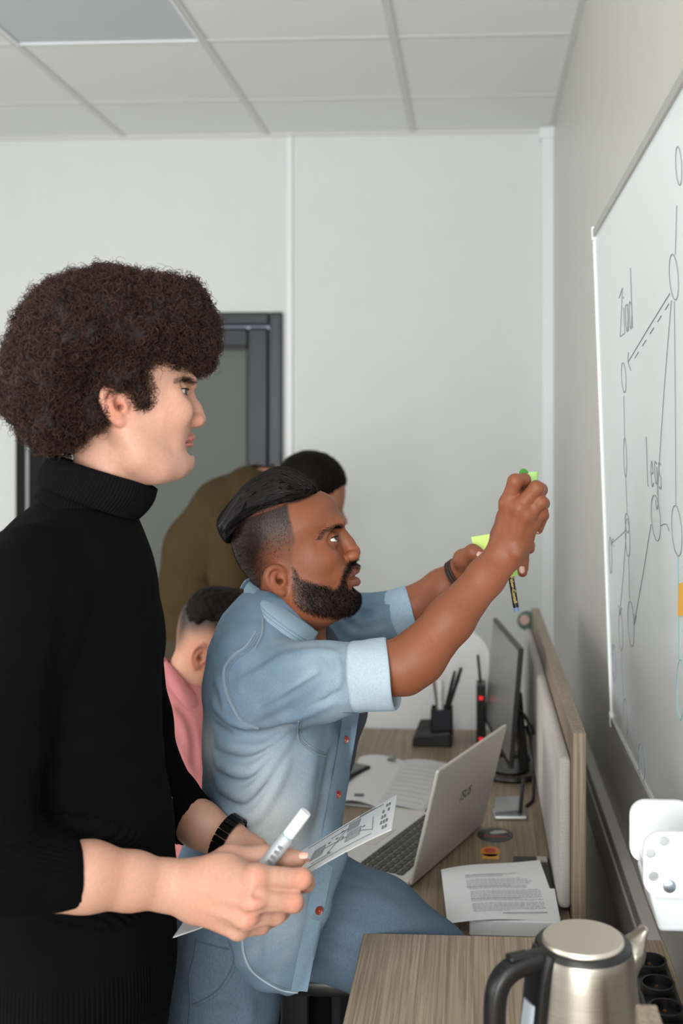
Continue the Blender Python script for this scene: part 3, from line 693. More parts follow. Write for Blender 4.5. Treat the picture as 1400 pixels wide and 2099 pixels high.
M_skin1 = skin_mat('skin_light', 0.47, 0.12)
man1 = solid('person', V, F, M_skin1)
tag(man1, 'standing man with a big curly afro and black turtleneck, holding sheet and marker', 'person')
f_, s_, u_ = h1.to(V)
tone = np.tile(lin(190, 145, 125), (len(V), 1))
L1 = lambda x, y: h1.loc(x, y)
def blob(x, y, rx, ry, s0=None, rs=None):       # soft spot in head space
    a = L1(x, y); q = ((f_-a[0])/(rx*mm))**2 + ((u_-a[1])/(ry*mm))**2
    if s0 is not None: q = q + ((np.abs(s_)-s0)/rs)**2
    return np.exp(-q)
nh = len(Vh); isH = np.zeros(len(V)); isH[:nh] = 1
def blend(mask, c):
    global tone
    m = np.clip(mask, 0, 1)[:, None]; tone = tone*(1-m) + m*np.asarray(c)
blend(isH*0.45*blob(404, 862, 16, 16), lin(206, 134, 110))
blend(isH*0.30*blob(345, 850, 40, 30), lin(208, 148, 124))
blend(isH*0.55*blob(238, 835, 30, 45, 0.08, 0.03), lin(208, 124, 98))
lipm = np.maximum(sm(0.0070, 0.0045, np.sqrt((f_-L1(389, 898)[0])**2*0.35 + (u_-L1(389, 898.5)[1])**2 + 0.0)) , sm(0.0078, 0.0055, np.sqrt((f_-L1(387, 911)[0])**2*0.35 + (u_-L1(387, 911)[1])**2)))
lipm = lipm * sm(0.030, 0.024, np.abs(s_)) * sm(L1(371, 900)[0], L1(378, 900)[0], f_)
blend(isH*0.85*lipm, lin(176, 104, 95))
bp = [L1(*q) for q in ((357, 786), (370, 780), (386, 780), (397, 784))]
bd = np.min([np.hypot(f_-b[0], (u_-b[1])) for b in [np.array(bp[i])*(1-t)+np.array(bp[i+1])*t for i in range(3) for t in np.linspace(0, 1, 6)]], axis=0)
browm1 = isH*sm(0.0046, 0.0018, bd)*sm(0.006, 0.011, np.abs(s_))
blend(isH*0.55*sm(0.0044, 0.0018, bd)*sm(0.006, 0.011, np.abs(s_)), lin(58, 38, 30))
blend(isH*0.35*blob(364, 806, 16, 13, 0.04, 0.02), lin(150, 100, 82))
ct_ = L1(286, 826); blend(isH*0.4*sm(0.020, 0.006, np.hypot((f_-ct_[0])*1.1, u_-ct_[1]))*sm(0.04, 0.055, np.abs(s_)), lin(90, 62, 50))
blend((1-isH)*0.25*np.clip(bnoise(V, 60, 3), 0, 1), lin(206, 140, 115))
knuck = np.zeros(len(V))
for q in ((524, 1797, 1.245), (521, 1844, 1.235), (505, 1880, 1.245), (618, 1801, 1.27), (600, 1848, 1.262)): knuck = np.maximum(knuck, np.exp(-(np.linalg.norm(V-P(*q), axis=1)/0.012)**2))
blend((1-isH)*0.4*knuck, lin(212, 128, 104))
vcol(man1.data, 'tone', tone)
for sg in (1, -1): eyeball('eyeball', ec1[sg], h1.f + h1.u*0.02 + h1.s*0.30*(1 if sg > 0 else -0.8), 0.0120, man1, iris=(52, 34, 24))
nails('fingernail', [(P(622, 1752, 1.316) , -FWD*0.6+UP*0.8, RIGHT, 0.0055, 0.0045)], man1, srgb(236, 180, 165))
lashes(S1, man1, srgb(30, 20, 17))
fuzz('eyebrows', Vh, Fh, browm1[:nh], 900, 0.006, 0.00022, -h1.f*0.8 + h1.u*0.15, mat('brow_brown', srgb(40, 27, 22), rough=0.6), man1, np.random.default_rng(2), 0.35, 0.35)
# ---- afro: a dense inner mass and thousands of curls on it
hair_px = [(412, 758), (440, 738), (440, 700), (430, 650), (400, 605), (350, 575), (290, 562), (225, 560), (160, 570), (100, 600), (55, 645), (24, 700), (16, 760), (22, 820), (45, 872), (85, 912), (130, 922), (165, 900), (186, 872), (200, 838), (210, 796), (246, 782), (272, 800), (288, 824), (302, 796), (316, 770), (342, 756), (375, 750)]
M_hair1 = mat('hair_brown', (1, 1, 1, 1), rough=0.55, spec=0.22, attr='tone')
Sh = Sdf()
def wh(f, u): return 0.128 + 0.0*f
inflate(Sh, h1, hair_px, wh, 0.105, power=2.2)
for sg in (1, -1):
    Sh.ell(h1.at(222, 778, sg*0.074), (0.022, 0.018, 0.016), h1.ax(), k=0.02); Sh.ell(h1.at(260, 768, sg*0.070), (0.026, 0.012, 0.016), h1.ax(), k=0.02)
    Sh.ell(h1.at(289, 796, sg*0.064), (0.008, 0.007, 0.020), h1.ax(), k=0.015); Sh.ell(h1.at(186, 838, sg*0.066), (0.014, 0.014, 0.026), h1.ax(), k=0.02)
Sh.disp = lambda p: 0.0065*bnoise(p, 62, 15) + 0.0045*bnoise(p, 130, 5) + 0.003*bnoise(p, 330, 6)
ph = np.array([h1.at(x, y, z) for x in (0, 470) for y in (950, 530) for z in (-0.155, 0.155)])
Vg, Fg = Sh.mesh(ph.min(0), ph.max(0), 0.0042)
def tri_sample(V, F, n, g):
    a, b, c, d = V[F[:, 0]], V[F[:, 1]], V[F[:, 2]], V[F[:, 3]]; nr = np.cross(c-a, d-b); ar = np.linalg.norm(nr, axis=1)/2; nr /= (np.linalg.norm(nr, axis=1, keepdims=True)+1e-12)
    i = g.choice(len(F), n, p=ar/ar.sum()); u = g.random(n)[:, None]; v = g.random(n)[:, None]
    return (a[i]*(1-u)+b[i]*u)*(1-v) + (d[i]*(1-u)+c[i]*u)*v, nr[i]
def curls(pts, nor, g, seg, r_h, r_t, turns, rise):
    n = len(pts); t = np.linspace(0, 1, seg)
    rnd = g.normal(size=(n, 3)); ax = nor*g.uniform(-0.1, 0.9, (n, 1)) + 0.75*rnd/np.linalg.norm(rnd, axis=1, keepdims=True); ax /= np.linalg.norm(ax, axis=1, keepdims=True)
    ref = g.normal(size=(n, 3)); U = np.cross(ax, ref); U /= np.linalg.norm(U, axis=1, keepdims=True); Wv = np.cross(ax, U)
    rh = g.uniform(*r_h, n); tu = g.uniform(*turns, n); ri = g.uniform(*rise, n); ph0 = g.uniform(0, 6.28, n)
    ang = ph0[:, None] + tu[:, None]*6.2832*t; ta = (0.55 + 0.45*np.sin(t*3.14))[None]
    C = pts[:, None] + ax[:, None]*(ri[:, None]*(t-0.35))[..., None] + (U[:, None]*np.cos(ang)[..., None] + Wv[:, None]*np.sin(ang)[..., None])*(rh[:, None]*ta)[..., None]
    T = np.gradient(C, axis=1); T /= np.linalg.norm(T, axis=2, keepdims=True)+1e-12
    N1 = np.cross(T, ax[:, None]); N1 /= np.linalg.norm(N1, axis=2, keepdims=True)+1e-12; N2 = np.cross(T, N1)
    rt = r_t*(1 - 0.6*t)[None, :, None]
    ring = [C + (N1*math.cos(a) + N2*math.sin(a))*rt for a in (0, 2.094, 4.189)]
    V = np.stack(ring, 2).reshape(-1, 3); base = (np.arange(n)[:, None]*seg + np.arange(seg-1)[None]).reshape(-1)*3
    F = np.concatenate([np.stack([base+k, base+(k+1) % 3, base+3+(k+1) % 3, base+3+k], 1) for k in range(3)])
    return V, F, n
g5 = np.random.default_rng(11)
pt, nn = tri_sample(Vg, Fg, 15500, g5)
fq, sq, uq = h1.to(pt)
keep = (sq > -0.075)                       # denser on the side that shows; the far side is thinner
keep |= g5.random(len(pt)) < 0.45
pt, nn = pt[keep], nn[keep]
V1, F1, n1 = curls(pt + nn*g5.uniform(-0.002, 0.006, (len(pt), 1)), nn, g5, 16, (0.0026, 0.0056), 0.00052, (1.0, 2.5), (0.005, 0.016))
p2, n2 = tri_sample(Vg, Fg, 2600, g5)
V2, F2, n2c = curls(p2 + n2*g5.uniform(0.003, 0.012, (len(p2), 1)), n2, g5, 15, (0.003, 0.007), 0.00034, (0.5, 1.6), (0.006, 0.02))
Vhh, Fhh = merge([(Vg, Fg), (V1, F1), (V2, F2)])
ho = solid('curly_hair', Vhh, Fhh, M_hair1, man1)
ct = np.concatenate([np.tile(lin(24, 16, 14), (len(Vg), 1)),
                     np.repeat(lin(60, 40, 33)[None]*g5.uniform(0.35, 1.5, (n1, 1))**1.0, 48, axis=0), np.repeat(lin(66, 46, 38)[None]*g5.uniform(0.5, 1.5, (n2c, 1)), 45, axis=0)])
vcol(ho.data, 'tone', ct); ho['label'] = 'dark brown curly afro hair'
# ---- black sweater
M_knit = mat('black_knit', srgb(9, 9, 10), rough=0.95, spec=0.06, noise=(700, 2, 0.6, 0.8), bump=(1400, 0.35, 0.001))
def rib_bump(m):                            # fine ribbing where the garment's own rib coordinate is stored
    nt = m.node_tree; N = nt.nodes; L = nt.links; b = N['Principled BSDF']
    a = N.new('ShaderNodeAttribute'); a.attribute_name = 'rib'; k = N.new('ShaderNodeAttribute'); k.attribute_name = 'ribmask'
    s = N.new('ShaderNodeMath'); s.operation = 'SINE'; L.new(a.outputs['Fac'], s.inputs[0])
    x = N.new('ShaderNodeMath'); x.operation = 'MULTIPLY'; L.new(s.outputs[0], x.inputs[0]); L.new(k.outputs['Fac'], x.inputs[1])
    bp = N.new('ShaderNodeBump'); bp.inputs['Strength'].default_value = 0.55; bp.inputs['Distance'].default_value = 0.0022
    L.new(x.outputs[0], bp.inputs['Height'])
    old = b.inputs['Normal'].links[0].from_socket; L.new(old, bp.inputs['Normal']); L.new(bp.outputs['Normal'], b.inputs['Normal'])
rib_bump(M_knit)
Sw = Sdf()
def tz(py, x0, x1, lat): return (ctr1((x0+x1)/2, py, 0), lat, (x1-x0)/2*mm)
Sw.loft([tz(1035, 92, 272, 0.058), tz(1085, 84, 272, 0.070), tz(1120, 60, 285, 0.115), tz(1160, 5, 305, 0.165), tz(1215, -40, 320, 0.185), tz(1310, -62, 330, 0.182), tz(1440, -70, 321, 0.170), tz(1540, -66, 324, 0.163), tz(1700, -50, 346, 0.165), tz(1830, -45, 356, 0.172), tz(1960, -42, 354, 0.176), tz(2060, -40, 346, 0.172)], T1, k=0.03, flat=(False, True))
# near sleeve
ns = [P(62, 1175, 1.285), P(48, 1230, 1.245), P(18, 1340, 1.228), P(-12, 1500, 1.218), P(-36, 1640, 1.212), P(-40, 1725, 1.212), P(30, 1775, 1.22), P(100, 1786, 1.235), P(156, 1791, 1.248)]
nr_ = [0.06, 0.068, 0.064, 0.057, 0.053, 0.053, 0.050, 0.046, 0.0415]
for i in range(len(ns)-2): Sw.cap(ns[i], ns[i+1], nr_[i], nr_[i+1], k=0.02)
def tubeend(S_, a, b, ra, rb, hollow, k=0.006, nrm_=None):    # open sleeve end: flat cut, hollowed
    ax_ = nrm(b-a) if nrm_ is None else nrm(nrm_)
    def fn(p):
        q = p-a; ab = b-a; t = np.clip(q @ ab/(ab @ ab), 0, 1.2); d = np.linalg.norm(q - t[:, None]*ab, axis=1) - (ra+(rb-ra)*t)
        return np.maximum(d, (p-b) @ ax_)
    S_.fun(fn, (a+b)/2, np.linalg.norm(b-a)/2+max(ra, rb)+0.01, 'u', k)
    if hollow: S_.cap(b - nrm(b-a)*0.006, b + nrm(b-a)*0.05, rb-hollow, rb-hollow, op='s', k=0.002)
tubeend(Sw, ns[-2], ns[-1], nr_[-2], nr_[-1], 0, k=0.006, nrm_=(P(185, 1780, 1.255)-P(150, 1800, 1.24)) + RIGHT*0.01 - UP*0.006)
# far sleeve
fs = [ctr1(205, 1205, -0.16), ctr1(240, 1330, -0.195), P(275, 1480, 1.635), P(300, 1585, 1.62), P(350, 1640, 1.59), P(398, 1686, 1.56)]
fr_ = [0.058, 0.058, 0.053, 0.049, 0.0435, 0.0375]
for i in range(len(fs)-2): Sw.cap(fs[i], fs[i+1], fr_[i], fr_[i+1], k=0.02)
tubeend(Sw, fs[-2], fs[-1], fr_[-2], fr_[-1], 0)
# folds: at the elbow, armpit and waist
Sw.disp = lambda p: 0.0012*bnoise(p, 26, 8)
pw = np.array([P(-120, 1060, 1.15), P(-120, 2090, 1.15), P(460, 1060, 1.68), P(460, 2090, 1.68), P(-120, 1060, 1.6), P(420, 2090, 1.2)])
V0, F0 = Sw.mesh(pw.min(0)-0.02, pw.max(0)+0.03, 0.010)
wl_ = [([(132, 1180), (138, 1290), (118, 1400), (95, 1500)], 0.016, -0.010), ([(110, 1480), (200, 1460), (310, 1400)], 0.012, 0.005), ([(110, 1545), (210, 1540), (318, 1490)], 0.013, 0.006), ([(115, 1600), (200, 1690), (300, 1725)], 0.016, 0.009), ([(200, 1640), (270, 1600), (325, 1560)], 0.010, 0.004)]
for k in range(5): wl_.append(([(88-3*k, 1560+34*k), (45, 1590+34*k), (2, 1604+34*k)], 0.009, 0.0055))
for k in range(3): wl_.append(([(120, 1240+70*k), (70, 1265+75*k), (10, 1275+75*k)], 0.014, 0.003))
wrinkle(Sw, V0, F0, wl_)
Vw, Fw = Sw.mesh(pw.min(0)-0.02, pw.max(0)+0.03, 0.0050)
sw = solid('sweater', Vw, Fw, M_knit, man1)
dxw = (Vw - ctr1(150, 1400, 0)); ang = np.arctan2(dxw @ T1, dxw @ h1.f)
zhem = ctr1(150, 1905, 0)[2]; hemm = sm(zhem+0.01, zhem-0.01, Vw[:, 2])
axn = nrm(ns[-1]-ns[-3]); dn_ = np.linalg.norm(np.cross(Vw-ns[-1], axn), axis=1); tn_ = (Vw-ns[-1]) @ axn
cuf = ((dn_ < 0.062) & (tn_ > -0.13)).astype(float)
axf = nrm(fs[-1]-fs[-2]); dnf = np.linalg.norm(np.cross(Vw-fs[-1], axf), axis=1); tnf = (Vw-fs[-1]) @ axf
cuf2 = ((dnf < 0.06) & (tnf > -0.07)).astype(float)
def around(V, o, ax): e = nrm(np.cross(ax, [0.2, 0.1, 1])); e2 = np.cross(ax, e); q = V-o; return np.arctan2(q @ e, q @ e2)
rib = ang*190; rib = np.where(cuf > 0, around(Vw, ns[-1], axn)*58, rib); rib = np.where(cuf2 > 0, around(Vw, fs[-1], axf)*52, rib)
# unwrap-safe: jumps fall on the hidden side
attrf(sw.data, 'rib', rib); attrf(sw.data, 'ribmask', np.maximum(np.maximum(hemm, cuf*0.9), cuf2))
# ---- turtleneck collar: a folded ribbed tube
def ribtube(name, rows, nang, nrib, amp, material, parent):   # rows: (centre, f-radius, s-radius, tilt up-axis)
    v = []; f = []
    for c, rf, rs, fx, sx in rows:
        for k in range(nang):
            a = 2*math.pi*k/nang; rr = 1 + amp/rf*math.cos(nrib*a); v.append(c + fx*math.cos(a)*rf*rr + sx*math.sin(a)*rs*rr)
    m = len(rows)
    f = [(i*nang+k, i*nang+(k+1) % nang, (i+1)*nang+(k+1) % nang, (i+1)*nang+k) for i in range(m-1) for k in range(nang)]
    return link(name, mesh_np(name, np.array(v), np.array(f)), material, parent, True)
def crow(xa, ya, xb, yb, lat, out=0.0):     # ring through two picture points (back, front)
    a, b = h1.at(xa, ya), h1.at(xb, yb); fx = nrm(b-a); return ((a+b)/2, np.linalg.norm(b-a)/2+out, lat+out, fx, T1)
prof = []
for t in np.linspace(0, 1, 5): prof.append(crow(118-6*t, 955-20*t, 306-2*t, 1040-45*t, 0.056))          # inner side, up
for t, o in ((0.0, 0.0), (0.3, 0.003), (0.6, 0.005), (1.0, 0.0065)): prof.append(crow(112-1*t, 933-2*t+6*t*t, 306+6*t, 993+2*t+4*t*t, 0.056, o))
for t in np.linspace(0.1, 1, 10): prof.append(crow(111-26*t, 937+58*t, 312-40*t+6*math.sin(t*3), 999+62*t, 0.058+0.004*t, 0.0065+0.002*math.sin(t*3.14)))
for t, o in ((0.4, 0.006), (0.8, 0.002), (1.0, 0.0)): prof.append(crow(86, 996, 271-4*t, 1062, 0.062, o))
for t in np.linspace(0.1, 1, 5): prof.append(crow(86-14*t, 998+22*t, 268-2*t, 1062+38*t, 0.062+0.006*t, 0.001))
ribtube('turtleneck_collar', prof, 480, 96, 0.0011, mat('black_rib', srgb(13, 13, 15), rough=0.9, spec=0.08), sw)
# ---- black trousers and shoes, belt loops
St = Sdf()
St.loft([(ctr1(150, 1960, 0), 0.160, 0.120), (ctr1(150, 2060, 0), 0.166, 0.122), (ctr1(150, 2140, 0), 0.160, 0.115)], T1, k=0.03)
legs(St, (hipN, hipF), (kn, kf), (fn, ff), 0.100, 0.078, 0.068)
St.disp = lambda p: 0.002*bnoise(p, 22, 12)
Vt, Ft = St.mesh(allp.min(0)-0.16, np.array([allp.max(0)[0]+0.14, allp.max(0)[1]+0.14, hz[2]+0.08]), 0.008)
tr1 = solid('trousers', Vt, Ft, mat('black_cotton', srgb(12, 12, 13), rough=0.9, spec=0.08, noise=(500, 2, 0.5, 0.85)), man1)
for a in (fn, ff): shoe('shoe', np.array([a[0], a[1], 0]) + h1.f*0.17, np.array([a[0], a[1], 0]) - h1.f*0.07, mat('black_leather', srgb(20, 20, 21), rough=0.4), man1)
# ---- wristwatch on the far wrist
wc = P(467, 1722, 1.535); wax = nrm(P(520, 1762, 1.515)-P(410, 1690, 1.555)); e1 = nrm(np.cross(wax, FWD)); e2 = nrm(np.cross(wax, e1))
wt = None
M_wat = mat('black_steel', srgb(16, 16, 17), rough=0.25, metal=0.7)
nl = 22
for k in range(nl):
    a = 2*math.pi*k/nl; c = wc + e1*math.cos(a)*0.0345 + e2*math.sin(a)*0.0285; rd = nrm(e1*math.cos(a)/0.0345 + e2*math.sin(a)/0.0285); tg = np.cross(wax, rd)
    hw_, hl_, th = 0.0095, 0.0042, 0.0018
    q = [c + wax*x*hw_ + tg*y*hl_ - rd*th for x, y in ((-1, -1), (1, -1), (1, 1), (-1, 1))]; q2 = [z + rd*2*th for z in q]
    if wt is None: wt = MB().lathe([(0.0, -0.003), (0.0165, -0.003), (0.018, 0.0), (0.018, 0.004), (0.016, 0.006), (0.0, 0.006)], wc + nrm(FWD*0.9+UP*0.3)*0.034, 24, nrm(FWD*0.9+UP*0.3)).build('wristwatch', M_wat, man1, smooth=True)
    MB().hexa(q, q2).build('watch_link', M_wat, wt, bevel=0.0006, seg=1)
# ================================================================ man in the denim shirt, reaching to the board
D2 = 1.72
h2 = Frame(590, 1150, D2, yaw=0.07, pitch=0.24); m2 = D2/FPX
S2 = Sdf(); A = h2.at
head2 = [(654, 1005), (670, 1012), (685, 1022), (692, 1040), (700, 1056), (703, 1069), (699, 1088), (701, 1108), (706, 1130), (713, 1147), (722, 1156), (727, 1168), (727, 1186), (725, 1200), (722, 1208), (728, 1220), (725, 1235), (712, 1246), (695, 1251), (680, 1254), (671, 1266), (668, 1292), (664, 1330), (620, 1352), (560, 1330), (532, 1250), (526, 1215), (512, 1185), (492, 1158), (477, 1120), (470, 1082), (480, 1042), (507, 1008), (552, 988), (610, 986)]
k0_, k1_ = h2.loc(560, 1205), h2.loc(665, 1265); kn_ = nrm(np.array([-(k1_-k0_)[1], (k1_-k0_)[0]])); kn_ = kn_ if kn_[1] < 0 else -kn_
def w2(f, u):
    d = (f-k0_[0])*kn_[0] + (u-k0_[1])*kn_[1]
    face = 0.064 + 0.010*sm(-0.02, 0.05, u)
    face = face*(1 - 0.33*sm(0.045, 0.092, f)*sm(0.055, 0.01, u))
    return face + (0.055-face)*sm(-0.006, 0.016, d)
inflate(S2, h2, head2, w2, 0.080, power=2.15)
for sg in (1, -1):
    S2.chain([A(699, 1070, sg*0.010), A(694, 1072, sg*0.026), A(680, 1081, sg*0.042), A(664, 1095, sg*0.051)], [0.007, 0.008, 0.0065, 0.005], k=0.012)
    S2.ell(A(662, 1140, sg*0.046), (0.024, 0.015, 0.018), h2.ax(), k=0.03)
    S2.ell(A(690, 1175, sg*0.026), (0.014, 0.018, 0.026), h2.ax(), k=0.02)
    S2.chain([A(612, 1215, sg*0.055), A(632, 1236, sg*0.050), A(668, 1245, sg*0.036), A(705, 1240, sg*0.018)], [0.008, 0.009, 0.010, 0.010], k=0.035)
    S2.ell(A(722, 1138, sg*0.0135), (0.0125, 0.0085, 0.0085), h2.ax(), k=0.005)
    S2.ell(A(727, 1146, sg*0.0075), (0.0052, 0.0038, 0.0036), h2.ax(), op='s', k=0.002)
S2.chain([A(697, 1088, 0), A(704, 1100, 0), A(714, 1114, 0), A(723, 1128, 0)], [0.0075, 0.008, 0.009, 0.0098], k=0.008)
S2.ball(A(726.5, 1133, 0), 0.0090, k=0.006)
S2.chain([A(724, 1143, 0), A(719, 1150, 0)], [0.0045, 0.0055], k=0.005)
up = [(0, 729, 1167, 0.0064), (0.007, 728, 1167, 0.0064), (0.015, 723, 1171, 0.0052), (0.024, 714, 1177, 0.0034)]
dn = [(0, 729, 1193, 0.0072), (0.008, 728, 1193, 0.0070), (0.016, 722, 1191, 0.0054), (0.024, 713, 1186, 0.0034)]
for sg in (1, -1):
    for row in (up, dn): S2.chain([A(x, y, sg*sd) for sd, x, y, r in row], [r for *_, r in row], k=0.0035)
    S2.chain([A(738, 1181, 0), A(731, 1181, sg*0.010), A(714, 1183, sg*0.0255)], [0.0014, 0.0016, 0.0016], op='s', k=0.0025)
S2.ell(A(712, 1228, 0), (0.015, 0.018, 0.014), h2.ax(), k=0.014)
S2.ell(A(728, 1208, 0), (0.006, 0.015, 0.005), h2.ax(), op='s', k=0.008)
ec2 = {}
for sg in (1, -1): ec2[sg] = eye(S2, h2, 677.5, 1104, sg*0.033, 0.0124, 0.37, 1.15, pitch=0.02, roll=-0.10)
for sg in (1, -1): ear(S2, h2, 583, 1178, 0.066, 0.043, tilt=-0.05, sgn=sg, flare=0.36)
# beard and moustache stand slightly proud
beard_px = [(604, 1150), (612, 1160), (620, 1176), (642, 1183), (668, 1190), (688, 1200), (697, 1190), (701, 1174), (708, 1158), (717, 1147), (742, 1143), (742, 1161), (727, 1164), (715, 1173), (710, 1182), (711, 1194), (716, 1204), (742, 1207), (745, 1240), (725, 1258), (690, 1258), (655, 1250), (625, 1238), (609, 1222), (604, 1190)]
bl = np.array([h2.loc(*q) for q in beard_px]); blk = poly_sdf2(bl, bl[:, 0].min()-0.05, bl[:, 0].max()+0.05, bl[:, 1].min()-0.05, bl[:, 1].max()+0.05, 0.001)
def beardm(p):
    f, s, u = h2.to(p); m = sm(0.0035, -0.0045, blk(f, u)); lf = h2.loc(733, 1158)
    return m
S2.disp = lambda p: beardm(p)*0.0013
ph = np.array([A(x, y, z) for x in (455, 752) for y in (1340, 965) for z in (-0.098, 0.098)])
Vh, Fh = S2.mesh(ph.min(0), ph.max(0), 0.0016)
# near forearm and hand
Sa = Sdf(); d0 = 1.585
Sa.loft([(P(760, 1374, 1.545), 0.040, 0.039), (P(828, 1367, 1.545), 0.0385, 0.037), (P(858, 1346, 1.547), 0.0385, 0.036), (P(923, 1270, 1.560), 0.0340, 0.032), (P(996, 1183, 1.578), 0.0275, 0.024), (P(1040, 1130, 1.588), 0.0265, 0.020), (P(1052, 1100, 1.588), 0.029, 0.019)], nrm(P(1000, 1100, 1.5)-P(900, 1020, 1.5)), k=0.01)
K2 = {'i': P(1042, 1031, 1.572), 'm': P(1064, 1041, 1.560), 'r': P(1080, 1055, 1.562), 'p': P(1091, 1072, 1.572)}
b2 = {'i': P(1033, 1105, 1.590), 'm': P(1043, 1108, 1.584), 'r': P(1053, 1112, 1.584), 'p': P(1062, 1118, 1.590)}
for q, r0, r1 in (('i', 0.0155, 0.0128), ('m', 0.0155, 0.0128), ('r', 0.0148, 0.0122), ('p', 0.0135, 0.0112)): Sa.cap(b2[q], K2[q], r0, r1, k=0.014)
Sa.chain([K2['i'], P(1056, 987, 1.560), P(1074, 984, 1.572), P(1079, 1001, 1.590)], [0.0122, 0.0108, 0.0096, 0.0084], k=0.004)
Sa.chain([K2['m'], P(1099, 1001, 1.552), P(1108, 1004, 1.578), P(1090, 1012, 1.600)], [0.0122, 0.0108, 0.0098, 0.0084], k=0.004)
Sa.chain([K2['r'], P(1108, 1029, 1.556), P(1113, 1032, 1.582), P(1096, 1040, 1.602)], [0.0114, 0.0102, 0.0094, 0.0082], k=0.004)
Sa.chain([K2['p'], P(1110, 1050, 1.570), P(1113, 1056, 1.590), P(1103, 1085, 1.600)], [0.0102, 0.0092, 0.0084, 0.0074], k=0.004)
Sa.chain([P(1030, 1095, 1.605), P(1040, 1060, 1.618), P(1060, 1032, 1.612), P(1078, 1014, 1.602)], [0.018, 0.0145, 0.0118, 0.0092], k=0.010)
for q in 'imr': Sa.ball(K2[q] - FWD*0.003, 0.0116, k=0.008)
for q in 'imr': Sa.cap(b2[q] - FWD*0.0150, K2[q] - FWD*0.0110, 0.0015, 0.0020, k=0.008)
Sa.ball(P(1060, 1132, 1.568), 0.008, k=0.014)
pa = np.array([P(740, 1440, 1.50), P(740, 1440, 1.66), P(1135, 950, 1.50), P(1135, 950, 1.67), P(1135, 1440, 1.66), P(740, 950, 1.5)])
Va, Fa = Sa.mesh(pa.min(0), pa.max(0), 0.0018)
# far forearm and hand
Sb = Sdf(); dL = 1.83
Sb.loft([(P(770, 1268, 1.90), 0.030, 0.030), (P(845, 1244, 1.90), 0.034, 0.032), (P(905, 1206, 1.88), 0.032, 0.028), (P(945, 1177, 1.86), 0.027, 0.021), (P(968, 1160, 1.85), 0.030, 0.02)], UP, k=0.01)
K3 = [P(1010, 1120, 1.865), P(1018, 1138, 1.870), P(1022, 1155, 1.870), P(1022, 1170, 1.862)]
for q in K3: Sb.cap(P(966, 1158, 1.858), q, 0.017, 0.012, k=0.012)
for q, tip in zip(K3, (P(1080, 1098, 1.815), P(1086, 1120, 1.812), P(1074, 1140, 1.812), P(1072, 1160, 1.806))):
    Sb.chain([q, q + (tip-q)*0.6 + FWD*0.012, tip + FWD*0.014, tip - UP*0.004], [0.0112, 0.0104, 0.0094, 0.0084], k=0.005)
Sb.chain([P(1072, 1150, 1.815), P(1071, 1173, 1.795)], [0.0092, 0.0082], k=0.005)
Sb.chain([P(948, 1165, 1.85), P(949, 1146, 1.825), P(969, 1132, 1.808), P(991, 1140, 1.800)], [0.019, 0.0150, 0.0120, 0.0090], k=0.010)
pb = np.array([P(745, 1060, 1.78), P(745, 1330, 1.95), P(1120, 1060, 1.95), P(1120, 1330, 1.78)])
Vb, Fb = Sb.mesh(pb.min(0), pb.max(0), 0.002)
# hidden core
t2 = Frame(560, 1450, D2, yaw=0.22); T2 = t2.s
def C2(px, py, s=0.0, d=D2): return P(px, py, d) + T2*s
hN, hF = P(465, 1960, 1.655), P(520, 1905, 1.80)
kneeF = P(866, 1992, 1.735); kneeN = np.array([hN[0]-0.0, hN[1]-0.01, 0.46]); ankN = np.array([hN[0]-0.04, hN[1], 0.09]); ankF = np.array([kneeF[0]-0.16, kneeF[1]+0.02, 0.20])
Sc = Sdf()
Sc.loft([(C2(560, 1330), 0.06, 0.05), (C2(560, 1400), 0.13, 0.08), (C2(560, 1560), 0.13, 0.085), (C2(545, 1750), 0.12, 0.085), (C2(500, 1930), 0.13, 0.085)], T2, k=0.02)
Sc.chain([hN, kneeN, ankN], [0.07, 0.05, 0.037], k=0.02); Sc.chain([hF, P(700, 1890, 1.765), kneeF, ankF], [0.06, 0.055, 0.045, 0.037], k=0.02)
Sc.chain([P(540, 1400, 1.60), P(660, 1398, 1.56), P(770, 1378, 1.545)], [0.036, 0.036, 0.036], k=0.02)
Sc.chain([P(600, 1350, 1.86), P(700, 1300, 1.91), P(780, 1266, 1.90)], [0.034, 0.030, 0.028], k=0.02)
ac = np.array([hN, hF, kneeF, kneeN, ankN, ankF, P(430, 1290, 1.5), P(800, 1290, 1.95)])
Vc, Fc = Sc.mesh(ac.min(0)-0.10, ac.max(0)+0.10, 0.009)
V, F = merge([(Vh, Fh), (Va, Fa), (Vb, Fb), (Vc, Fc)])
man2 = solid('person', V, F, skin_mat('skin_dark', 0.50, 0.05))
tag(man2, 'bearded man in a light blue denim shirt reaching towards the whiteboard with sticky notes', 'person')
f_, s_, u_ = h2.to(V); nh = len(Vh); isH = np.zeros(len(V)); isH[:nh] = 1
tone = np.tile(lin(130, 76, 50), (len(V), 1)); L1 = h2.loc; mm_ = m2
def blob2(x, y, rx, ry, s0=None, rs=None):
    a = L1(x, y); c, q = math.cos(0.24), math.sin(0.24); q_ = ((f_-a[0])/(rx*m2))**2 + ((u_-a[1])/(ry*m2))**2
    if s0 is not None: q_ = q_ + ((np.abs(s_)-s0)/rs)**2
    return np.exp(-q_)
blend(isH*0.5*blob2(722, 1132, 20, 20), lin(152, 86, 60)); blend(isH*0.35*blob2(660, 1140, 36, 26), lin(140, 84, 60))
blend(isH*0.5*blob2(575, 1178, 32, 36, 0.085, 0.03), lin(150, 84, 58)); blend(isH*0.4*blob2(670, 1040, 30, 34), lin(126, 76, 54))
blend(isH*0.45*blob2(682, 1116, 16, 10, 0.035, 0.02), lin(84, 50, 38))
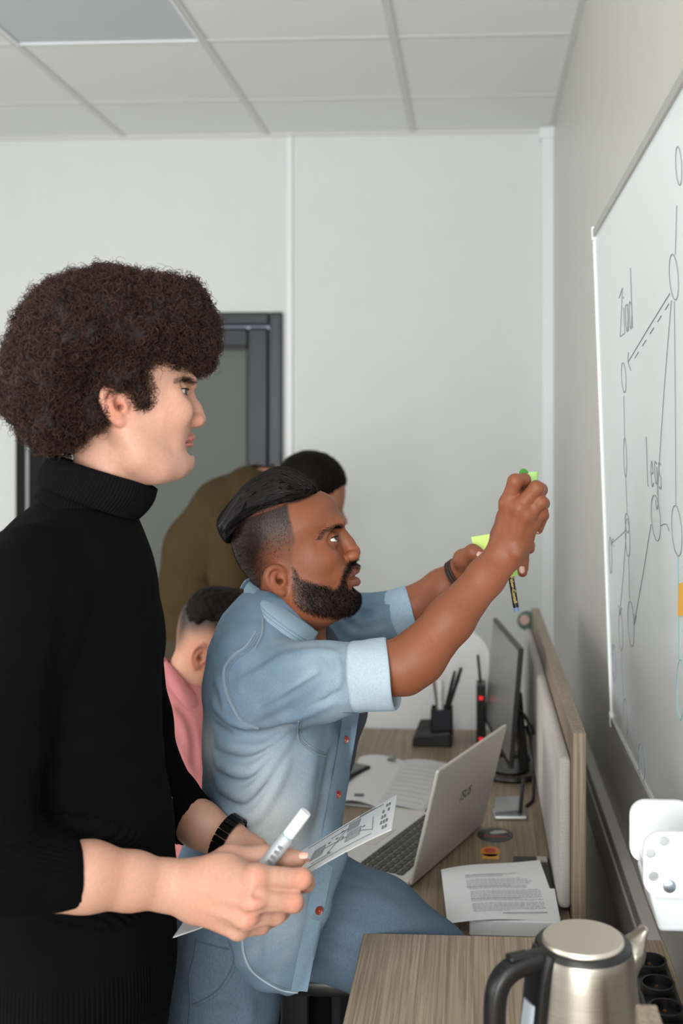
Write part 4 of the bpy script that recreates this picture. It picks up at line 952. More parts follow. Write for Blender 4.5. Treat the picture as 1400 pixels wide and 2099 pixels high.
# cropped sides: dense under the parting, fading towards the ear and temple
pl0, pl1 = L1(489, 1063), L1(597, 1024); pd = nrm(pl1-pl0); pn = np.array([pd[1], -pd[0]]); pn = pn if pn[1] < 0 else -pn
dist = ((f_-pl0[0])*pn[0] + (u_-pl0[1])*pn[1])/m2
hl = np.array([L1(*q) for q in ((654, 1004), (640, 1016), (618, 1026), (597, 1030), (600, 1050), (607, 1075), (612, 1098), (606, 1122), (606, 1150), (604, 1160), (585, 1165), (560, 1160), (545, 1175), (540, 1200), (525, 1215), (500, 1190), (450, 1120), (430, 1040), (520, 940), (640, 960))])
hlk = poly_sdf2(hl, hl[:, 0].min()-0.05, hl[:, 0].max()+0.05, hl[:, 1].min()-0.05, hl[:, 1].max()+0.05, 0.001)
zone = sm(0.002, -0.004, hlk(f_, u_))
bx_ = np.array([L1(*q)[0] for q in ((470, 1110), (560, 1150))]); back = sm(L1(568, 1120)[0], L1(505, 1120)[0], f_)
dens = np.clip(1.0 - sm(26, 112, dist) + 0.95*back, 0, 1)*0.80 + 0.20

earp = blob2(573, 1180, 30, 34, 0.082, 0.018)
part = np.exp(-(np.abs(dist-1)/2.2)**2)*sm(0, 12, ((f_-pl0[0])*pd[0]+(u_-pl0[1])*pd[1])/m2)*sm(112, 100, ((f_-pl0[0])*pd[0]+(u_-pl0[1])*pd[1])/m2)
cropm = isH*zone*dens*(1-0.9*np.clip(earp*1.6, 0, 1))
blend(isH*0.93*zone*dens*(1-0.9*np.clip(earp*1.6, 0, 1)), lin(13, 9, 8)); blend(isH*0.7*part, lin(116, 62, 42))
bm_ = beardm(V)*sm(0.30, 1, 1.0 + 0*f_)
tb = sm(L1(604, 1190)[0], L1(640, 1200)[0], f_)
brdm = isH*beardm(V)*sm(0.0, 0.9, 0.45+0.55*tb)
blend(isH*beardm(V)*(0.70+0.2*tb), lin(13, 9, 8))
lp = np.maximum(sm(0.0090, 0.0060, np.hypot((f_-L1(729, 1168)[0])*0.5, u_-L1(729, 1169)[1])), sm(0.0100, 0.0068, np.hypot((f_-L1(729, 1192)[0])*0.5, u_-L1(729, 1192)[1])))
lp = lp*sm(0.030, 0.022, np.abs(s_))*sm(L1(706, 1180)[0], L1(714, 1180)[0], f_)
blend(isH*0.8*lp, lin(112, 66, 58))
bp = [L1(*q) for q in ((659, 1096), (668, 1084), (682, 1076), (699, 1074))]
bd = np.min([np.hypot(f_-b[0], (u_-b[1])) for b in [np.array(bp[i])*(1-t)+np.array(bp[i+1])*t for i in range(3) for t in np.linspace(0, 1, 6)]], axis=0)
browm2 = isH*sm(0.0048, 0.0018, bd)*sm(0.008, 0.013, np.abs(s_))
blend(isH*0.5*sm(0.0048, 0.0020, bd)*sm(0.008, 0.013, np.abs(s_)), lin(26, 17, 14))
blend((1-isH)*0.35*np.clip(bnoise(V, 45, 3), 0, 1), lin(146, 86, 60))
vcol(man2.data, 'tone', tone)
for sg in (1, -1): eyeball('eyeball', ec2[sg], h2.f*0.93 + h2.u*0.30 + h2.s*0.34*(1 if sg > 0 else -0.6), 0.0121, man2, iris=(24, 14, 10))
nails('fingernail', [(P(985, 1136, 1.789), -FWD*0.8+UP*0.5, RIGHT*0.9-UP*0.5, 0.0062, 0.0050), (P(1070, 1168, 1.786), -FWD, -UP*0.9+RIGHT*0.1, 0.0060, 0.0046), (P(1104, 1088, 1.594), -FWD*0.6+RIGHT*0.4, -UP, 0.004, 0.004)], man2, srgb(205, 160, 145))
# ---- slicked-back hair on top
Sh = Sdf()
top_px = [(655, 1004), (640, 985), (618, 972), (583, 958), (548, 966), (503, 995), (464, 1040), (448, 1064), (449, 1083), (458, 1102), (470, 1112), (484, 1102), (502, 1082), (546, 1062), (600, 1043), (636, 1024)]
inflate(Sh, h2, top_px, lambda f, u: 0.0715 + 0*f, 0.034, power=2.0)
dirh = nrm(P(480, 1050, D2)-P(620, 985, D2))
def groove(p):
    f, s, u = h2.to(p); a = np.arctan2(s, 0.05 + 0*s)*0 + s*260 + (u*60) + 0.8*bnoise(p, 30, 2)
    return 0.0011*np.sin(a*1.6) + 0.0007*np.sin(a*3.7 + 1)
Sh.disp = groove
ph = np.array([A(x, y, z) for x in (438, 665) for y in (1118, 945) for z in (-0.080, 0.080)])
Vg, Fg = Sh.mesh(ph.min(0), ph.max(0), 0.0018)
g6 = np.random.default_rng(5); bv = bvh_of(Vg, Fg)
def strands(n):                             # combed strands laid over the mass
    vs = []; fs_ = []; o = 0
    for k in range(n):
        s0 = g6.uniform(-0.062, 0.066); x0, y0 = 640 - g6.uniform(0, 70), 985; st = []
        for t in np.linspace(0, 1, 12):
            x = x0 + (455-x0)*t; f0, u0 = L1(x, 940 + 150*max(0, t-0.35)**1.2); org = h2.w(f0, s0*(1-0.25*t), u0) + h2.u*0.05
            q = bv.ray_cast(Vector(org), Vector(-h2.u + h2.f*0.75*max(0, t-0.45)))
            if q[0] is None: break
            st.append(np.array(q[0]) + np.array(q[1])*0.0004)
        if len(st) < 4: continue
        st = catmull(np.array(st), 2, closed=False); m = MB().tube(st, [0.00075*(1-0.5*i/len(st)) for i in range(len(st))], 3, cap=False); fs_ += [tuple(i+o for i in q) for q in m.f]; vs += m.v; o += len(m.v)
    return np.array(vs), np.array(fs_)
def strands2(n):                            # strands combed back along both flanks
    vs = []; fs_ = []; o = 0; tp = catmull(np.array([(642, 988), (583, 962), (503, 1000), (466, 1044), (452, 1072)], float), 4, closed=False); bt = catmull(np.array([(640, 1012), (562, 1040), (506, 1063), (480, 1088), (468, 1104)], float), 4, closed=False)
    for k in range(n):
        sg = 1 if k % 3 else -1; v = g6.uniform(0.05, 1.0); j0 = g6.integers(0, 6); j1 = g6.integers(11, 17); st = []
        for j in range(j0, j1):
            x, y = tp[j]*(1-v) + bt[j]*v + np.array([0, 2.0*math.sin(j*0.5 + k)]); f0, u0 = L1(x, y); q = bv.ray_cast(Vector(h2.w(f0, sg*0.2, u0)), Vector(-sg*h2.s))
            if q[0] is None: continue
            st.append(np.array(q[0]) + np.array(q[1])*0.0003)
        if len(st) < 4: continue
        m = MB().tube(st, [0.0007*(1-0.5*i/len(st)) for i in range(len(st))], 3, cap=False); fs_ += [tuple(i+o for i in q) for q in m.f]; vs += m.v; o += len(m.v)
    return np.array(vs), np.array(fs_)
Vs, Fs = merge([strands(300), strands2(330)])
Vm, Fm = merge([(Vg, Fg), (Vs, Fs)])
hr2 = solid('slicked_hair', Vm, Fm, mat('hair_black', srgb(8, 6, 6), rough=0.7, spec=0.08), man2); hr2['label'] = 'black slicked-back top hair'
hr2.data.materials.append(mat('hair_black_shine', srgb(17, 13, 13), rough=0.38, spec=0.35)); hr2.data.polygons.foreach_set('material_index', np.r_[np.zeros(len(Fg), np.int32), np.ones(len(Fs), np.int32)])
lashes(S2, man2, srgb(14, 10, 9))
g7 = np.random.default_rng(17); M_fz = mat('beard_black', srgb(10, 7, 6), rough=0.65, spec=0.12)
fuzz('beard', Vh, Fh, brdm[:nh], 9000, 0.0042, 0.00026, -h2.u*0.7 + h2.f*0.15, M_fz, man2, g7, 0.6, 0.6)
fuzz('cropped_hair', Vh, Fh, np.maximum(cropm[:nh]-0.12, 0)*(1-sm(0.05, 0.2, brdm[:nh])), 12000, 0.0026, 0.00022, -h2.f*0.45 - h2.u*0.45, M_fz, man2, g7, 0.5, 0.5)
fuzz('eyebrows', Vh, Fh, browm2[:nh], 900, 0.006, 0.00024, -h2.f*0.8 + h2.u*0.1, M_fz, man2, g7, 0.35, 0.35)
# ---- denim shirt
def cloth_mat(name, scale, fac, bumpk, attr='tone', rough=0.85):
    return mat(name, (0.5, 0.5, 0.5, 1), rough=rough, spec=0.15, attr=attr, noise=((scale, scale, scale*0.25), 3, 0.8, fac), bump=bumpk)
M_denim = cloth_mat('denim', 1100, 0.88, (1500, 0.30, 0.001))
Sd = Sdf()
def t2z(py, x0, x1, lat): return (C2((x0+x1)/2, py), lat, (x1-x0)/2*m2)
Sd.loft([t2z(1255, 505, 640, 0.060), t2z(1290, 462, 656, 0.110), t2z(1330, 440, 668, 0.160), t2z(1400, 430, 690, 0.175), t2z(1500, 428, 714, 0.172), t2z(1600, 428, 708, 0.166), t2z(1700, 424, 694, 0.166), t2z(1780, 430, 680, 0.165), t2z(1860, 455, 668, 0.16)], T2, k=0.03)
# skirt of the shirt hanging over the hip on the near side
Sd.loft([(P(575, 1760, 1.62), 0.045, 0.100), (P(572, 1860, 1.60), 0.032, 0.075), (P(570, 1940, 1.592), 0.024, 0.056), (P(583, 1992, 1.592), 0.018, 0.040), (P(602, 2020, 1.592), 0.012, 0.020)], nrm(-FWD), k=0.04)
hemc = P(600, 1930, 1.592)
ss = [P(512, 1400, 1.640), P(540, 1405, 1.600), P(600, 1404, 1.572), P(660, 1398, 1.560), P(735, 1385, 1.548)]; sr = [0.064, 0.063, 0.0585, 0.054, 0.0475]
for i in range(4): Sd.cap(ss[i], ss[i+1], sr[i], sr[i+1], k=0.018)
s3 = [P(590, 1345, 1.84), P(650, 1310, 1.885), P(720, 1280, 1.905), P(815, 1258, 1.905)]; r3 = [0.060, 0.056, 0.050, 0.043]
for i in range(3): Sd.cap(s3[i], s3[i+1], r3[i], r3[i+1], k=0.02)
# neck opening
Sd.loft([(P(585, 1215, D2), 0.052, 0.052), (P(610, 1300, D2), 0.050, 0.050)], T2, op='s', k=0.008)
pd_ = np.array([P(400, 1200, 1.45), P(400, 2060, 1.45), P(860, 1200, 2.0), P(860, 2060, 2.0), P(400, 1200, 2.0), P(860, 2060, 1.45)])
lo_, hi_ = pd_.min(0), pd_.max(0)
V0, F0 = Sd.mesh(lo_, hi_, 0.010)
Sd.disp = lambda p: 0.0011*bnoise(p, 34, 21) + 0.0005*bnoise(p, 95, 22)
wr = [
 # sleeve: long folds from the armpit to the cuff, seam puckers
 ([(500, 1478), (570, 1440), (650, 1398), (715, 1372)], 0.010, 0.006), ([(530, 1490), (610, 1468), (690, 1432)], 0.009, 0.005), ([(560, 1350), (640, 1338), (710, 1345)], 0.010, 0.004),
 ([(520, 1455), (590, 1415), (660, 1370)], 0.007, -0.005), ([(600, 1468), (660, 1440), (718, 1405)], 0.006, -0.004), ([(680, 1330), (695, 1370), (690, 1420)], 0.008, 0.004), ([(705, 1330), (712, 1380), (706, 1440)], 0.007, -0.004), ([(640, 1335), (668, 1380), (660, 1440)], 0.008, 0.0035),
 ([(480, 1400), (530, 1380), (600, 1330)], 0.008, 0.0035),
 # armpit and side: radiating folds
 ([(478, 1500), (540, 1510), (600, 1482)], 0.010, -0.008), ([(440, 1520), (520, 1535), (590, 1495)], 0.009, 0.0065), ([(436, 1560), (510, 1580), (580, 1520)], 0.010, 0.0065), ([(436, 1600), (500, 1630), (560, 1560), (600, 1500)], 0.010, 0.007), ([(440, 1655), (510, 1680), (560, 1620), (590, 1550)], 0.010, 0.006), ([(436, 1540), (510, 1558), (580, 1505)], 0.006, -0.004), ([(436, 1582), (505, 1605), (565, 1545)], 0.006, -0.0045), ([(440, 1630), (505, 1655), (555, 1595)], 0.006, -0.0045),
 ([(434, 1440), (470, 1475), (520, 1500)], 0.008, 0.004), ([(434, 1480), (480, 1510), (540, 1525)], 0.006, -0.004),
 ([(640, 1520), (630, 1620), (600, 1740)], 0.018, 0.006), ([(680, 1530), (665, 1640), (640, 1760)], 0.012, -0.006), ([(600, 1760), (610, 1850), (600, 1950)], 0.014, 0.005), ([(560, 1850), (550, 1920), (545, 1980)], 0.010, -0.004), ([(470, 1700), (540, 1730), (620, 1720)], 0.012, 0.005), ([(450, 1740), (530, 1770), (610, 1770)], 0.010, -0.005),
 # yoke and back
 ([(445, 1330), (480, 1345), (520, 1330)], 0.010, 0.003), ([(438, 1390), (455, 1420), (462, 1470)], 0.008, 0.003),
 # far sleeve
 ([(690, 1240), (740, 1275), (800, 1255)], 0.009, 0.006), ([(700, 1290), (750, 1262), (800, 1225)], 0.008, -0.005), ([(720, 1235), (760, 1250), (800, 1240)], 0.006, 0.004), ([(690, 1270), (730, 1300), (790, 1285)], 0.008, 0.005)]
wrinkle(Sd, V0, F0, [(a, w*0.9, e*1.6) for a, w, e in wr])
Vd, Fd = Sd.mesh(lo_, hi_, 0.0035)
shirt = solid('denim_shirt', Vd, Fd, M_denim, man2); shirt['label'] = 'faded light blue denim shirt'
f_, s_, u_ = t2.to(Vd); c2 = t2.loc
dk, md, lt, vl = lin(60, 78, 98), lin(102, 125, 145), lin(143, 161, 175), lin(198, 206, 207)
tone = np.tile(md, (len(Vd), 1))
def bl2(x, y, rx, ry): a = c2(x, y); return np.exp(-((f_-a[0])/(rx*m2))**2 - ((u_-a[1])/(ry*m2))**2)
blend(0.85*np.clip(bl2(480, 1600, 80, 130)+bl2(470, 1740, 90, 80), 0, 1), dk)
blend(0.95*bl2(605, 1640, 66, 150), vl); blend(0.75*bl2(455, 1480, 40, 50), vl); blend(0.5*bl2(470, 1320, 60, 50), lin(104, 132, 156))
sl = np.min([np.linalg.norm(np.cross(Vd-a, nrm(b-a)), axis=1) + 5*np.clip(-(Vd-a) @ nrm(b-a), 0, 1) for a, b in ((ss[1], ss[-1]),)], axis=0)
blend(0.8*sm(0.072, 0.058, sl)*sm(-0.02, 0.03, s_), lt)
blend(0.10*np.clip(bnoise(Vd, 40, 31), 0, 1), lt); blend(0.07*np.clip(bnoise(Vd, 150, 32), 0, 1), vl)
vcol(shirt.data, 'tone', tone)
bvs = bvh_of(Vd, Fd)
M_thread = mat('seam_thread', srgb(104, 116, 122), rough=0.8); M_seam = mat('seam_denim', srgb(122, 138, 152), rough=0.9); M_seaml = mat('seam_light', srgb(158, 176, 188), rough=0.9)
def seam(bv_, pts, r, material, parent, name='seam', lift=0.0004, n=5, dash=None):
    q = catmull(np.array(pts, float), 8, closed=False); run = []; m = MB(); k = 0
    P3 = [hit(bv_, *z, back=lift)[0] for z in q]
    cur = []
    for p_ in P3 + [None]:
        if p_ is None or (cur and np.linalg.norm(p_-cur[-1]) > 0.03):
            if len(cur) > 2: m.tube(cur, r, n)
            cur = [] if p_ is None else [p_]
        else: cur.append(p_)
    if m.v: return m.build(name, material, parent, smooth=True)
def stitches(bv_, pts, parent, step=4.5, r=0.00042, material=None):      # single thread stitches along a line
    q = np.array(catmull(np.array(pts, float), 12, closed=False)); L = np.r_[0, np.cumsum(np.hypot(*np.diff(q, axis=0).T))]; m = MB()
    for a in np.arange(0, L[-1]-step, step):
        p0 = [np.interp(a, L, q[:, i]) for i in (0, 1)]; p1 = [np.interp(a+step*0.62, L, q[:, i]) for i in (0, 1)]
        A_, B_ = hit(bv_, *p0, back=0.0004)[0], hit(bv_, *p1, back=0.0004)[0]
        if A_ is None or B_ is None or np.linalg.norm(A_-B_) > 0.02: continue
        m.tube([A_, B_], r, 4)
    if m.v: o = m.build('stitching', material or M_thread, parent); o['kind'] = 'stuff'
arm = [(524, 1296), (505, 1325), (478, 1345), (460, 1372), (462, 1410), (478, 1450), (500, 1482), (530, 1492)]
seam(bvs, arm, 0.0022, M_seam, shirt); stitches(bvs, [(x+5, y+4) for x, y in arm], shirt); stitches(bvs, [(x+9, y+6) for x, y in arm], shirt)
seam(bvs, [(538, 1268), (536, 1300), (522, 1330)], 0.0018, M_seam, shirt); stitches(bvs, [(543, 1268), (541, 1300), (527, 1330)], shirt)
pk = [(612, 1478), (610, 1505), (618, 1525), (648, 1545), (668, 1550)]
seam(bvs, pk, 0.0014, M_seam, shirt, 'pocket_edge'); stitches(bvs, [(x+4, y-3) for x, y in pk], shirt); stitches(bvs, [(x+8, y-6) for x, y in pk], shirt)
# placket with buttons down the open front edge
pe = [(736, 1462), (727, 1520), (715, 1590), (703, 1660), (690, 1735), (674, 1810), (658, 1890), (642, 1970), (630, 2033)]
pl_in = [(x-34, y-3) for x, y in pe]
def strip(bv_, a, b, lift, th, nu, nv, wave=0.0):
    qa, qb = catmull(np.array(a, float), nu, closed=False), catmull(np.array(b, float), nu, closed=False); v = []; ok = []
    for i in range(len(qa)):
        for j in range(nv):
            t = j/(nv-1); x, y = qa[i]*(1-t)+qb[i]*t; p_, n_ = hit(bv_, x, y, back=lift)
            v.append(p_)
    # fill gaps from neighbours on the inner side
    nvv = len(qa)
    for i in range(nvv):
        good = [j for j in range(nv) if v[i*nv+j] is not None]
        if not good:
            v[i*nv:(i+1)*nv] = [None]*nv; continue
        for j in range(nv):
            if v[i*nv+j] is None:
                g = min(good, key=lambda z: abs(z-j)); dref = (v[i*nv+g]-CAM) @ FWD; t = j/(nv-1); x, y = qa[i]*(1-t)+qb[i]*t; v[i*nv+j] = P(x, y, dref + 0.0006*abs(j-g))
    for i in range(nvv):
        if v[i*nv] is None:
            src = next(k for k in list(range(i, nvv)) + list(range(i, -1, -1)) if v[k*nv] is not None)
            for j in range(nv):
                t = j/(nv-1); x, y = qa[i]*(1-t)+qb[i]*t; v[i*nv+j] = P(x, y, (v[src*nv+j]-CAM) @ FWD)
    v = np.array(v).reshape(nvv, nv, 3)
    for _ in range(6):                      # relax depth jumps
        d = (v-CAM) @ FWD; d2 = d.copy(); d2[1:-1] = (d[:-2]+2*d[1:-1]+d[2:])/4; v = CAM + (v-CAM)*(d2/d)[..., None]
    return v
def sheet(name, G, th, material, parent, away=None):     # grid of points given thickness
    nu, nv = G.shape[:2]; away = FWD if away is None else away
    v = np.concatenate([G.reshape(-1, 3), (G + nrm(away)*th).reshape(-1, 3)]); o = nu*nv; f = []
    for i in range(nu-1):
        for j in range(nv-1):
            a = i*nv+j; f += [(a, a+1, a+nv+1, a+nv), (o+a+nv, o+a+nv+1, o+a+1, o+a)]
    ring = [j for j in range(nv)] + [i*nv+nv-1 for i in range(1, nu)] + [(nu-1)*nv+j for j in range(nv-2, -1, -1)] + [i*nv for i in range(nu-2, 0, -1)]
    for k in range(len(ring)): a, b = ring[k], ring[(k+1) % len(ring)]; f.append((b, a, o+a, o+b))
    me = mesh_np(name, v, np.array(f)); ob = link(name, me, material, parent, True)
    try: me.set_sharp_from_angle(angle=math.radians(50))
    except Exception: pass
    return ob
M_plk = mat('denim_placket', srgb(126, 149, 167), rough=0.88, spec=0.15, noise=((700, 700, 300), 3, 0.8, 0.88), bump=(1300, 0.3, 0.001))
G = strip(bvs, pl_in, pe, 0.0016, 0.003, 6, 6); plk = sheet('placket', G, 0.006, M_plk, shirt)
bvp = BVHTree.FromPolygons([tuple(x) for x in G.reshape(-1, 3)], [(i*6+j, i*6+j+1, (i+1)*6+j+1, (i+1)*6+j) for i in range(G.shape[0]-1) for j in range(5)])
for off in (-5, -29): stitches(bvp, [(x+off, y-1) for x, y in pe[:-1]] + [(pe[-1][0]+off, pe[-1][1]-6)], shirt)
M_btn = mat('button_red', srgb(128, 44, 30), rough=0.3, coat=0.3)
def button(p_, n_, r, material, parent):
    n_ = nrm(n_); b = MB().lathe([(0.0, 0.0), (r, 0.0), (r, 0.0012), (r*0.86, 0.0024), (r*0.72, 0.0021), (r*0.5, 0.0014), (0.0, 0.0014)], p_, 20, n_).build('button', material, parent, smooth=True)
    MB().lathe([(0.0, 0.0012), (r*0.13, 0.0012), (r*0.13, 0.0021), (0.0, 0.0021)], p_, 8, n_).build('button_thread', mat('thread_tan', srgb(190, 160, 130), rough=0.8), b)
for x, y in ((707, 1516), (692, 1628), (675, 1745), (654, 1866)):
    p_, n_ = hit(bvp, x, y)
    if p_ is None: p_, n_ = hit(bvs, x, y)
    if p_ is not None: button(p_ - FWD*0.0005, nrm(-FWD*0.9+RIGHT*0.35), 0.0062, M_btn, shirt)
stitches(bvs, [(498, 1905), (502, 1950), (522, 1988), (575, 2022), (622, 2029)], shirt)
seam(bvs, [(496, 1910), (500, 1955), (520, 1994), (574, 2028), (624, 2035)], 0.0018, M_seaml, shirt, 'hem')
# collar: near and far wings of one folded band
M_col = mat('denim_collar', srgb(133, 155, 172), rough=0.88, spec=0.15, noise=((600, 600, 260), 3, 0.8, 0.89), bump=(1300, 0.3, 0.001))
inn = [(511, 1184), (528, 1203), (556, 1228), (590, 1252), (625, 1276), (652, 1296)]; outp = [(499, 1200), (504, 1228), (534, 1262), (574, 1294), (610, 1318), (633, 1334)]
di = [1.735, 1.690, 1.655, 1.642, 1.645, 1.665]; do = [1.735, 1.672, 1.622, 1.602, 1.606, 1.628]
def colgrid(mirror):
    a3 = catmull(np.array([P(*p, d) for p, d in zip(inn, di)]), 6, closed=False); b3 = catmull(np.array([P(*p, d) for p, d in zip(outp, do)]), 6, closed=False); G = []
    for i in range(len(a3)):
        row = []
        for t in np.linspace(0, 1, 8):
            p_ = a3[i]*(1-t) + b3[i]*t + (UP*0.5 - FWD*0.6)*0.008*math.sin(t*math.pi)*(0.5+0.5*math.sin(i/len(a3)*3))
            row.append(p_)
        G.append(row)
    G = np.array(G)
    if mirror:
        q = G-C2(575, 1260); s = q @ T2; G = G - 2*s[..., None]*T2
    return G
for mi in (False, True):
    G = colgrid(mi); sheet('collar', G if not mi else G, 0.003, M_col, shirt, away=(-UP*0.6 + (FWD if not mi else -FWD)*0.6))
    if not mi:
        bvc = BVHTree.FromPolygons([tuple(x) for x in G.reshape(-1, 3)], [(i*8+j, i*8+j+1, (i+1)*8+j+1, (i+1)*8+j) for i in range(G.shape[0]-1) for j in range(7)])
        for off in ((4, -6), (8, -11)): stitches(bvc, [(x+off[0], y+off[1]) for x, y in outp[1:]], shirt)
        stitches(bvc, [(634, 1328), (640, 1318), (650, 1302)], shirt)
# inner stand of the collar
st = [P(512, 1190, 1.735), P(532, 1214, 1.672), P(565, 1244, 1.650), P(610, 1276, 1.648), P(648, 1304, 1.668)]
# rolled cuffs
def cuff(name, a, b, ra, rb, th, material, parent, tilt=None):
    ax = nrm(b-a); e = nrm(np.cross(ax, UP)); e2 = np.cross(e, ax); n = 56; v = []; L = np.linalg.norm(b-a)
    prof = [(0.0, ra-0.002), (0.0, ra+th), (0.08, ra+th*1.35), (0.3, ra+th*1.1), (0.6, ra+(rb-ra)*0.6+th*1.2), (0.9, rb+th*1.25), (0.98, rb+th*1.05), (1.0, rb+th*0.5), (0.985, rb-0.001), (0.9, rb-0.003), (0.5, rb-0.004)]
    for t, r in prof:
        for k in range(n):
            an = 2*math.pi*k/n; w = 1 + 0.018*math.sin(3*an+1)*t + 0.012*math.sin(7*an+t*3); c = a + ax*(L*t + (0.003*math.sin(2*an+0.6) if t > 0.5 else 0) + (0 if tilt is None else tilt*math.sin(an)*L*t))
            v.append(c + (e*math.cos(an) + e2*math.sin(an))*r*w)
    m = len(prof); f = [(i*n+k, i*n+(k+1) % n, (i+1)*n+(k+1) % n, (i+1)*n+k) for i in range(m-1) for k in range(n)]
    o = link(name, mesh_np(name, np.array(v), np.array(f)), material, parent, True); return o
M_cuf = mat('denim_cuff', srgb(168, 185, 197), rough=0.88, spec=0.15, noise=((500, 500, 300), 3, 0.8, 0.91), bump=(1200, 0.35, 0.001))
ca, cb = P(722, 1388, 1.549), P(806, 1381, 1.544)
c1 = cuff('cuff', ca, cb, 0.0465, 0.0480, 0.0032, M_cuf, shirt, tilt=-0.06); 
cuff('cuff', P(806, 1261, 1.905), P(850, 1245, 1.90), 0.0405, 0.0385, 0.0028, mat('denim_cuff_far', srgb(138, 160, 178), rough=0.88, noise=((500, 500, 300), 3, 0.8, 0.91)), shirt)
# dark T-shirt seen in the open front
Si = Sdf(); Si.loft([(C2(640, 1330, -0.05), 0.05, 0.03), (C2(668, 1420, -0.06), 0.07, 0.05), (C2(684, 1480, -0.06), 0.07, 0.043), (C2(655, 1570, -0.06), 0.07, 0.045), (C2(620, 1700, -0.05), 0.07, 0.045)], T2)
q_ = np.array([P(560, 1290, 1.58), P(760, 1800, 1.9), P(560, 1800, 1.58), P(760, 1290, 1.9)])
Vi, Fi = Si.mesh(q_.min(0)-0.02, q_.max(0)+0.02, 0.007); solid('t_shirt', Vi, Fi, mat('navy_cotton', srgb(60, 66, 80), rough=0.9, noise=(400, 2, 0.5, 0.85)), man2)
# ---- trousers
M_trs = mat('blue_chino', srgb(92, 110, 128), rough=0.8, spec=0.2, noise=((500, 500, 200), 3, 0.7, 0.86), bump=(900, 0.2, 0.001))
Sp = Sdf()
Sp.loft([(P(500, 1760, 1.72), 0.125, 0.098), (P(472, 1860, 1.72), 0.160, 0.105), (P(462, 1960, 1.72), 0.165, 0.098), (P(470, 2030, 1.72), 0.150, 0.080)], T2, k=0.03)
Sp.chain([hN + UP*0.02, P(448, 2060, 1.645), kneeN, ankN], [0.085, 0.083, 0.072, 0.060], k=0.03)
Sp.chain([hF, P(640, 1868, 1.775), P(760, 1912, 1.757), kneeF, kneeF*0.6+ankF*0.4, ankF], [0.094, 0.093, 0.087, 0.078, 0.07, 0.06], k=0.03)
pp = np.array([hN, hF, kneeF, ankN, ankF, P(350, 1720, 1.55), P(420, 1720, 1.9)]); lo_, hi_ = pp.min(0)-0.11, pp.max(0)+0.11
V0, F0 = Sp.mesh(lo_, hi_, 0.011)
Sp.disp = lambda p: 0.0012*bnoise(p, 30, 41)
wrinkle(Sp, V0, F0, [([(650, 1780), (720, 1800), (800, 1850)], 0.012, 0.004), ([(660, 1840), (740, 1830), (830, 1870)], 0.012, 0.005), ([(655, 1890), (720, 1900), (790, 1940)], 0.010, 0.005), ([(650, 1925), (700, 1955), (760, 1965)], 0.009, -0.005), ([(380, 2060), (440, 2040), (520, 2050)], 0.010, 0.004), ([(370, 2090), (440, 2075), (500, 2085)], 0.008, -0.004), ([(372, 1960), (395, 2000), (398, 2060)], 0.009, 0.005), ([(490, 2030), (510, 2060), (515, 2095)], 0.010, 0.005)])
Vp, Fp = Sp.mesh(lo_, hi_, 0.0058)
trs = solid('trousers', Vp, Fp, M_trs, man2); bvt = bvh_of(Vp, Fp)
M_ts = mat('chino_seam', srgb(86, 99, 114), rough=0.85)
seam(bvt, [(402, 1925), (398, 1960), (388, 2000), (390, 2050), (386, 2099)], 0.0013, M_ts, trs)
seam(bvt, [(402, 1928), (440, 1940), (470, 1946)], 0.0012, M_ts, trs, 'pocket_edge'); seam(bvt, [(468, 1930), (480, 1960), (470, 1995), (440, 2035), (394, 2060)], 0.0013, M_ts, trs, 'pocket_edge')
stitches(bvt, [(474, 1930), (486, 1962), (475, 2000), (443, 2041), (400, 2064)], trs, material=M_ts)
M_shoe2 = mat('brown_leather', srgb(70, 50, 38), rough=0.45)
shoe('shoe', np.array([ankN[0]+0.17, ankN[1], 0]), np.array([ankN[0]-0.06, ankN[1], 0]), M_shoe2, man2)
shoe('shoe', np.array([ankF[0]+0.16, ankF[1], 0.115]), np.array([ankF[0]-0.07, ankF[1], 0.115]), M_shoe2, man2)
# ---- bracelet on the far wrist
bc = P(941, 1181, 1.862); bax = nrm(P(968, 1160, 1.85)-P(905, 1206, 1.88)); e1 = nrm(np.cross(bax, UP)); e2 = nrm(np.cross(bax, e1)); br = None
for k in range(3):
    o = MB().tube([bc + bax*0.005*(k-1) + (e1*math.cos(a)*0.0285 + e2*math.sin(a)*0.0305) for a in np.linspace(0, 6.2832, 40)[:-1]], 0.0021, 6, closed=True).build('bracelet' if k == 0 else 'bracelet_cord', mat('brown_cord', srgb(52, 34, 30), rough=0.6), man2 if k == 0 else br, smooth=True)
    br = br or o
cl = bc - FWD*0.024 - UP*0.022
MB().box(cl - np.array([0.006, 0.003, 0.003]), cl + np.array([0.006, 0.003, 0.003])).build('clasp', mat('silver', srgb(190, 192, 195), rough=0.25, metal=1.0), br, bevel=0.001)
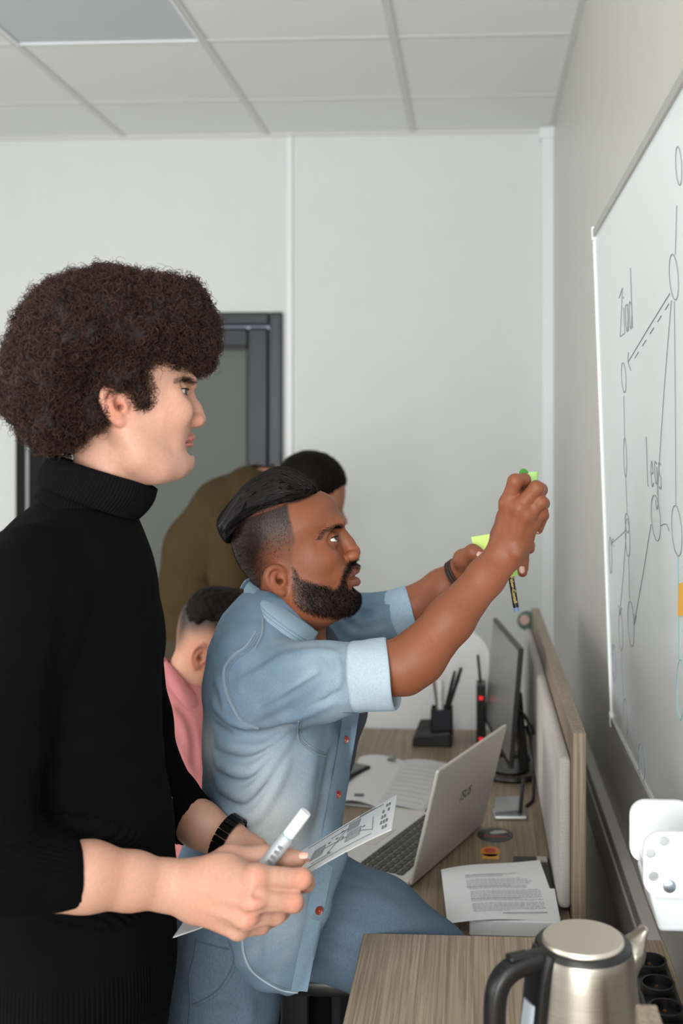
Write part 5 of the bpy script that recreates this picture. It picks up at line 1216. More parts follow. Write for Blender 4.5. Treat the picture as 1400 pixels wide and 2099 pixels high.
# ================================================================ seated man in pink, bending man in olive (behind)
D3 = 2.5; h3 = Frame(405, 1335, D3, yaw=0.0, pitch=-0.30); m3 = D3/FPX
S3 = Sdf(); A = h3.at
head3 = [(440, 1207), (485, 1215), (520, 1245), (535, 1290), (533, 1330), (541, 1350), (537, 1375), (532, 1400), (512, 1424), (480, 1430), (448, 1424), (436, 1450), (430, 1510), (390, 1530), (345, 1470), (343, 1400), (348, 1362), (360, 1330), (363, 1290), (373, 1250), (402, 1218)]
inflate(S3, h3, head3, lambda f, u: 0.060 + 0.014*sm(-0.05, 0.03, u), 0.078, power=2.15)
S3.chain([A(535, 1325), A(550, 1360), A(556, 1368)], [0.009, 0.010, 0.011], k=0.01)
for sg in (1, -1):
    ear(S3, h3, 413, 1338, 0.068, 0.056, tilt=0.1, sgn=sg); S3.chain([A(528, 1318, sg*0.012), A(515, 1322, sg*0.04)], 0.008, k=0.014); S3.ball(A(520, 1332, sg*0.033), 0.012, k=0.006)
S3.chain([A(540, 1390), A(536, 1394, 0.015)], 0.007, k=0.006)
ph = np.array([A(x, y, z) for x in (330, 570) for y in (1530, 1195) for z in (-0.1, 0.1)])
Vh, Fh = S3.mesh(ph.min(0), ph.max(0), 0.0028)
Z3 = P(400, 1450, D3); T3 = h3.s; X3 = nrm(np.cross(T3, UP))*-1; X3 = X3 if X3 @ RIGHT > 0 else -X3
hip3 = np.array([Z3[0]-0.02, Z3[1], 0.52]); Sc = Sdf()
def B3(dx, s, z): return np.array([Z3[0], Z3[1], 0]) + X3*dx + T3*s + UP*z
Sc.loft([(B3(0, 0, 0.93), 0.06, 0.05), (B3(-0.02, 0, 0.84), 0.13, 0.08), (B3(-0.03, 0, 0.55), 0.12, 0.09)], T3)
for sg in (1, -1):
    Sc.chain([B3(0, sg*0.09, 0.52), B3(0.30, sg*0.11, 0.53), B3(0.30, sg*0.11, 0.09)], [0.07, 0.05, 0.036], k=0.02)
    Sc.chain([B3(0, sg*0.17, 0.86), B3(0.03, sg*0.21, 0.70), B3(0.10, sg*0.19, 0.665), B3(0.17, sg*0.14, 0.645)], [0.045, 0.042, 0.032, 0.026], k=0.015)
    Sc.ell(B3(0.21, sg*0.13, 0.64), (0.045, 0.035, 0.014), (X3, T3, UP), k=0.01)
    for j in range(4): Sc.chain([B3(0.24, sg*0.13+0.016*(j-1.5), 0.642), B3(0.28, sg*0.12+0.017*(j-1.5), 0.638), B3(0.305-0.006*abs(j-1.5), sg*0.115+0.017*(j-1.5), 0.628)], [0.009, 0.008, 0.007], k=0.004)
    Sc.chain([B3(0.19, sg*0.13-sg*0.03, 0.64), B3(0.23, sg*0.13-sg*0.05, 0.638)], [0.011, 0.008], k=0.006)
q_ = np.array([B3(-0.16, -0.28, 0.04), B3(0.5, 0.28, 1.0), B3(-0.16, 0.28, 0.04), B3(0.5, -0.28, 1.0)])
Vc, Fc = Sc.mesh(q_.min(0), q_.max(0), 0.0065)
V, F = merge([(Vh, Fh), (Vc, Fc)]); man3 = solid('person', V, F, M_skin1)
tag(man3, 'seated man in a pink shirt looking down, short faded dark hair, behind the denim shirt', 'person')
f_, s_, u_ = h3.to(V); isH = np.zeros(len(V)); isH[:len(Vh)] = 1; tone = np.tile(lin(198, 146, 120), (len(V), 1)); L3 = h3.loc
yy = np.interp(0, [0], [0]); 
def pix_u(x, y): return L3(x, y)
hp3 = np.array([L3(*q) for q in ((350, 1340), (372, 1330), (395, 1300), (425, 1296), (450, 1330), (462, 1330), (470, 1290), (500, 1270), (530, 1262), (560, 1200), (430, 1170), (340, 1230))])
l3 = poly_sdf2(hp3, hp3[:, 0].min()-0.1, hp3[:, 0].max()+0.1, hp3[:, 1].min()-0.1, hp3[:, 1].max()+0.1, 0.0015)(f_, u_)
blend(isH*sm(0.006, -0.022, l3)*0.55, lin(66, 48, 40)); blend(isH*sm(-0.010, -0.038, l3)*0.95, lin(24, 17, 15))
bp3 = np.array([L3(*q) for q in ((428, 1345), (446, 1350), (470, 1388), (505, 1396), (530, 1380), (560, 1400), (530, 1450), (470, 1442), (436, 1428), (412, 1395), (418, 1370))])
b3 = poly_sdf2(bp3, bp3[:, 0].min()-0.1, bp3[:, 0].max()+0.1, bp3[:, 1].min()-0.1, bp3[:, 1].max()+0.1, 0.0015)(f_, u_)
blend(isH*sm(0.004, -0.008, b3)*0.85, lin(50, 34, 28))
blend(isH*0.6*np.exp(-(((f_-L3(405, 1338)[0])/0.03)**2 + ((u_-L3(405, 1338)[1])/0.035)**2 + ((np.abs(s_)-0.085)/0.025)**2)), lin(220, 130, 105))
vcol(man3.data, 'tone', tone)
# pink shirt
Sq = Sdf()
def Q3(px, py, s=0.0): return P(px, py, D3) + T3*s
Sq.loft([(Q3(392, 1420), 0.062, 0.058), (Q3(390, 1455), 0.12, 0.085), (Q3(385, 1500), 0.185, 0.105), (Q3(390, 1600), 0.185, 0.120), (Q3(400, 1720), 0.175, 0.125), (Q3(402, 1850), 0.175, 0.125), (Q3(402, 1880), 0.17, 0.12)], T3, k=0.03)
for sg in (1, -1): Sq.chain([B3(-0.01, sg*0.165, 0.875), B3(0.02, sg*0.21, 0.78), B3(0.03, sg*0.212, 0.715), B3(0.07, sg*0.20, 0.69)], [0.068, 0.062, 0.056, 0.053], k=0.03)
Sq.loft([(Q3(400, 1380), 0.052, 0.052), (Q3(412, 1450), 0.050, 0.048)], T3, op='s', k=0.008)
q_ = np.array([B3(-0.2, -0.3, 0.45), B3(0.25, 0.3, 1.06), B3(-0.2, 0.3, 0.45), B3(0.25, -0.3, 1.06)])
V0, F0 = Sq.mesh(q_.min(0), q_.max(0), 0.011)
Sq.disp = lambda p: 0.002*bnoise(p, 26, 51)
wrinkle(Sq, V0, F0, [([(345, 1450), (380, 1490), (388, 1560)], 0.012, 0.007), ([(330, 1500), (370, 1540), (400, 1600)], 0.012, 0.006), ([(360, 1440), (392, 1500), (400, 1580)], 0.009, -0.007), ([(395, 1480), (412, 1560), (420, 1640)], 0.010, 0.006)])
Vq, Fq = Sq.mesh(q_.min(0), q_.max(0), 0.0052)
M_pink = mat('pink_cotton', srgb(186, 118, 118), rough=0.85, spec=0.2, noise=((400, 400, 200), 3, 0.7, 0.9), bump=(700, 0.2, 0.001))
ps = solid('shirt', Vq, Fq, M_pink, man3); ps['label'] = 'salmon pink button-down shirt'
inn = [(336, 1346), (352, 1366), (380, 1398), (410, 1430), (436, 1452)]; outp = [(331, 1366), (340, 1396), (362, 1428), (386, 1456), (404, 1468)]
di = [2.5, 2.455, 2.425, 2.42, 2.44]; do = [2.5, 2.44, 2.395, 2.378, 2.39]
for mi in (False, True):
    a3 = catmull(np.array([P(*p, d) for p, d in zip(inn, di)]), 5, closed=False); b3_ = catmull(np.array([P(*p, d) for p, d in zip(outp, do)]), 5, closed=False)
    G = np.array([[a3[i]*(1-t)+b3_[i]*t + (UP*0.5-FWD*0.6)*0.012*math.sin(t*math.pi) for t in np.linspace(0, 1, 6)] for i in range(len(a3))])
    if mi: s = (G - Q3(400, 1400)) @ T3; G = G - 2*s[..., None]*T3
    sheet('collar', G, 0.004, M_pink, ps, away=(-UP*0.6 + (FWD if not mi else -FWD)*0.6))
for px, py, d in ((401, 1466, 2.383), (424, 1458, 2.42)): button(P(px, py, d), -FWD*0.8+UP*0.3+RIGHT*0.3, 0.0055, mat('button_white', srgb(235, 222, 214), rough=0.3), ps)
St = Sdf()
St.loft([(B3(-0.03, 0, 0.62), 0.15, 0.11), (B3(-0.02, 0, 0.52), 0.165, 0.125)], T3)
for sg in (1, -1): St.chain([B3(0, sg*0.09, 0.52), B3(0.31, sg*0.11, 0.53), B3(0.30, sg*0.11, 0.10)], [0.09, 0.074, 0.06], k=0.03)
q_ = np.array([B3(-0.2, -0.25, 0.03), B3(0.42, 0.25, 0.72), B3(-0.2, 0.25, 0.03), B3(0.42, -0.25, 0.72)])
Vt, Ft = St.mesh(q_.min(0), q_.max(0), 0.010); solid('trousers', Vt, Ft, MATS['navy_cotton'], man3)
for sg in (1, -1): shoe('shoe', B3(0.47, sg*0.11, 0), B3(0.23, sg*0.11, 0), MATS['black_leather'], man3)
# short top hair strands give the crown some body
Sh = Sdf(); tp3 = [(376, 1252), (402, 1214), (440, 1203), (490, 1211), (528, 1245), (541, 1275), (505, 1300), (465, 1296), (425, 1292), (390, 1288)]
inflate(Sh, h3, tp3, lambda f, u: 0.0755 + 0*f, 0.050, power=2.15); Sh.disp = lambda p: 0.002*bnoise(p, 300, 61)
ph = np.array([A(x, y, z) for x in (362, 552) for y in (1310, 1192) for z in (-0.085, 0.085)])
Vg, Fg = Sh.mesh(ph.min(0), ph.max(0), 0.0032); solid('short_hair', Vg, Fg, mat('hair_darkbrown', srgb(18, 13, 12), rough=0.6, spec=0.12, noise=(500, 3, 0.5, 0.7)), man3)
# ---- olive man
D4 = 3.3; T4 = nrm(-ray(480, 1100)*np.array([1, 1, 0])); X4 = nrm(np.cross(ray(480, 1100)*np.array([1, 1, 0]), UP))
def Q4(px, py, s=0.0): return P(px, py, D4) + T4*s
S4 = Sdf()
S4.ell(Q4(640, 988), (0.098, 0.076, 0.086), (nrm(X4-UP*0.25), T4, nrm(UP+X4*0.25)), k=0.01)
S4.ell(Q4(668, 1045), (0.050, 0.056, 0.080), (nrm(X4-UP*0.3), T4, nrm(UP+X4*0.3)), k=0.04)
S4.cap(Q4(700, 1058), Q4(706, 1070), 0.011, k=0.01)
for sg in (1, -1): S4.ell(Q4(625, 1030, sg*0.075), (0.016, 0.006, 0.028), (X4, T4, UP), k=0.004)
S4.cap(Q4(530, 1000), Q4(620, 1010), 0.058, 0.056, k=0.03)
S4.loft([(Q4(405, 1330), 0.13, 0.095), (Q4(410, 1200), 0.14, 0.10), (Q4(450, 1110), 0.15, 0.10), (Q4(510, 1045), 0.16, 0.09), (Q4(545, 1010), 0.11, 0.07)], T4, k=0.02)
hz4 = Q4(405, 1350)
for sg in (1, -1):
    e = Q4(482, 1240, sg*0.205); hd = Q4(600, 1335, sg*0.10)
    S4.chain([Q4(474, 1078, sg*0.175), e, mid(e, hd), hd], [0.050, 0.042, 0.036, 0.028], k=0.015)
    S4.ell(hd + X4*0.04 - UP*0.02, (0.05, 0.036, 0.018), (nrm(X4-UP*0.4), T4, nrm(UP+X4*0.4)), k=0.012)
    for j in range(4): b = hd + X4*0.075 - UP*0.035 + T4*0.017*(j-1.5); S4.chain([b, b + X4*0.03 - UP*0.02, b + X4*0.042 - UP*0.042], [0.010, 0.009, 0.0075], k=0.005)
    S4.chain([hd + T4*-sg*0.03 - UP*0.01, hd + X4*0.05 + T4*-sg*0.055 - UP*0.035], [0.012, 0.009], k=0.008)
    k4 = np.array([hz4[0], hz4[1], 0.48]) + T4*sg*0.10; f4 = np.array([hz4[0]-0.02, hz4[1], 0.09]) + T4*sg*0.11
    S4.chain([hz4 + T4*sg*0.085, k4, f4], [0.08, 0.052, 0.038], k=0.02)
q_ = np.array([Q4(300, 920, 0.3), Q4(760, 1400, -0.3), Q4(300, 920, -0.3), Q4(760, 1400, 0.3)]); lo_, hi_ = q_.min(0), q_.max(0)
lo2 = lo_.copy(); lo2[2] = 0.04
V, F = S4.mesh(lo2, hi_, 0.0075); man4 = solid('person', V, F, mat('skin_brown', (0.5, 0.4, 0.3, 1), rough=0.5, attr='tone', sss=0.05, noise=(260, 3, 0.6, 0.93)))
tag(man4, 'man in an olive t-shirt bending forward, farthest back near the glass door', 'person')
tone = np.tile(lin(168, 112, 86), (len(V), 1)); vcol(man4.data, 'tone', tone)
Sh = Sdf().ell(Q4(640, 984), (0.106, 0.084, 0.090), (nrm(X4-UP*0.25), T4, nrm(UP+X4*0.25)))
Sh.ell(Q4(700, 1045), (0.06, 0.075, 0.075), (X4, T4, UP), op='s', k=0.01); Sh.disp = lambda p: 0.002*bnoise(p, 350, 71)
Vg, Fg = Sh.mesh(Q4(640, 984)-0.13, Q4(640, 984)+0.13, 0.005); solid('short_hair', Vg, Fg, mat('hair_dark', srgb(15, 11, 10), rough=0.65, spec=0.12, noise=(400, 3, 0.5, 0.7)), man4)
So = Sdf()
So.loft([(Q4(404, 1310), 0.155, 0.118), (Q4(404, 1220), 0.165, 0.122), (Q4(428, 1130), 0.175, 0.135), (Q4(475, 1062), 0.185, 0.130), (Q4(522, 1020), 0.160, 0.100), (Q4(556, 1000), 0.075, 0.068)], T4, k=0.02, flat=(True, True))
for sg in (1, -1):
    e = Q4(482, 1240, sg*0.205); a0 = Q4(472, 1078, sg*0.172)
    So.chain([a0, a0*0.45+e*0.55], [0.070, 0.066], k=0.012); ee = a0*0.24+e*0.76
    tubeend(So, a0*0.45+e*0.55, ee, 0.068, 0.066, 0, k=0.006)
So.cap(Q4(548, 985), Q4(640, 1000), 0.061, op='s', k=0.008)
V0, F0 = So.mesh(lo_, hi_, 0.013); So.disp = lambda p: 0.0025*bnoise(p, 22, 81)
wrinkle(So, V0, F0, [([(350, 1150), (400, 1180), (450, 1175)], 0.016, 0.008), ([(335, 1210), (390, 1240), (440, 1225)], 0.014, 0.008), ([(400, 1060), (440, 1100), (450, 1170)], 0.014, -0.010), ([(330, 1250), (390, 1275), (440, 1262)], 0.012, -0.008)])
Vo, Fo = So.mesh(lo_, hi_, 0.0072)
os_ = solid('t_shirt', Vo, Fo, mat('olive_cotton', srgb(66, 53, 33), rough=0.9, spec=0.15, noise=(300, 3, 0.6, 0.9)), man4)
# ribbed neckband
nb = Q4(556, 1000); nx = nrm(Q4(640, 1005)-Q4(530, 1000)); e1 = nrm(np.cross(nx, T4))
MB().tube([nb + (e1*math.cos(a)*0.066 + T4*math.sin(a)*0.070) for a in np.linspace(0, 6.2832, 36)[:-1]], 0.009, 6, closed=True).build('neckband', mat('olive_rib', srgb(50, 38, 24), rough=0.9), os_, smooth=True)
St = Sdf(); St.loft([(Q4(404, 1270), 0.15, 0.11), (Q4(404, 1350), 0.165, 0.122)], T4)
for sg in (1, -1):
    k4 = np.array([hz4[0], hz4[1], 0.48]) + T4*sg*0.10; f4 = np.array([hz4[0]-0.02, hz4[1], 0.10]) + T4*sg*0.11
    St.chain([hz4 + T4*sg*0.085, k4, f4], [0.098, 0.078, 0.066], k=0.03); shoe('shoe', np.array([f4[0], f4[1], 0]) + X4*0.17, np.array([f4[0], f4[1], 0]) - X4*0.07, MATS['black_leather'], man4)
lo2 = lo_.copy(); lo2[2] = 0.05; hi2 = hi_.copy(); hi2[2] = Q4(404, 1225)[2]
Vt, Ft = St.mesh(lo2, hi2, 0.011); solid('trousers', Vt, Ft, mat('khaki_brown', srgb(56, 46, 33), rough=0.9), man4)
# ================================================================ furniture and things
WC1, WC2 = srgb(116, 101, 85), srgb(158, 142, 122)
M_woodY = wood_mat('wood_grain_y', WC1, WC2, (190, 3.0, 190)); M_woodX = wood_mat('wood_grain_x', WC1, WC2, (2.2, 90, 90)); M_woodZ = wood_mat('wood_grain_z', WC1, WC2, (190, 190, 3.0))
M_blk = mat('black_plastic', srgb(20, 20, 22), rough=0.38); M_dark = mat('dark_grey_metal', srgb(52, 53, 56), rough=0.45, metal=0.5)
M_paper = mat('paper', srgb(228, 230, 233), rough=0.8); M_ink = mat('ink_grey', srgb(120, 122, 126), rough=0.9); M_inkd = mat('ink_dark', srgb(52, 54, 58), rough=0.9)
M_silver = mat('silver_plastic', srgb(198, 195, 187), rough=0.36, metal=0.3); M_whitep = mat('white_plastic', srgb(236, 238, 240), rough=0.3)
ZD = 0.74
# ---- long desk by the right wall
DKX0, DKX1, DKY0, DKY1 = -0.38, 0.166, 1.83, 3.14
desk = empty('office_desk', ((DKX0+DKX1)/2, (DKY0+DKY1)/2, 0), 'long grey-brown woodgrain desk carrying the laptop and monitor, against the low partition', 'desk')
MB().box((DKX0, DKY0, ZD-0.025), (DKX1, DKY1, ZD)).build('desktop', M_woodY, desk, bevel=0.0015, seg=1, loc=((DKX0+DKX1)/2, 2.5, ZD))
for y in (DKY0+0.10, DKY1-0.08):
    for x in (DKX0+0.06, DKX1-0.06): MB().box((x-0.025, y-0.025, 0.0), (x+0.025, y+0.025, ZD-0.025)).build('leg', M_dark, desk, bevel=0.003, seg=1)
for y in (DKY0+0.10, DKY1-0.08): MB().box((DKX0+0.085, y-0.015, ZD-0.065), (DKX1-0.085, y+0.015, ZD-0.0255)).build('crossbar', M_dark, desk)
# ---- partition with upholstered panel
PX0, PX1 = 0.1675, 0.191; PY0, PY1, PZ = 1.89, 3.28, 1.071
part_ = empty('desk_partition', ((PX0+PX1)/2, (PY0+PY1)/2, 0), 'low woodgrain partition with a grey fabric pad between the desk and right wall', 'partition')
MB().box((PX0, PY0, 0.0), (PX1, PY1, PZ)).build('board', M_woodZ, part_, bevel=0.0012, seg=1)
MB().box((PX0-0.022, PY0+0.03, ZD+0.012), (PX0, PY1-0.04, PZ-0.052)).build('fabric_pad', mat('grey_felt', srgb(176, 172, 165), rough=0.95, sheen=0.2, noise=(350, 3, 0.6, 0.86), bump=(600, 0.35, 0.002)), part_, bevel=0.009, seg=3, smooth=True)
# ---- white screen across the far end of the desk
def rrect(x0, x1, z0, z1, r, n=8, only_top=False):
    out = []
    for cx, cz, a0 in ((x1-r, z1-r, 0), (x0+r, z1-r, 90)):
        for k in range(n+1): a = math.radians(a0 + 90*k/n); out.append((cx+r*math.cos(a), cz+r*math.sin(a)))
    if only_top: out += [(x0, z0), (x1, z0)]
    else:
        for cx, cz, a0 in ((x0+r, z0+r, 180), (x1-r, z0+r, 270)):
            for k in range(n+1): a = math.radians(a0 + 90*k/n); out.append((cx+r*math.cos(a), cz+r*math.sin(a)))
    return out
sx1 = ony(1003, 1400, 3.17)[0]; sz1 = ony(900, 1288, 3.17)[2]
scr = empty('desk_screen', (-0.3, 3.17, 0), 'white rounded-corner screen standing across the far end of the desk', 'screen')
MB().prism([(x, 3.16, z) for x, z in rrect(-0.46, sx1, ZD-0.06, sz1, 0.085, only_top=True)], (0, 0.018, 0)).build('panel', mat('white_laminate', srgb(224, 226, 228), rough=0.4), scr)
for x in (-0.36, -0.1): MB().box((x-0.02, 3.155, ZD-0.16), (x+0.02, 3.185, ZD-0.055)).box((x-0.004, 3.14, ZD-0.05), (x+0.004, 3.16, ZD+0.02)).build('bracket', M_dark, scr)
# ---- laptop
hA, hB = onz(838, 1822, ZD), onz(985, 1694, ZD); hd_ = nrm((hB-hA)*np.array([1, 1, 0])); wL = np.linalg.norm(hB-hA); into = np.cross(UP, hd_); into = into if into @ RIGHT < 0 else -into
lap = empty('laptop', (hA+hB)/2 + into*0.11, 'open silver laptop on the desk, its lid turned to the camera', 'laptop')
def obox(o, ax, ay, az, lx, ly, lz): return [o, o+ax*lx, o+ax*lx+ay*ly, o+ay*ly], [o+az*lz, o+ax*lx+az*lz, o+ax*lx+ay*ly+az*lz, o+ay*ly+az*lz]
MB().hexa(*obox(hA, hd_, into, UP, wL, 0.235, 0.014)).build('base', M_silver, lap, bevel=0.003)
MB().hexa(*obox(hA+hd_*0.012+into*0.01-UP*0.0, hd_, into, UP, wL-0.024, 0.215, 0.0142)).build('palm_deck', mat('deck_white', srgb(204, 204, 200), rough=0.4), lap)
M_key = mat('key_dark', srgb(54, 52, 48), rough=0.5)
kw = (wL-0.036)/15.2; kb = None
for r in range(6):
    for c in range(15):
        o = hA + hd_*(0.018 + kw*c + kw*0.08*(r % 2)) + into*(0.022 + 0.0172*r) + UP*0.0142
        if r == 5 and 4 < c < 9: continue
        if kb is None:
            kb = MB().hexa(*obox(np.zeros(3), hd_, into, UP, kw*0.84, 0.0145, 0.0022)).build('key', M_key, lap, bevel=0.0008, seg=1); me = kb.data; ob = kb
        else:
            ob = bpy.data.objects.new('key', me); COL.objects.link(ob); ob.parent = lap
        ob.matrix_parent_inverse = Matrix.Identity(4); ob.location = Vector(o) - lap.location
MB().hexa(*obox(hA + hd_*(0.018+kw*4.6) + into*(0.022+0.0172*5) + UP*0.0142, hd_, into, UP, kw*4.6, 0.0145, 0.0022)).build('space_bar', M_key, lap, bevel=0.0008, seg=1)
MB().hexa(*obox(hA + hd_*(wL*0.5-0.05) + into*0.140 + UP*0.0142, hd_, into, UP, 0.10, 0.065, 0.0006)).build('touchpad', M_silver, lap)
lt_ = P(898, 1597, (hA @ FWD)) ; ang_l = math.radians(104); lv = nrm(UP*math.sin(ang_l) + into*math.cos(ang_l)*1.0); lnrm = nrm(np.cross(hd_, lv)); lnrm = lnrm if lnrm @ RIGHT > 0 else -lnrm
LH = 0.228
b_, t_ = obox(hA + UP*0.008, hd_, lv, lnrm, wL, LH, 0.007)
lid = MB().hexa(b_, t_).build('lid', M_silver, lap, bevel=0.003, seg=3)
MB().hexa(*obox(hA + UP*0.008 + hd_*0.008 + lv*0.012 - lnrm*0.0008, hd_, lv, lnrm, wL-0.016, LH-0.02, 0.0008)).build('display', mat('display_dark', srgb(28, 30, 34), rough=0.15), lid)
MB().tube([hA+hd_*0.03+UP*0.009, hB-hd_*0.03+UP*0.009], 0.006, 10).build('hinge', M_blk, lap, smooth=True)
cL = hA + UP*0.008 + hd_*(wL*0.52) + lv*(LH*0.55) + lnrm*0.0072
text_mesh('lid_logo', '/SUS', 0.030, frame4(cL, -hd_*-1, lv), mat('logo_grey', srgb(62, 60, 56), rough=0.3, metal=0.5), lid)
# ---- monitor
n0, n1 = P(1064, 1329, 2.56), P(1011, 1263, 3.0); md_ = nrm((n1-n0)*np.array([1, 1, 0])); wM = np.linalg.norm((n1-n0)[:2]); fl = np.cross(UP, md_); fl = fl if fl @ RIGHT < 0 else -fl; mv = nrm(UP - fl*-0.0 + fl*-0.085)
mon = empty('computer_monitor', onz(1040, 1610, ZD), 'black flat computer monitor behind the laptop, its screen turned to the left', 'monitor')
o = n0 - mv*0.285
MB().hexa(*obox(o, md_, mv, -fl, wM, 0.285, 0.012)).build('bezel', M_blk, mon, bevel=0.003)
MB().hexa(*obox(o + md_*0.008 + mv*0.016 + fl*0.0006, md_, mv, -fl, wM-0.016, 0.261, 0.001)).build('screen', mat('screen_off', srgb(112, 112, 110), rough=0.28, spec=0.7), mon)
ms = o + md_*wM*0.45 - fl*0.03
bs = np.array([ms[0]-fl[0]*0.0, ms[1]-fl[1]*0.0, ZD])
MB().prism([ms + mv*0.14 - md_*0.03, ms + mv*0.14 + md_*0.03, bs - fl*0.03 + md_*0.035, bs - fl*0.03 - md_*0.035], -fl*0.018).build('stand_neck', M_blk, mon, bevel=0.004)
bs2 = onz(1038, 1612, ZD)
ringp = [bs + md_*math.cos(a)*0.115 + fl*math.sin(a)*0.085 + UP*0.0075 for a in np.linspace(0, 6.2832, 33)[:-1]]
MB().tube(ringp, 0.0075, 8, closed=True).build('stand_foot', M_blk, mon, smooth=True)
MB().prism([bs + md_*math.cos(a)*0.06 + fl*math.sin(a)*0.05 for a in np.linspace(0, 6.2832, 25)[:-1]], UP*0.008).build('stand_plate', M_blk, mon)
cab = [P(1052, 1455, 2.66), P(1066, 1458, 2.64), P(1080, 1475, 2.62), P(1087, 1500, 2.60), P(1088, 1530, 2.58), P(1092, 1570, 2.56), P(1094, 1610, 2.55), onz(1092, 1640, ZD+0.004), onz(1080, 1652, ZD+0.004)]
mc = MB().tube(catmull(np.array(cab), 5, closed=False), 0.0042, 8).build('monitor_cable', M_blk, None, smooth=True); tag(mc, 'black cable curving down from the back of the monitor', 'cable')
MB().tube([P(1084, 1488, 2.61), P(1089, 1505, 2.597)], 0.010, 10).build('ferrite_core', M_blk, mc, smooth=True)
# ---- small black box with red lights behind the monitor
bx0 = onz(981, 1528, ZD); rt = empty('network_box', bx0, 'slim black upright box with small red lights behind the monitor', 'router')
MB().box((bx0[0]-0.006, bx0[1], ZD), (bx0[0]+0.020, bx0[1]+0.07, ZD+0.165)).build('case', M_blk, rt, bevel=0.003)
for z in (0.012, 0.125): MB().box((bx0[0]+0.001, bx0[1]-0.0015, ZD+z), (bx0[0]+0.012, bx0[1]+0.001, ZD+z+0.010)).build('indicator_light', mat('red_led', srgb(190, 30, 40), rough=0.4, emit=(srgb(255, 40, 50), 0.8)), rt)
MB().tube([(bx0[0]+0.005, bx0[1]+0.06, ZD+0.165), (bx0[0]-0.002, bx0[1]+0.065, ZD+0.235)], 0.004, 8).build('aerial', M_blk, rt)
# ---- silver phone stand
sb = onz(1046, 1682, ZD); vS = empty('phone_stand', sb, 'silver metal phone stand with a black post on the desk by the pad', 'stand')
MB().box((sb[0]-0.037, sb[1]-0.002, ZD), (sb[0]+0.037, sb[1]+0.055, ZD+0.010), rz=0.05).build('base', mat('brushed_silver', srgb(176, 178, 182), rough=0.28, metal=0.85), vS, bevel=0.004)
MB().hexa([(sb[0]-0.035, sb[1]+0.012, ZD+0.0105), (sb[0]+0.03, sb[1]+0.03, ZD+0.0105), (sb[0]+0.026, sb[1]+0.075, ZD+0.028), (sb[0]-0.03, sb[1]+0.06, ZD+0.028)], [(sb[0]-0.035, sb[1]+0.012, ZD+0.0145), (sb[0]+0.03, sb[1]+0.03, ZD+0.0145), (sb[0]+0.026, sb[1]+0.075, ZD+0.032), (sb[0]-0.03, sb[1]+0.06, ZD+0.032)]).build('rest_plate', MATS['brushed_silver'], vS, bevel=0.001)
MB().tube([(sb[0]+0.022, sb[1]+0.02, ZD+0.01), (sb[0]+0.030, sb[1]+0.03, ZD+0.085)], 0.0045, 8).build('post', M_blk, vS, smooth=True)
# ---- pen organiser and its pens
pc = onz(905, 1532, ZD); po = empty('pen_holder', pc, 'black desk organiser holding pens at the far end of the desk', 'pen holder')
po_m = MB(); x0, y0 = pc[0]-0.082, pc[1]
po_m.hexa([(x0, y0, ZD), (x0+0.11, y0-0.004, ZD), (x0+0.115, y0+0.075, ZD), (x0+0.015, y0+0.08, ZD)], [(x0+0.004, y0+0.002, ZD+0.028), (x0+0.106, y0, ZD+0.040), (x0+0.112, y0+0.072, ZD+0.062), (x0+0.02, y0+0.076, ZD+0.058)])
po_m.build('tray', M_blk, po, bevel=0.004)
cup = MB(); cxp, cyp = x0+0.082, y0+0.045
for (a0, b0, a1, b1) in ((-0.03, -0.028, 0.03, -0.025), (-0.03, 0.025, 0.03, 0.028), (-0.03, -0.028, -0.027, 0.028), (0.027, -0.028, 0.03, 0.028)): cup.box((cxp+a0, cyp+b0, ZD+0.03), (cxp+a1, cyp+b1, ZD+0.098))
cup.build('cup', mat('smoked_plastic', srgb(38, 40, 48), rough=0.3), po)
for i, (dx, dy, tx, ty, L, r, c, nm, lb) in enumerate(((0.012, 0.0, 0.045, 0.01, 0.150, 0.006, srgb(22, 22, 24), 'marker_pen', 'black marker pen leaning right in the organiser'), (0.004, 0.01, 0.035, 0.01, 0.135, 0.005, srgb(30, 28, 30), 'pen', 'dark pen leaning right beside the black marker'), (-0.015, 0.0, -0.018, 0.0, 0.15, 0.0045, srgb(120, 112, 98), 'pencil', 'tan pencil upright at the left of the organiser'), (-0.005, -0.006, 0.0, 0.0, 0.11, 0.009, srgb(226, 226, 226), 'correction_pen', 'stubby white correction pen in the organiser cup'))):
    b = np.array([cxp+dx*0.6, cyp+dy, ZD+0.064]); d = nrm(np.array([tx, ty, 0.14])); m = MB().tube([b, b+d*L*0.7, b+d*L*0.72, b+d*L], [r*0.95, r*0.95, r*1.1, r*0.8], 10); o = m.build(nm, mat('pen_col_%d' % i, c, rough=0.4), None, smooth=True); tag(o, lb, 'pen', 'pens in the organiser')
# ---- open planner, phone
def on_quad(c, u, v): return (c[0]*(1-u)*(1-v) + c[1]*u*(1-v) + c[2]*u*v + c[3]*(1-u)*v)
qp = [onz(x, y, ZD) for x, y in ((693, 1650), (866, 1668), (932, 1572), (738, 1556))]
pln = empty('open_planner', mid(*qp), 'open white planner booklet lying behind the laptop', 'planner')
def psheet(name, u0, u1, hump, material, base, parent, quad=qp, nu=10, nv=6):
    G = np.array([[on_quad(quad, u0+(u1-u0)*i/(nu-1), j/(nv-1)) + UP*(base + hump*math.sin(math.pi*(i/(nu-1))**0.8)) for j in range(nv)] for i in range(nu)])
    return sheet(name, G, 0.0015, material, parent, away=-UP)
M_pg = mat('page_grey', srgb(214, 215, 217), rough=0.8, noise=(40, 3, 0.5, 0.95))
psheet('cover', -0.01, 1.01, 0.0, M_paper, 0.003, pln); psheet('page_left', 0.0, 0.47, 0.010, M_paper, 0.005, pln); psheet('page_right', 0.46, 0.99, 0.008, M_pg, 0.005, pln)
lm = MB()
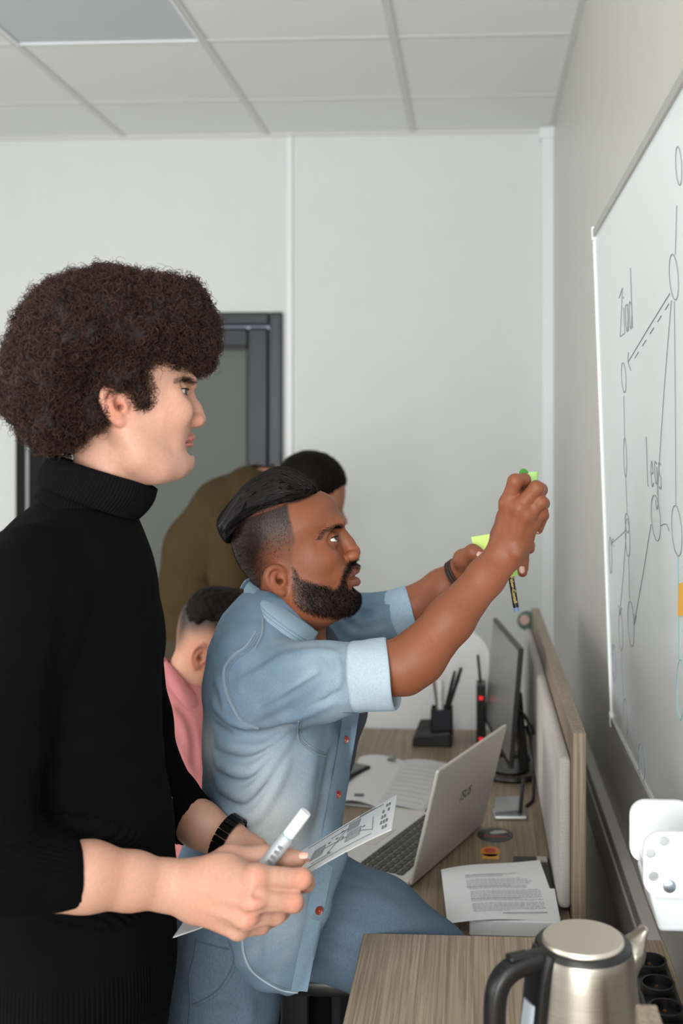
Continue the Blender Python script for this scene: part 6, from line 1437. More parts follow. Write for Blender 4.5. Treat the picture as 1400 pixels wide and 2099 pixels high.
for k in range(9):
    for (u0, u1) in ((0.52, 0.95),):
        v_ = 0.1+0.09*k; a, b = on_quad(qp, u0, v_)+UP*0.0145, on_quad(qp, u1, v_)+UP*0.009; m_ = on_quad(qp, (u0+u1)/2, v_)+UP*0.0138; lm.tube([a, m_, b], 0.0004, 4)
lm.build('ruled_line', mat('ink_pale', srgb(186, 188, 190), rough=0.9), pln)['kind'] = 'stuff'
for u, v in ((0.22, 0.10), (0.36, 0.92)):
    c = on_quad(qp, u, v)+UP*0.0158; MB().box(c-np.array([0.011, 0.009, 0.0]), c+np.array([0.011, 0.009, 0.0004])).build('printed_block', M_ink, pln)
phx = onz(676, 1616, ZD); ph_ = empty('smartphone', phx, 'black smartphone edge showing beside the denim shirt on the desk', 'phone')
ph_b = MB().box((phx[0]-0.05, phx[1]-0.01, ZD+0.014), (phx[0]+0.024, phx[1]+0.14, ZD+0.023), rz=-0.5, piv=(phx[0], phx[1])).build('case', M_blk, ph_, bevel=0.003)
MB().box((phx[0]-0.046, phx[1]-0.006, ZD+0.0229), (phx[0]+0.020, phx[1]+0.136, ZD+0.0236), rz=-0.5, piv=(phx[0], phx[1])).build('screen', mat('phone_glass', srgb(12, 12, 14), rough=0.1), ph_)
# ---- printed sheet on a white box and a black folder
wbq = [onz(x, y, ZD) for x, y in ((962, 1918), (1150, 1923))]; wb0, wb1 = wbq
bxo = MB().box((wb0[0], wb0[1]-0.0, ZD), (wb1[0], wb0[1]+0.14, ZD+0.026)).build('paper_pack', M_paper, None, bevel=0.002); tag(bxo, 'white pack of paper under the printed sheet at the near end of the desk', 'paper')
ZP = ZD+0.028
qd = [onz(x, y, ZP) for x, y in ((917, 1893), (1149, 1879), (1106, 1762), (904, 1785))]
prs = empty('printed_sheet', mid(*qd), 'sheet of printed text lying on the white pack beside the partition', 'paper')
G = np.array([[on_quad(qd, u, v) + UP*(0.004*math.sin(3.1*u)*v + (-0.016*(1-u)**3 if u < 0.35 else 0)*v*0.0 + 0.003*math.sin(5*u+v)) for v in np.linspace(0, 1, 9)] for u in np.linspace(0, 1, 12)])
sheet('page', G, 0.0005, M_paper, prs, away=-UP)
tx = MB(); rr = random.Random(3)
for k in range(22):
    v = 0.13 + 0.031*k + (0.02 if k % 7 > 4 else 0); u0, u1 = (0.24 if k < 13 else 0.22), 0.90 if k % 6 else rr.uniform(0.5, 0.8); u = u0
    if k >= 12: u1 = min(u1, rr.uniform(0.55, 0.9))
    while u < u1:
        w = rr.uniform(0.015, 0.05); q = [on_quad(qd, a, b) + UP*(0.0016+0.004*math.sin(3.1*a)*b + 0.003*math.sin(5*a+b)) for a, b in ((u, v), (min(u+w, u1), v), (min(u+w, u1), v+0.009), (u, v+0.009))]
        tx.add(q, [(0, 1, 2, 3)]); u += w + 0.008
tx.build('printed_text', mat('ink_soft', srgb(182, 184, 188), rough=0.9), prs)['kind'] = 'stuff'
tq = [on_quad(qd, a, b) + UP*(0.0018+0.003*math.sin(5*a+b)) for a, b in ((0.50, 0.085), (0.90, 0.085), (0.90, 0.093), (0.50, 0.093))]; MB().add(tq, [(0, 1, 2, 3)]).build('heading', M_ink, prs)
f0, f1 = onz(1112, 1772, ZD), onz(1168, 1880, ZD)
fo = empty('black_folder', mid(f0, f1), 'black folder lying under the printed sheet by the fabric pad', 'folder')
MB().box((0.075, f1[1]-0.02, ZD), (0.144, f0[1]+0.01, ZD+0.012)).build('cover', M_blk, fo, bevel=0.002); MB().box((0.120, f0[1]-0.02, ZD+0.0118), (0.140, f0[1], ZD+0.016)).build('clip', M_silver, fo)
# ---- stickers on the desk
def disc(name, c, rx, ry, z, material, parent, th=0.0006, n=36): return MB().prism([(c[0]+rx*math.cos(a), c[1]+ry*math.sin(a), z) for a in np.linspace(0, 6.2832, n+1)[:-1]], (0, 0, th)).build(name, material, parent)
c = onz(1015, 1712, ZD); sa, sb2, sc2 = onz(978, 1712, ZD), onz(1015, 1698, ZD), onz(1015, 1727, ZD); rx, ry = abs(c[0]-sa[0]), abs(sb2[1]-sc2[1])/2
stk = disc('oval_sticker', c, rx, ry, ZD+0.0003, mat('sticker_black', srgb(36, 36, 40), rough=0.4), None); tag(stk, 'black oval sticker with pale and red lettering stuck on the desk', 'sticker')
disc('sticker_ring', c, rx*0.92, ry*0.88, ZD+0.0010, mat('sticker_grey', srgb(84, 86, 88), rough=0.4), stk, 0.0003); disc('sticker_centre', c, rx*0.84, ry*0.78, ZD+0.0014, MATS['sticker_black'], stk, 0.0003)
MB().prism([(c[0]+rx*a, c[1]+ry*b, ZD+0.0018) for a, b in ((-0.3, 0.25), (0.0, 0.55), (0.5, 0.6), (0.7, 0.3), (0.2, 0.1), (-0.2, 0.05))], (0, 0, 0.0003)).build('sticker_figure', mat('sticker_pale', srgb(188, 182, 174), rough=0.5), stk)
rs_ = MB(); M_red = mat('sticker_red', srgb(196, 62, 56), rough=0.5)
for k in range(8):
    x = c[0] - rx*0.62 + rx*0.165*k; h_ = ry*(0.34 if k in (0, 3) else 0.22); rs_.prism([(x, c[1]-ry*0.42, ZD+0.0018), (x+rx*0.07, c[1]-ry*0.42, ZD+0.0018), (x+rx*0.12, c[1]-ry*0.42+h_, ZD+0.0018), (x+rx*0.05, c[1]-ry*0.42+h_, ZD+0.0018)], (0, 0, 0.0003))
rs_.build('sticker_lettering', M_red, stk)['kind'] = 'stuff'
c = onz(1005, 1746, ZD); o = disc('round_sticker', c, 0.020, 0.028, ZD+0.0003, mat('sticker_orange', srgb(222, 140, 40), rough=0.4), None); tag(o, 'small orange round sticker stuck on the desk above the printed sheet', 'sticker')
disc('sticker_centre', (c[0], c[1]+0.004, 0), 0.012, 0.013, ZD+0.001, mat('sticker_deep', srgb(190, 70, 30), rough=0.4), o, 0.0003)
MB().box((c[0]-0.017, c[1]-0.040, ZD+0.0003), (c[0]+0.017, c[1]-0.014, ZD+0.0009)).build('sticker_band', mat('sticker_yellow', srgb(226, 168, 56), rough=0.4), o)
# ---- badge at the far end of the partition
bc = P(1080, 1272, 3.22); bo = MB().lathe([(0, 0), (0.028, 0), (0.029, 0.003), (0.027, 0.006), (0, 0.007)], bc, 28, -FWD+UP*0.1).build('round_badge', mat('badge_green', srgb(52, 82, 66), rough=0.35), None, smooth=True)
tag(bo, 'small green and pink round badge clipped on the far end of the partition', 'badge')
MB().prism([bc - FWD*0.0068 + RIGHT*(-0.008+0.014*math.cos(a)) + UP*(0.003+0.015*math.sin(a)) for a in np.linspace(0, 6.2832, 21)[:-1]], -FWD*0.0012).build('badge_print', mat('badge_pink', srgb(196, 164, 160), rough=0.4), bo)
MB().hexa([bc+RIGHT*0.012-UP*0.02, bc+RIGHT*0.05-UP*0.03, bc+RIGHT*0.05-UP*0.03+FWD*0.01, bc+RIGHT*0.012-UP*0.02+FWD*0.01], [bc+RIGHT*0.012-UP*0.012, bc+RIGHT*0.05-UP*0.012, bc+RIGHT*0.05-UP*0.012+FWD*0.01, bc+RIGHT*0.012-UP*0.012+FWD*0.01]).build('clip', M_dark, bo)
# ---- near cabinet
ZK = 0.82; kx0 = onz(745, 1912, ZK)[0]; ky1 = onz(745, 1912, ZK)[1]
cbn = empty('side_cabinet', (0.04, 1.2, 0), 'woodgrain cabinet in the foreground with the kettle on top', 'cabinet')
MB().box((kx0, 0.78, ZK-0.025), (0.285, ky1, ZK)).build('top', wood_mat('wood_top', srgb(130, 112, 94), srgb(178, 160, 139), (240, 3.2, 240)), cbn, bevel=0.0015, seg=1)
for x0, x1 in ((kx0+0.012, kx0+0.032), (0.255, 0.275)): MB().box((x0, 0.80, 0.06), (x1, ky1-0.012, ZK-0.025)).build('side_panel', M_woodZ, cbn)
MB().box((kx0+0.032, ky1-0.03, 0.06), (0.255, ky1-0.012, ZK-0.025)).build('back_panel', M_woodZ, cbn); MB().box((kx0+0.032, 0.80, 0.06), (0.255, ky1-0.03, 0.08)).build('bottom_panel', M_woodX, cbn)
MB().box((kx0+0.03, 0.83, 0.0), (0.26, ky1-0.03, 0.06)).build('plinth', M_blk, cbn)
for k, (a, b) in enumerate(((kx0+0.014, 0.049), (0.053, 0.273))):
    d = MB().box((a, 0.782, 0.07), (b, 0.80, ZK-0.03)).build('door', M_woodZ, cbn, bevel=0.001, seg=1); hx = b-0.03 if k == 0 else a+0.03
    MB().tube([(hx, 0.782, 0.60), (hx, 0.76, 0.60), (hx, 0.76, 0.46), (hx, 0.782, 0.46)], 0.005, 8).build('handle', M_silver, d, smooth=True)
# ---- kettle
kc = P(1195, 1926, 1.20); kb = np.array([kc[0], kc[1], ZK]); kh = kc[2]-ZK
ket = empty('electric_kettle', kb, 'brushed steel electric kettle with a black handle on the near cabinet', 'kettle')
M_steel = mat('brushed_steel', srgb(178, 172, 162), rough=0.30, metal=1.0, noise=((30, 30, 900), 3, 0.5, 0.86)); M_lid = mat('lid_steel', srgb(214, 206, 192), rough=0.36, metal=0.9)
MB().lathe([(0.0, 0.0), (0.074, 0.0), (0.075, 0.006), (0.075, 0.020), (0.072, 0.024)], kb, 48).build('base', M_blk, ket, smooth=True)
MB().lathe([(0.071, 0.022), (0.0725, 0.03), (0.070, 0.07), (0.064, 0.12), (0.0585, kh-0.04), (0.0560, kh-0.016), (0.0538, kh-0.007)], kb, 64).build('body', M_steel, ket, smooth=True)
MB().lathe([(0.0, kh-0.009), (0.0540, kh-0.009), (0.0535, kh-0.005), (0.0505, kh-0.0015), (0.047, kh-0.001), (0.0, kh-0.001)], kb, 64).build('collar', M_blk, ket, smooth=True)
lidk = MB().lathe([(0.0, kh-0.002), (0.0455, kh-0.002), (0.0455, kh+0.001), (0.0435, kh+0.0035), (0.0, kh+0.0045)], kb, 64).build('lid', M_lid, ket, smooth=True)
hv = nrm(-RIGHT*0.93 - FWD*0.40); hs = np.cross(UP, hv)
def hp(o, z): return kb + hv*o + UP*z
def bar(pts, wd, th, n=16):                 # smooth swept bar of rounded-rectangle section
    c = catmull(np.array(pts), 5, closed=False); v = []; m = len(c)
    for i in range(m):
        t = nrm(c[min(i+1, m-1)]-c[max(i-1, 0)]); e = nrm(np.cross(t, hs))
        for k in range(n):
            a = 2*math.pi*k/n; x, y = math.cos(a), math.sin(a); x, y = math.copysign(abs(x)**0.6, x), math.copysign(abs(y)**0.6, y); v.append(c[i] + hs*x*wd + e*y*th)
    f = [(i*n+k, i*n+(k+1) % n, (i+1)*n+(k+1) % n, (i+1)*n+k) for i in range(m-1) for k in range(n)]
    for i0 in (0, (m-1)*n):
        v.append(np.mean(v[i0:i0+n], axis=0)); ci = len(v)-1
        f += [(i0+k, i0+(k+1) % n, ci, ci) for k in range(n)]
    m_ = MB(); m_.add(v, [q if q[2] != q[3] else q[:3] for q in f]); return m_
hdl = bar([hp(0.040, kh-0.012), hp(0.066, kh-0.012), hp(0.090, kh-0.016), hp(0.106, kh-0.032), hp(0.110, kh-0.07), hp(0.107, kh-0.12), hp(0.100, 0.045), hp(0.085, 0.028), hp(0.066, 0.026)], 0.0125, 0.0105).build('handle', M_blk, ket, smooth=True)
bar([hp(0.047, kh-0.004), hp(0.056, kh-0.03), hp(0.061, kh-0.07), hp(0.066, kh-0.11), hp(0.073, 0.04)], 0.022, 0.008).build('handle_spine', M_blk, ket, smooth=True)
bar([hp(0.066, kh-0.055), hp(0.0705, kh-0.085), hp(0.074, kh-0.12), hp(0.078, 0.05)], 0.0115, 0.004).build('water_gauge', mat('gauge_plastic', srgb(168, 178, 184), rough=0.15, coat=0.5), ket, smooth=True)
q = hp(0.080, kh-0.006); MB().hexa(*obox(q - hs*0.008 - hv*0.012, hv, hs, UP, 0.026, 0.016, 0.006)).build('lid_button', M_blk, hdl, bevel=0.003, seg=3)
sv = nrm(RIGHT*0.95 + FWD*0.28); ss_ = np.cross(UP, sv)
S_ = Sdf(); S_.loft([(kb + sv*0.040 + UP*(kh-0.055), 0.022, 0.020), (kb + sv*0.058 + UP*(kh-0.022), 0.017, 0.013), (kb + sv*0.074 + UP*(kh+0.002), 0.009, 0.005)], ss_, k=0.006)
S_.loft([(kb + sv*0.052 + UP*(kh+0.004), 0.014, 0.010), (kb + sv*0.080 + UP*(kh+0.014), 0.006, 0.006)], ss_, op='s', k=0.002)
a = kb + sv*0.055 + UP*(kh-0.02); V, F = S_.mesh(a-0.055, a+0.05, 0.0019); solid('spout', V, F, M_steel, ket)
# ---- power strip, wood end panel
ps_ = empty('power_strip', (0.238, 1.38, ZK), 'black power strip with round sockets behind the kettle', 'power strip')
MB().box((0.212, 1.22, ZK), (0.266, 1.54, ZK+0.036)).build('case', M_blk, ps_, bevel=0.006)
for k in range(5):
    y = 1.255 + k*0.062; s_k = MB().lathe([(0.0, -0.004), (0.0215, -0.004), (0.0225, 0.0), (0.0225, 0.010), (0.0195, 0.010), (0.0190, -0.002), (0.0, -0.002)], (0.239, y, ZK+0.036), 24).build('socket', M_blk, ps_, smooth=True)
    for dy in (-0.0095, 0.0095): MB().lathe([(0, -0.001), (0.0026, -0.001), (0.0026, 0.0008), (0, 0.0008)], (0.239, y+dy, ZK+0.036), 8).build('contact', mat('copper', srgb(210, 130, 80), rough=0.3, metal=1.0), s_k)
q = P(1303, 2058, 1.10); we = MB().box((q[0], q[1]-0.25, ZK), (q[0]+0.021, q[1], q[2])).build('wood_end_panel', M_woodZ, None, bevel=0.001, seg=1); tag(we, 'upright woodgrain board end in the bottom right corner beside the power strip', 'board')
# ---- office chair under the man in denim
chc = np.array([-0.245, 2.07, 0.0])
ch = empty('office_chair', chc, 'black office chair, its armrest showing under the raised thigh', 'chair')
def rbox(name, c, hx, hy, hz, r, parent, material=M_blk): return MB().box((c[0]-hx, c[1]-hy, c[2]-hz), (c[0]+hx, c[1]+hy, c[2]+hz)).build(name, material, parent, bevel=r, seg=3, smooth=True)
M_fab = mat('black_fabric', srgb(24, 24, 26), rough=0.9, noise=(300, 3, 0.6, 0.8))
rbox('seat', chc + np.array([0, 0, 0.47]), 0.22, 0.22, 0.035, 0.03, ch, M_fab); rbox('backrest', chc + np.array([-0.225, 0, 0.68]), 0.025, 0.19, 0.15, 0.024, ch, M_fab)
MB().tube([chc + np.array([-0.18, 0, 0.45]), chc + np.array([-0.245, 0, 0.50]), chc + np.array([-0.245, 0, 0.62])], 0.018, 8).build('back_stem', M_blk, ch, smooth=True)
for sg in (1, -1):
    a = rbox('armrest', chc + np.array([0.035, sg*0.262, 0.672]), 0.14, 0.030, 0.016, 0.012, ch)
    MB().tube([chc + np.array([0.02, sg*0.20, 0.45]), chc + np.array([0.02, sg*0.262, 0.47]), chc + np.array([0.02, sg*0.262, 0.66])], 0.016, 8).build('arm_post', M_blk, ch, smooth=True)
    MB().lathe([(0, -0.002), (0.007, -0.002), (0.007, 0.003), (0, 0.004)], chc + np.array([0.06, sg*0.292, 0.668]), 12, (0, sg, 0)).build('bolt', M_dark, a)
MB().tube([chc + UP*0.08, chc + UP*0.44], 0.026, 12).build('gas_column', M_dark, ch, smooth=True)
for k in range(5):
    a = 2*math.pi*k/5 + 0.3; e = chc + np.array([math.cos(a)*0.25, math.sin(a)*0.25, 0.06]); sp = MB().tube([chc + UP*0.095, e], [0.024, 0.015], 8).build('base_spoke', M_blk, ch, smooth=True)
    MB().lathe([(0, -0.012), (0.024, -0.012), (0.026, 0), (0.024, 0.012), (0, 0.012)], e - UP*0.033, 14, (-math.sin(a), math.cos(a), 0)).build('castor', M_blk, sp, smooth=True)
# ================================================================ whiteboard and what is written on it
BY1 = 2.262; BY0 = 0.55; bz0, bz1 = 0.998, 2.008; bxb, bxt = 0.281, 0.2445
def bpt(y, t, o=0.0): return np.array([bxb + (bxt-bxb)*t, y, bz0 + (bz1-bz0)*t]) + bnr*o
bup = nrm(np.array([bxt-bxb, 0, bz1-bz0])); bnr = nrm(np.cross(np.array([0, 1.0, 0]), bup)); bnr = bnr if bnr[0] < 0 else -bnr
wbd = empty('whiteboard', (0.30, (BY0+BY1)/2, bz0), 'large framed whiteboard with hand-drawn diagrams on the right wall', 'whiteboard')
def bbox(y0, y1, t0, t1, o0, o1): return MB().hexa([bpt(y0, t0, o0), bpt(y1, t0, o0), bpt(y1, t1, o0), bpt(y0, t1, o0)], [bpt(y0, t0, o1), bpt(y1, t0, o1), bpt(y1, t1, o1), bpt(y0, t1, o1)])
bbox(BY0, BY1, 0, 1, -0.012, 0.0).build('surface', mat('whiteboard_enamel', srgb(226, 231, 234), rough=0.16, spec=0.5), wbd)
M_fr = mat('frame_aluminium', srgb(176, 176, 170), rough=0.4, metal=0.4); M_frw = mat('frame_white', srgb(232, 235, 238), rough=0.35)
bbox(BY0, BY1+0.002, 0.988, 1.004, -0.014, 0.004).build('frame_rail', M_fr, wbd, bevel=0.001, seg=1); bbox(BY0, BY1+0.002, -0.006, 0.010, -0.014, 0.004).build('frame_rail', M_fr, wbd, bevel=0.001, seg=1)
bbox(BY1-0.006, BY1+0.006, 0.0, 1.0, -0.014, 0.003).build('frame_rail', M_frw, wbd, bevel=0.001, seg=1); bbox(BY0-0.006, BY0+0.006, 0.0, 1.0, -0.014, 0.003).build('frame_rail', M_frw, wbd, bevel=0.001, seg=1)
for y in (BY1-0.004, BY0+0.004):
    for t in (0.004, 0.996): bbox(y-0.009, y+0.009, t-0.014, t+0.014, -0.015, 0.0055).build('corner_cap', M_frw, wbd, bevel=0.002, seg=2)
def spacer(y, t): p0 = bpt(y, t, -0.004); MB().box((p0[0]-0.004, y-0.010, p0[2]-0.012), (XR, y+0.010, p0[2]+0.012)).build('wall_clip', M_frw, wbd, bevel=0.002, seg=1)
def onboard(px, py):
    r = ray(px, py); p0 = bpt(1.5, 0, 0.0); t = ((p0-CAM) @ bnr)/(r @ bnr); return CAM + r*t + bnr*0.0006
for px, py in ((1366, 246), (1216, 482)): spacer(min(onboard(px, py)[1], BY1-0.02), 1.0)
for px, py in ((1279, 1535), (1400, 1762)): spacer(onboard(px, py)[1], 0.0)
M_mk = mat('marker_ink', srgb(128, 132, 136), rough=0.7); M_tl = mat('marker_teal', srgb(120, 170, 168), rough=0.7)
def draw(pts, name='marker_line', material=None, r=0.00055, sub=3): 
    q = catmull(np.array(pts, float), sub, closed=False) if len(pts) > 2 else np.array(pts, float)
    MB().tube([onboard(*z) for z in q], r, 4).build(name, material or M_mk, wbd)
def oval(cx, cy, rx, ry, material=None, lean=0.0): 
    MB().tube([onboard(cx + rx*math.cos(a) + lean*math.sin(a), cy + ry*math.sin(a)) for a in np.linspace(0, 6.2832, 33)[:-1]], 0.00055, 4, closed=True).build('marker_oval', material or M_mk, wbd)
for o in ((1392, 340, 6, 40), (1382, 568, 9, 47), (1279, 774, 4.5, 31), (1282, 938, 3, 40), (1286, 1072, 4, 20), (1345, 1062, 9, 47), (1388, 1088, 10, 52), (1287, 1102, 4.5, 39), (1252, 1138, 2.6, 38), (1294, 1279, 6, 47), (1273, 1295, 4, 39), (1260, 1357, 3, 36), (1283, 1469, 4.5, 38), (1316, 1562, 6.5, 38)): oval(*o, lean=o[2]*0.35)
for a in (((1388, 421), (1385, 522)), ((1374, 601), (1330, 672), (1288, 742)), ((1279, 811), (1281, 899)), ((1283, 978), (1286, 1052)), ((1377, 616), (1362, 800), (1348, 1013)), ((1383, 618), (1385, 820), (1386, 1035)), ((1289, 1143), (1291, 1228)), ((1284, 1092), (1278, 1180), (1271, 1256)), ((1275, 1335), (1278, 1430)), ((1287, 1490), (1298, 1525), (1311, 1562)), ((1335, 1075), (1318, 1180), (1300, 1281)), ((1285, 1086), (1254, 1114)), ((1354, 1078), (1366, 1074), (1372, 1088)), ((1256, 1320), (1258, 1400)), ((1300, 1258), (1300, 1281), (1305, 1262)), ((1258, 1104), (1254, 1114), (1259, 1120)), ((1289, 722), (1288, 742), (1294, 760)), ((1310, 1540), (1311, 1572), (1307, 1582)), ((1268, 1240), (1271, 1260), (1275, 1246))): draw(a)
for k in range(5):
    t = k/5; x0, y0 = 1372-78*t, 622+124*t; draw(((x0, y0), (x0-8, y0+13)), 'marker_dash')
draw(((1391, 1143), (1392, 1352)), material=M_tl, r=0.0008); oval(1395, 1414, 8, 62, M_tl)
def scribble(word, px, py, hgt, k=0.55):       # handwritten strokes in the plane of the board, written from left to right
    o = onboard(px, py); ex = np.array([0, -1.0, 0]); G_ = {
     'Z': [[(-0.1, 0.9), (0.75, 1.05), (0.3, 0.5), (-0.1, 0.0), (0.8, 0.02)]], 'i': [[(0.1, 0.6), (0.12, 0.0)], [(0.1, 0.8), (0.13, 0.84)]],
     'a': [[(0.5, 0.55), (0.15, 0.6), (0.05, 0.2), (0.3, 0.0), (0.5, 0.3), (0.52, 0.6), (0.55, 0.0)]], 'd': [[(0.5, 0.5), (0.15, 0.6), (0.05, 0.2), (0.3, 0.0), (0.5, 0.3)], [(0.55, 1.3), (0.52, 0.6), (0.56, 0.0)]],
     'l': [[(0.1, 1.2), (0.08, 0.1), (0.2, 0.0)]], 'e': [[(0.05, 0.3), (0.45, 0.36), (0.3, 0.62), (0.06, 0.35), (0.2, 0.0), (0.5, 0.1)]],
     'g': [[(0.5, 0.55), (0.15, 0.6), (0.08, 0.2), (0.4, 0.1), (0.5, 0.5), (0.5, -0.3), (0.2, -0.5), (0.0, -0.3)]], 's': [[(0.45, 0.55), (0.15, 0.6), (0.15, 0.35), (0.42, 0.25), (0.35, 0.0), (0.02, 0.05)]]}
    x = 0.0
    for c in word:
        for st in G_[c]:
            pts = catmull(np.array(st), 4, closed=False) if len(st) > 2 and c != 'Z' else np.array(st)
            MB().tube([o + ex*(x + q[0]*k)*hgt + bup*q[1]*hgt + bnr*0.0002 for q in pts], 0.0006, 4).build('handwriting', M_mk, wbd)
        x += (0.75 if c != 'i' else 0.35)*k
scribble('Ziad', 1273, 690, 0.075, 0.8); scribble('legs', 1328, 995, 0.062, 0.75)
on_ = [onboard(x, y) + bnr*0.0006 for x, y in ((1392, 1262), (1404, 1262), (1404, 1192), (1394, 1197))]
o = MB().prism(on_, bnr*0.0008).build('sticky_note', mat('note_orange', srgb(240, 180, 70), rough=0.8), None); tag(o, 'orange sticky note on the whiteboard at the right edge of the photo', 'sticky note')
# ---- white pen holder clipped under the board
hol = empty('marker_holder', (0.25, 1.36, 1.03), 'white plastic marker holder with round holes on the whiteboard edge', 'holder')
def plate(y, x0, x1, z0, z1, r, name, holes=()):
    out = [(x, z) for x, z in rrect(x0, x1, z0, z1, r)]; bm = bmesh.new(); vs = [bm.verts.new((x, y, z)) for x, z in out]
    ed = [bm.edges.new((vs[i], vs[(i+1) % len(vs)])) for i in range(len(vs))]
    for hx, hz, hr in holes:
        hv_ = [bm.verts.new((hx+hr*math.cos(a), y, hz+hr*math.sin(a))) for a in np.linspace(0, 6.2832, 21)[:-1]]; ed += [bm.edges.new((hv_[i], hv_[(i+1) % 20])) for i in range(20)]
    bmesh.ops.triangle_fill(bm, edges=ed, use_beauty=True); fs = list(bm.faces); ex = bmesh.ops.extrude_face_region(bm, geom=fs)
    bmesh.ops.translate(bm, verts=[e for e in ex['geom'] if isinstance(e, bmesh.types.BMVert)], vec=(0, 0.006, 0)); bmesh.ops.recalc_face_normals(bm, faces=bm.faces)
    me = bpy.data.meshes.new(name); bm.to_mesh(me); bm.free(); return link(name, me, M_whitep, hol)
def xz(px, py, y): q = ony(px, py, y); return q[0], q[2]
yf, yb_ = 1.275, 1.395
x0f, z1f = xz(1319, 1705, yf); _, z0f = xz(1319, 1838, yf); x0b, z1b = xz(1291, 1640, yb_); _, z0b = xz(1291, 1768, yb_)
hol_px = ((1362, 1724, 8.5), (1334, 1749, 8.5), (1340, 1797, 8.5))
plate(yf, x0f, 0.279, z0f, z1f, 0.020, 'end_plate', [(*xz(x, y, yf), r*yf/FPX*1.25) for x, y, r in hol_px]); plate(yb_, x0b, 0.276, z0b, z1b, 0.020, 'end_plate')
sq = ony(1372, 1816, yf); MB().lathe([(0, 0), (0.0075, 0), (0.0075, 0.002), (0.006, 0.003), (0.0, 0.003)], sq, 20, (0, -1, 0)).build('screw', mat('screw_steel', srgb(170, 182, 196), rough=0.25, metal=0.9), hol, smooth=True)
MB().box((x0f+0.012, yf+0.006, z0f+0.006), (0.276, yb_, z0f+0.010)).build('shelf', M_whitep, hol); MB().box((0.268, yf+0.006, z0f+0.01), (0.274, yb_, z1f-0.004)).build('back_plate', mat('teal_glass', srgb(150, 178, 182), rough=0.2), hol)
MB().hexa([(x0f+0.020, yf+0.01, z0f-0.045), (0.276, yf+0.01, z0f-0.045), (0.276, yb_-0.01, z0f-0.045), (x0f+0.020, yb_-0.01, z0f-0.045)], [(x0f+0.008, yf+0.008, z0f), (0.276, yf+0.008, z0f), (0.276, yb_-0.008, z0f), (x0f+0.008, yb_-0.008, z0f)]).build('lower_tray', mat('frosted_plastic', srgb(214, 218, 222), rough=0.4), hol, bevel=0.004)
# ================================================================ things in the hands
c_nl, c_nr, c_fr = P(357, 1928, 1.315), P(806, 1708, 1.365), P(820, 1644, 1.56); c_fl = c_nl + (c_fr-c_nr)
pq = [c_nl, c_nr, c_fr, c_fl]; pn_ = nrm(np.cross(c_nr-c_nl, c_fl-c_nl)); pn_ = pn_ if pn_[2] > 0 else -pn_
hs_ = empty('diagram_sheet', mid(*pq), 'white sheet with a printed diagram held by the man in the turtleneck', 'paper')
def pc(u, v, o=0.0): return on_quad(pq, u, v) + pn_*(0.010*(u-0.5)**2*4*(0.4 + 0.6*v) - 0.004*math.sin(u*6) + o)
sheet('page', np.array([[pc(u, v) for v in np.linspace(0, 1, 10)] for u in np.linspace(0, 1, 24)]), 0.0005, M_paper, hs_, away=-pn_)
def pquad(m, u0, u1, v0, v1, o=0.0007): m.add([pc(u0, v0, o), pc(u1, v0, o), pc(u1, v1, o), pc(u0, v1, o)], [(0, 1, 2, 3)])
def pline(m, a, b, r=0.0003, o=0.0008): m.tube([pc(a[0]+(b[0]-a[0])*t, a[1]+(b[1]-a[1])*t, o) for t in np.linspace(0, 1, 6)], r, 4)
def hatch(u0, u1, v0, v1, n):
    m = MB()
    for k in range(n): v = v0+(v1-v0)*k/(n-1); pline(m, (u0, v), (u1, v), 0.0005)
    for u in (u0, u1): pline(m, (u, v0), (u, v1))
    m.build('printed_block', M_ink, hs_)['kind'] = 'stuff'
hatch(0.58, 0.64, 0.35, 0.62, 6); hatch(0.76, 0.83, 0.30, 0.55, 6); hatch(0.75, 0.81, 0.62, 0.84, 6); hatch(0.06, 0.14, 0.2, 0.5, 5)
lm = MB()
for a, b in (((0.52, 0.9), (0.93, 0.9)), ((0.55, 0.14), (0.9, 0.14)), ((0.64, 0.5), (0.76, 0.45)), ((0.68, 0.28), (0.74, 0.70)), ((0.83, 0.42), (0.90, 0.25)), ((0.90, 0.25), (0.885, 0.66)), ((0.66, 0.72), (0.75, 0.72)), ((0.60, 0.22), (0.70, 0.22))): pline(lm, a, b, 0.00032)
lm.build('printed_lines', M_inkd, hs_)['kind'] = 'stuff'
for u, v in ((0.68, 0.28), (0.70, 0.60), (0.735, 0.52), (0.72, 0.74), (0.66, 0.60), (0.845, 0.5)):
    MB().add([pc(u + 0.008*math.cos(a), v + 0.014*math.sin(a), 0.0009) for a in np.linspace(0, 6.2832, 11)[:-1]], [tuple(range(10))]).build('printed_dot', M_inkd, hs_)
tm = MB()
for k in range(5):
    for j in range(3):
        if (k+j) % 4: pquad(tm, 0.935+0.014*j, 0.944+0.014*j, 0.12+0.16*k, 0.12+0.16*k+0.09)
for k in range(8): pquad(tm, 0.80+0.011*k, 0.808+0.011*k, 0.93, 0.955)
tm.build('printed_text', M_ink, hs_)['kind'] = 'stuff'
m0, m1 = P(546, 1772, 1.302), P(627, 1664, 1.300); mdv = nrm(m1-m0); mL = np.linalg.norm(m1-m0)
mk = empty('whiteboard_marker', m0, 'white and silver whiteboard marker gripped in the nearest hand', 'marker')
MB().lathe([(0.0, -0.045), (0.006, -0.045), (0.0088, -0.035), (0.0092, 0.0), (0.0092, mL*0.50), (0.0088, mL*0.53), (0.0, mL*0.53)], m0, 24, mdv).build('barrel', mat('marker_silver', srgb(196, 202, 208), rough=0.25, metal=0.35), mk, smooth=True)
MB().lathe([(0.0, mL*0.525), (0.0084, mL*0.525), (0.0084, mL*0.56), (0.0, mL*0.56)], m0, 24, mdv).build('collar', mat('marker_teal_band', srgb(150, 176, 178), rough=0.3), mk, smooth=True)
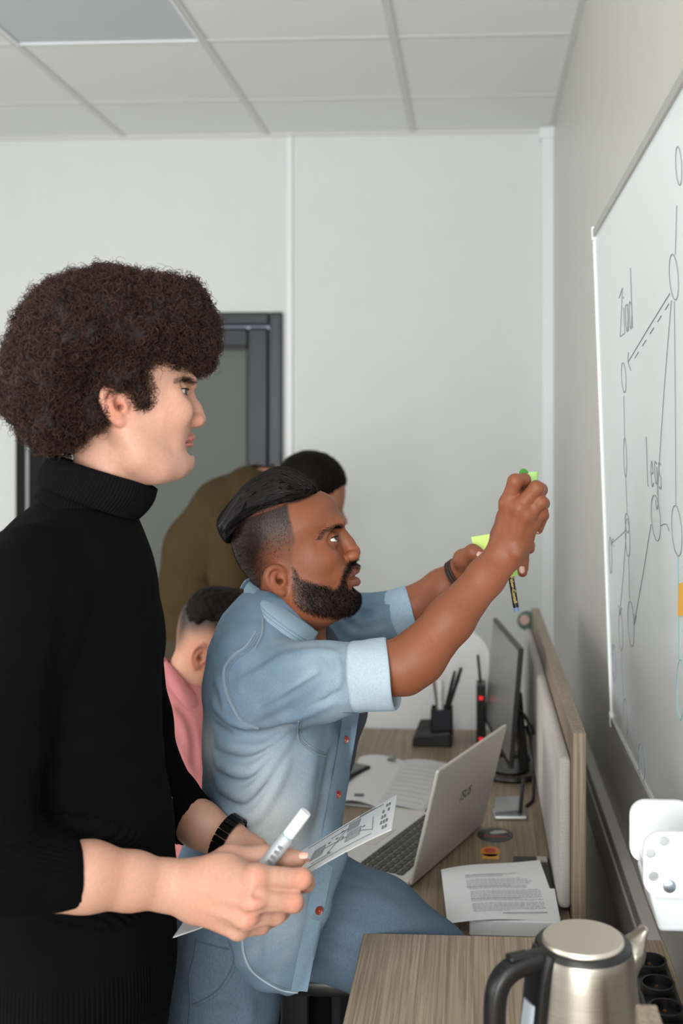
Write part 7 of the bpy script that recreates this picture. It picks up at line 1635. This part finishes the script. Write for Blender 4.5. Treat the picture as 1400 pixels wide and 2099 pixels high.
MB().lathe([(0.0, mL*0.555), (0.0074, mL*0.555), (0.0072, mL*0.98), (0.0066, mL), (0.0, mL)], m0, 24, mdv).build('cap', M_whitep, mk, smooth=True)
for k in range(4): 
    q = m0 + mdv*(mL*(0.08+0.09*k)); e = nrm(np.cross(mdv, FWD)); MB().hexa(*obox(q - FWD*0.0096 - e*0.003, e, mdv, -FWD, 0.006, 0.004, 0.0003)).build('printed_mark', M_ink, mk)
# note pads, pen
pdq = [P(984, 1192, 1.822), P(1060, 1180, 1.822), P(1046, 1088, 1.826), P(966, 1101, 1.826)]
pdn = nrm(np.cross(pdq[1]-pdq[0], pdq[3]-pdq[0])); pdn = pdn if pdn @ FWD < 0 else -pdn
o = MB().prism(pdq, -pdn*0.007).build('note_pad', mat('note_lime', srgb(206, 232, 132), rough=0.8), None, bevel=0.0006, seg=1); tag(o, 'pale lime sticky note pad held in the far hand of the denim-shirted man', 'note pad')
pg = [P(1022, 1182, 1.8185), P(1064, 1178, 1.8185), P(1056, 1120, 1.8195), P(1014, 1126, 1.8195)]
o = MB().prism(pg, -pdn*0.0022).build('note_pad', mat('note_green', srgb(150, 206, 98), rough=0.8), None); tag(o, 'brighter green sticky notes at the lower corner of the pale lime pad', 'note pad')
p0, p1 = P(1040, 1135, 1.838), P(1059, 1253, 1.838); pdv = nrm(p1-p0); pL = np.linalg.norm(p1-p0)
pen = empty('felt_pen', p0, 'black felt pen with gold lettering hanging below the lime note pad', 'pen')
MB().lathe([(0, 0), (0.0048, 0), (0.0050, pL*0.3), (0.0050, pL*0.93), (0.0, pL*0.93)], p0, 16, pdv).build('barrel', mat('pen_black', srgb(24, 26, 30), rough=0.35), pen, smooth=True)
MB().lathe([(0, pL*0.93), (0.0046, pL*0.93), (0.0044, pL), (0, pL)], p0, 16, pdv).build('end_plug', mat('pen_blue', srgb(120, 142, 186), rough=0.4), pen, smooth=True)
text_mesh('gold_lettering', 'Faber-Castell', 0.0085, frame4(p0 + pdv*pL*0.62 - FWD*0.0052, pdv, np.cross(-FWD, pdv)), mat('gold_print', srgb(196, 164, 92), rough=0.4, metal=0.4), pen, depth=0.0001)
nq = [P(1081, 1008, 1.593), P(1102, 1000, 1.598), P(1104, 966, 1.605), P(1084, 968, 1.598)]
G = np.array([[on_quad(nq, u, v) - FWD*0.004*math.sin(u*3.14) for v in np.linspace(0, 1, 6)] for u in np.linspace(0, 1, 6)]); o = sheet('sticky_note', G, 0.0004, mat('note_green_pale', srgb(170, 215, 130), rough=0.8), None); tag(o, 'pale green sticky note pinched in the raised fingertips', 'sticky note')
nq = [P(1064, 1006, 1.601), P(1083, 1006, 1.601), P(1083, 969, 1.603), P(1065, 969, 1.603)]
wn = empty('sticky_note', mid(*nq), 'white sticky note with a dark green rounded top in the raised fingertips', 'sticky note')
sheet('paper', np.array([[on_quad(nq, u, v) for v in (0, 0.5, 1)] for u in (0, 0.5, 1)]), 0.0004, M_paper, wn)
MB().prism([P(1073.5 + 9.5*math.cos(a), 970.5 - 10*math.sin(a), 1.6025) for a in np.linspace(0, math.pi, 13)], FWD*0.0006).build('tab', mat('note_dark_green', srgb(62, 142, 44), rough=0.7), wn)
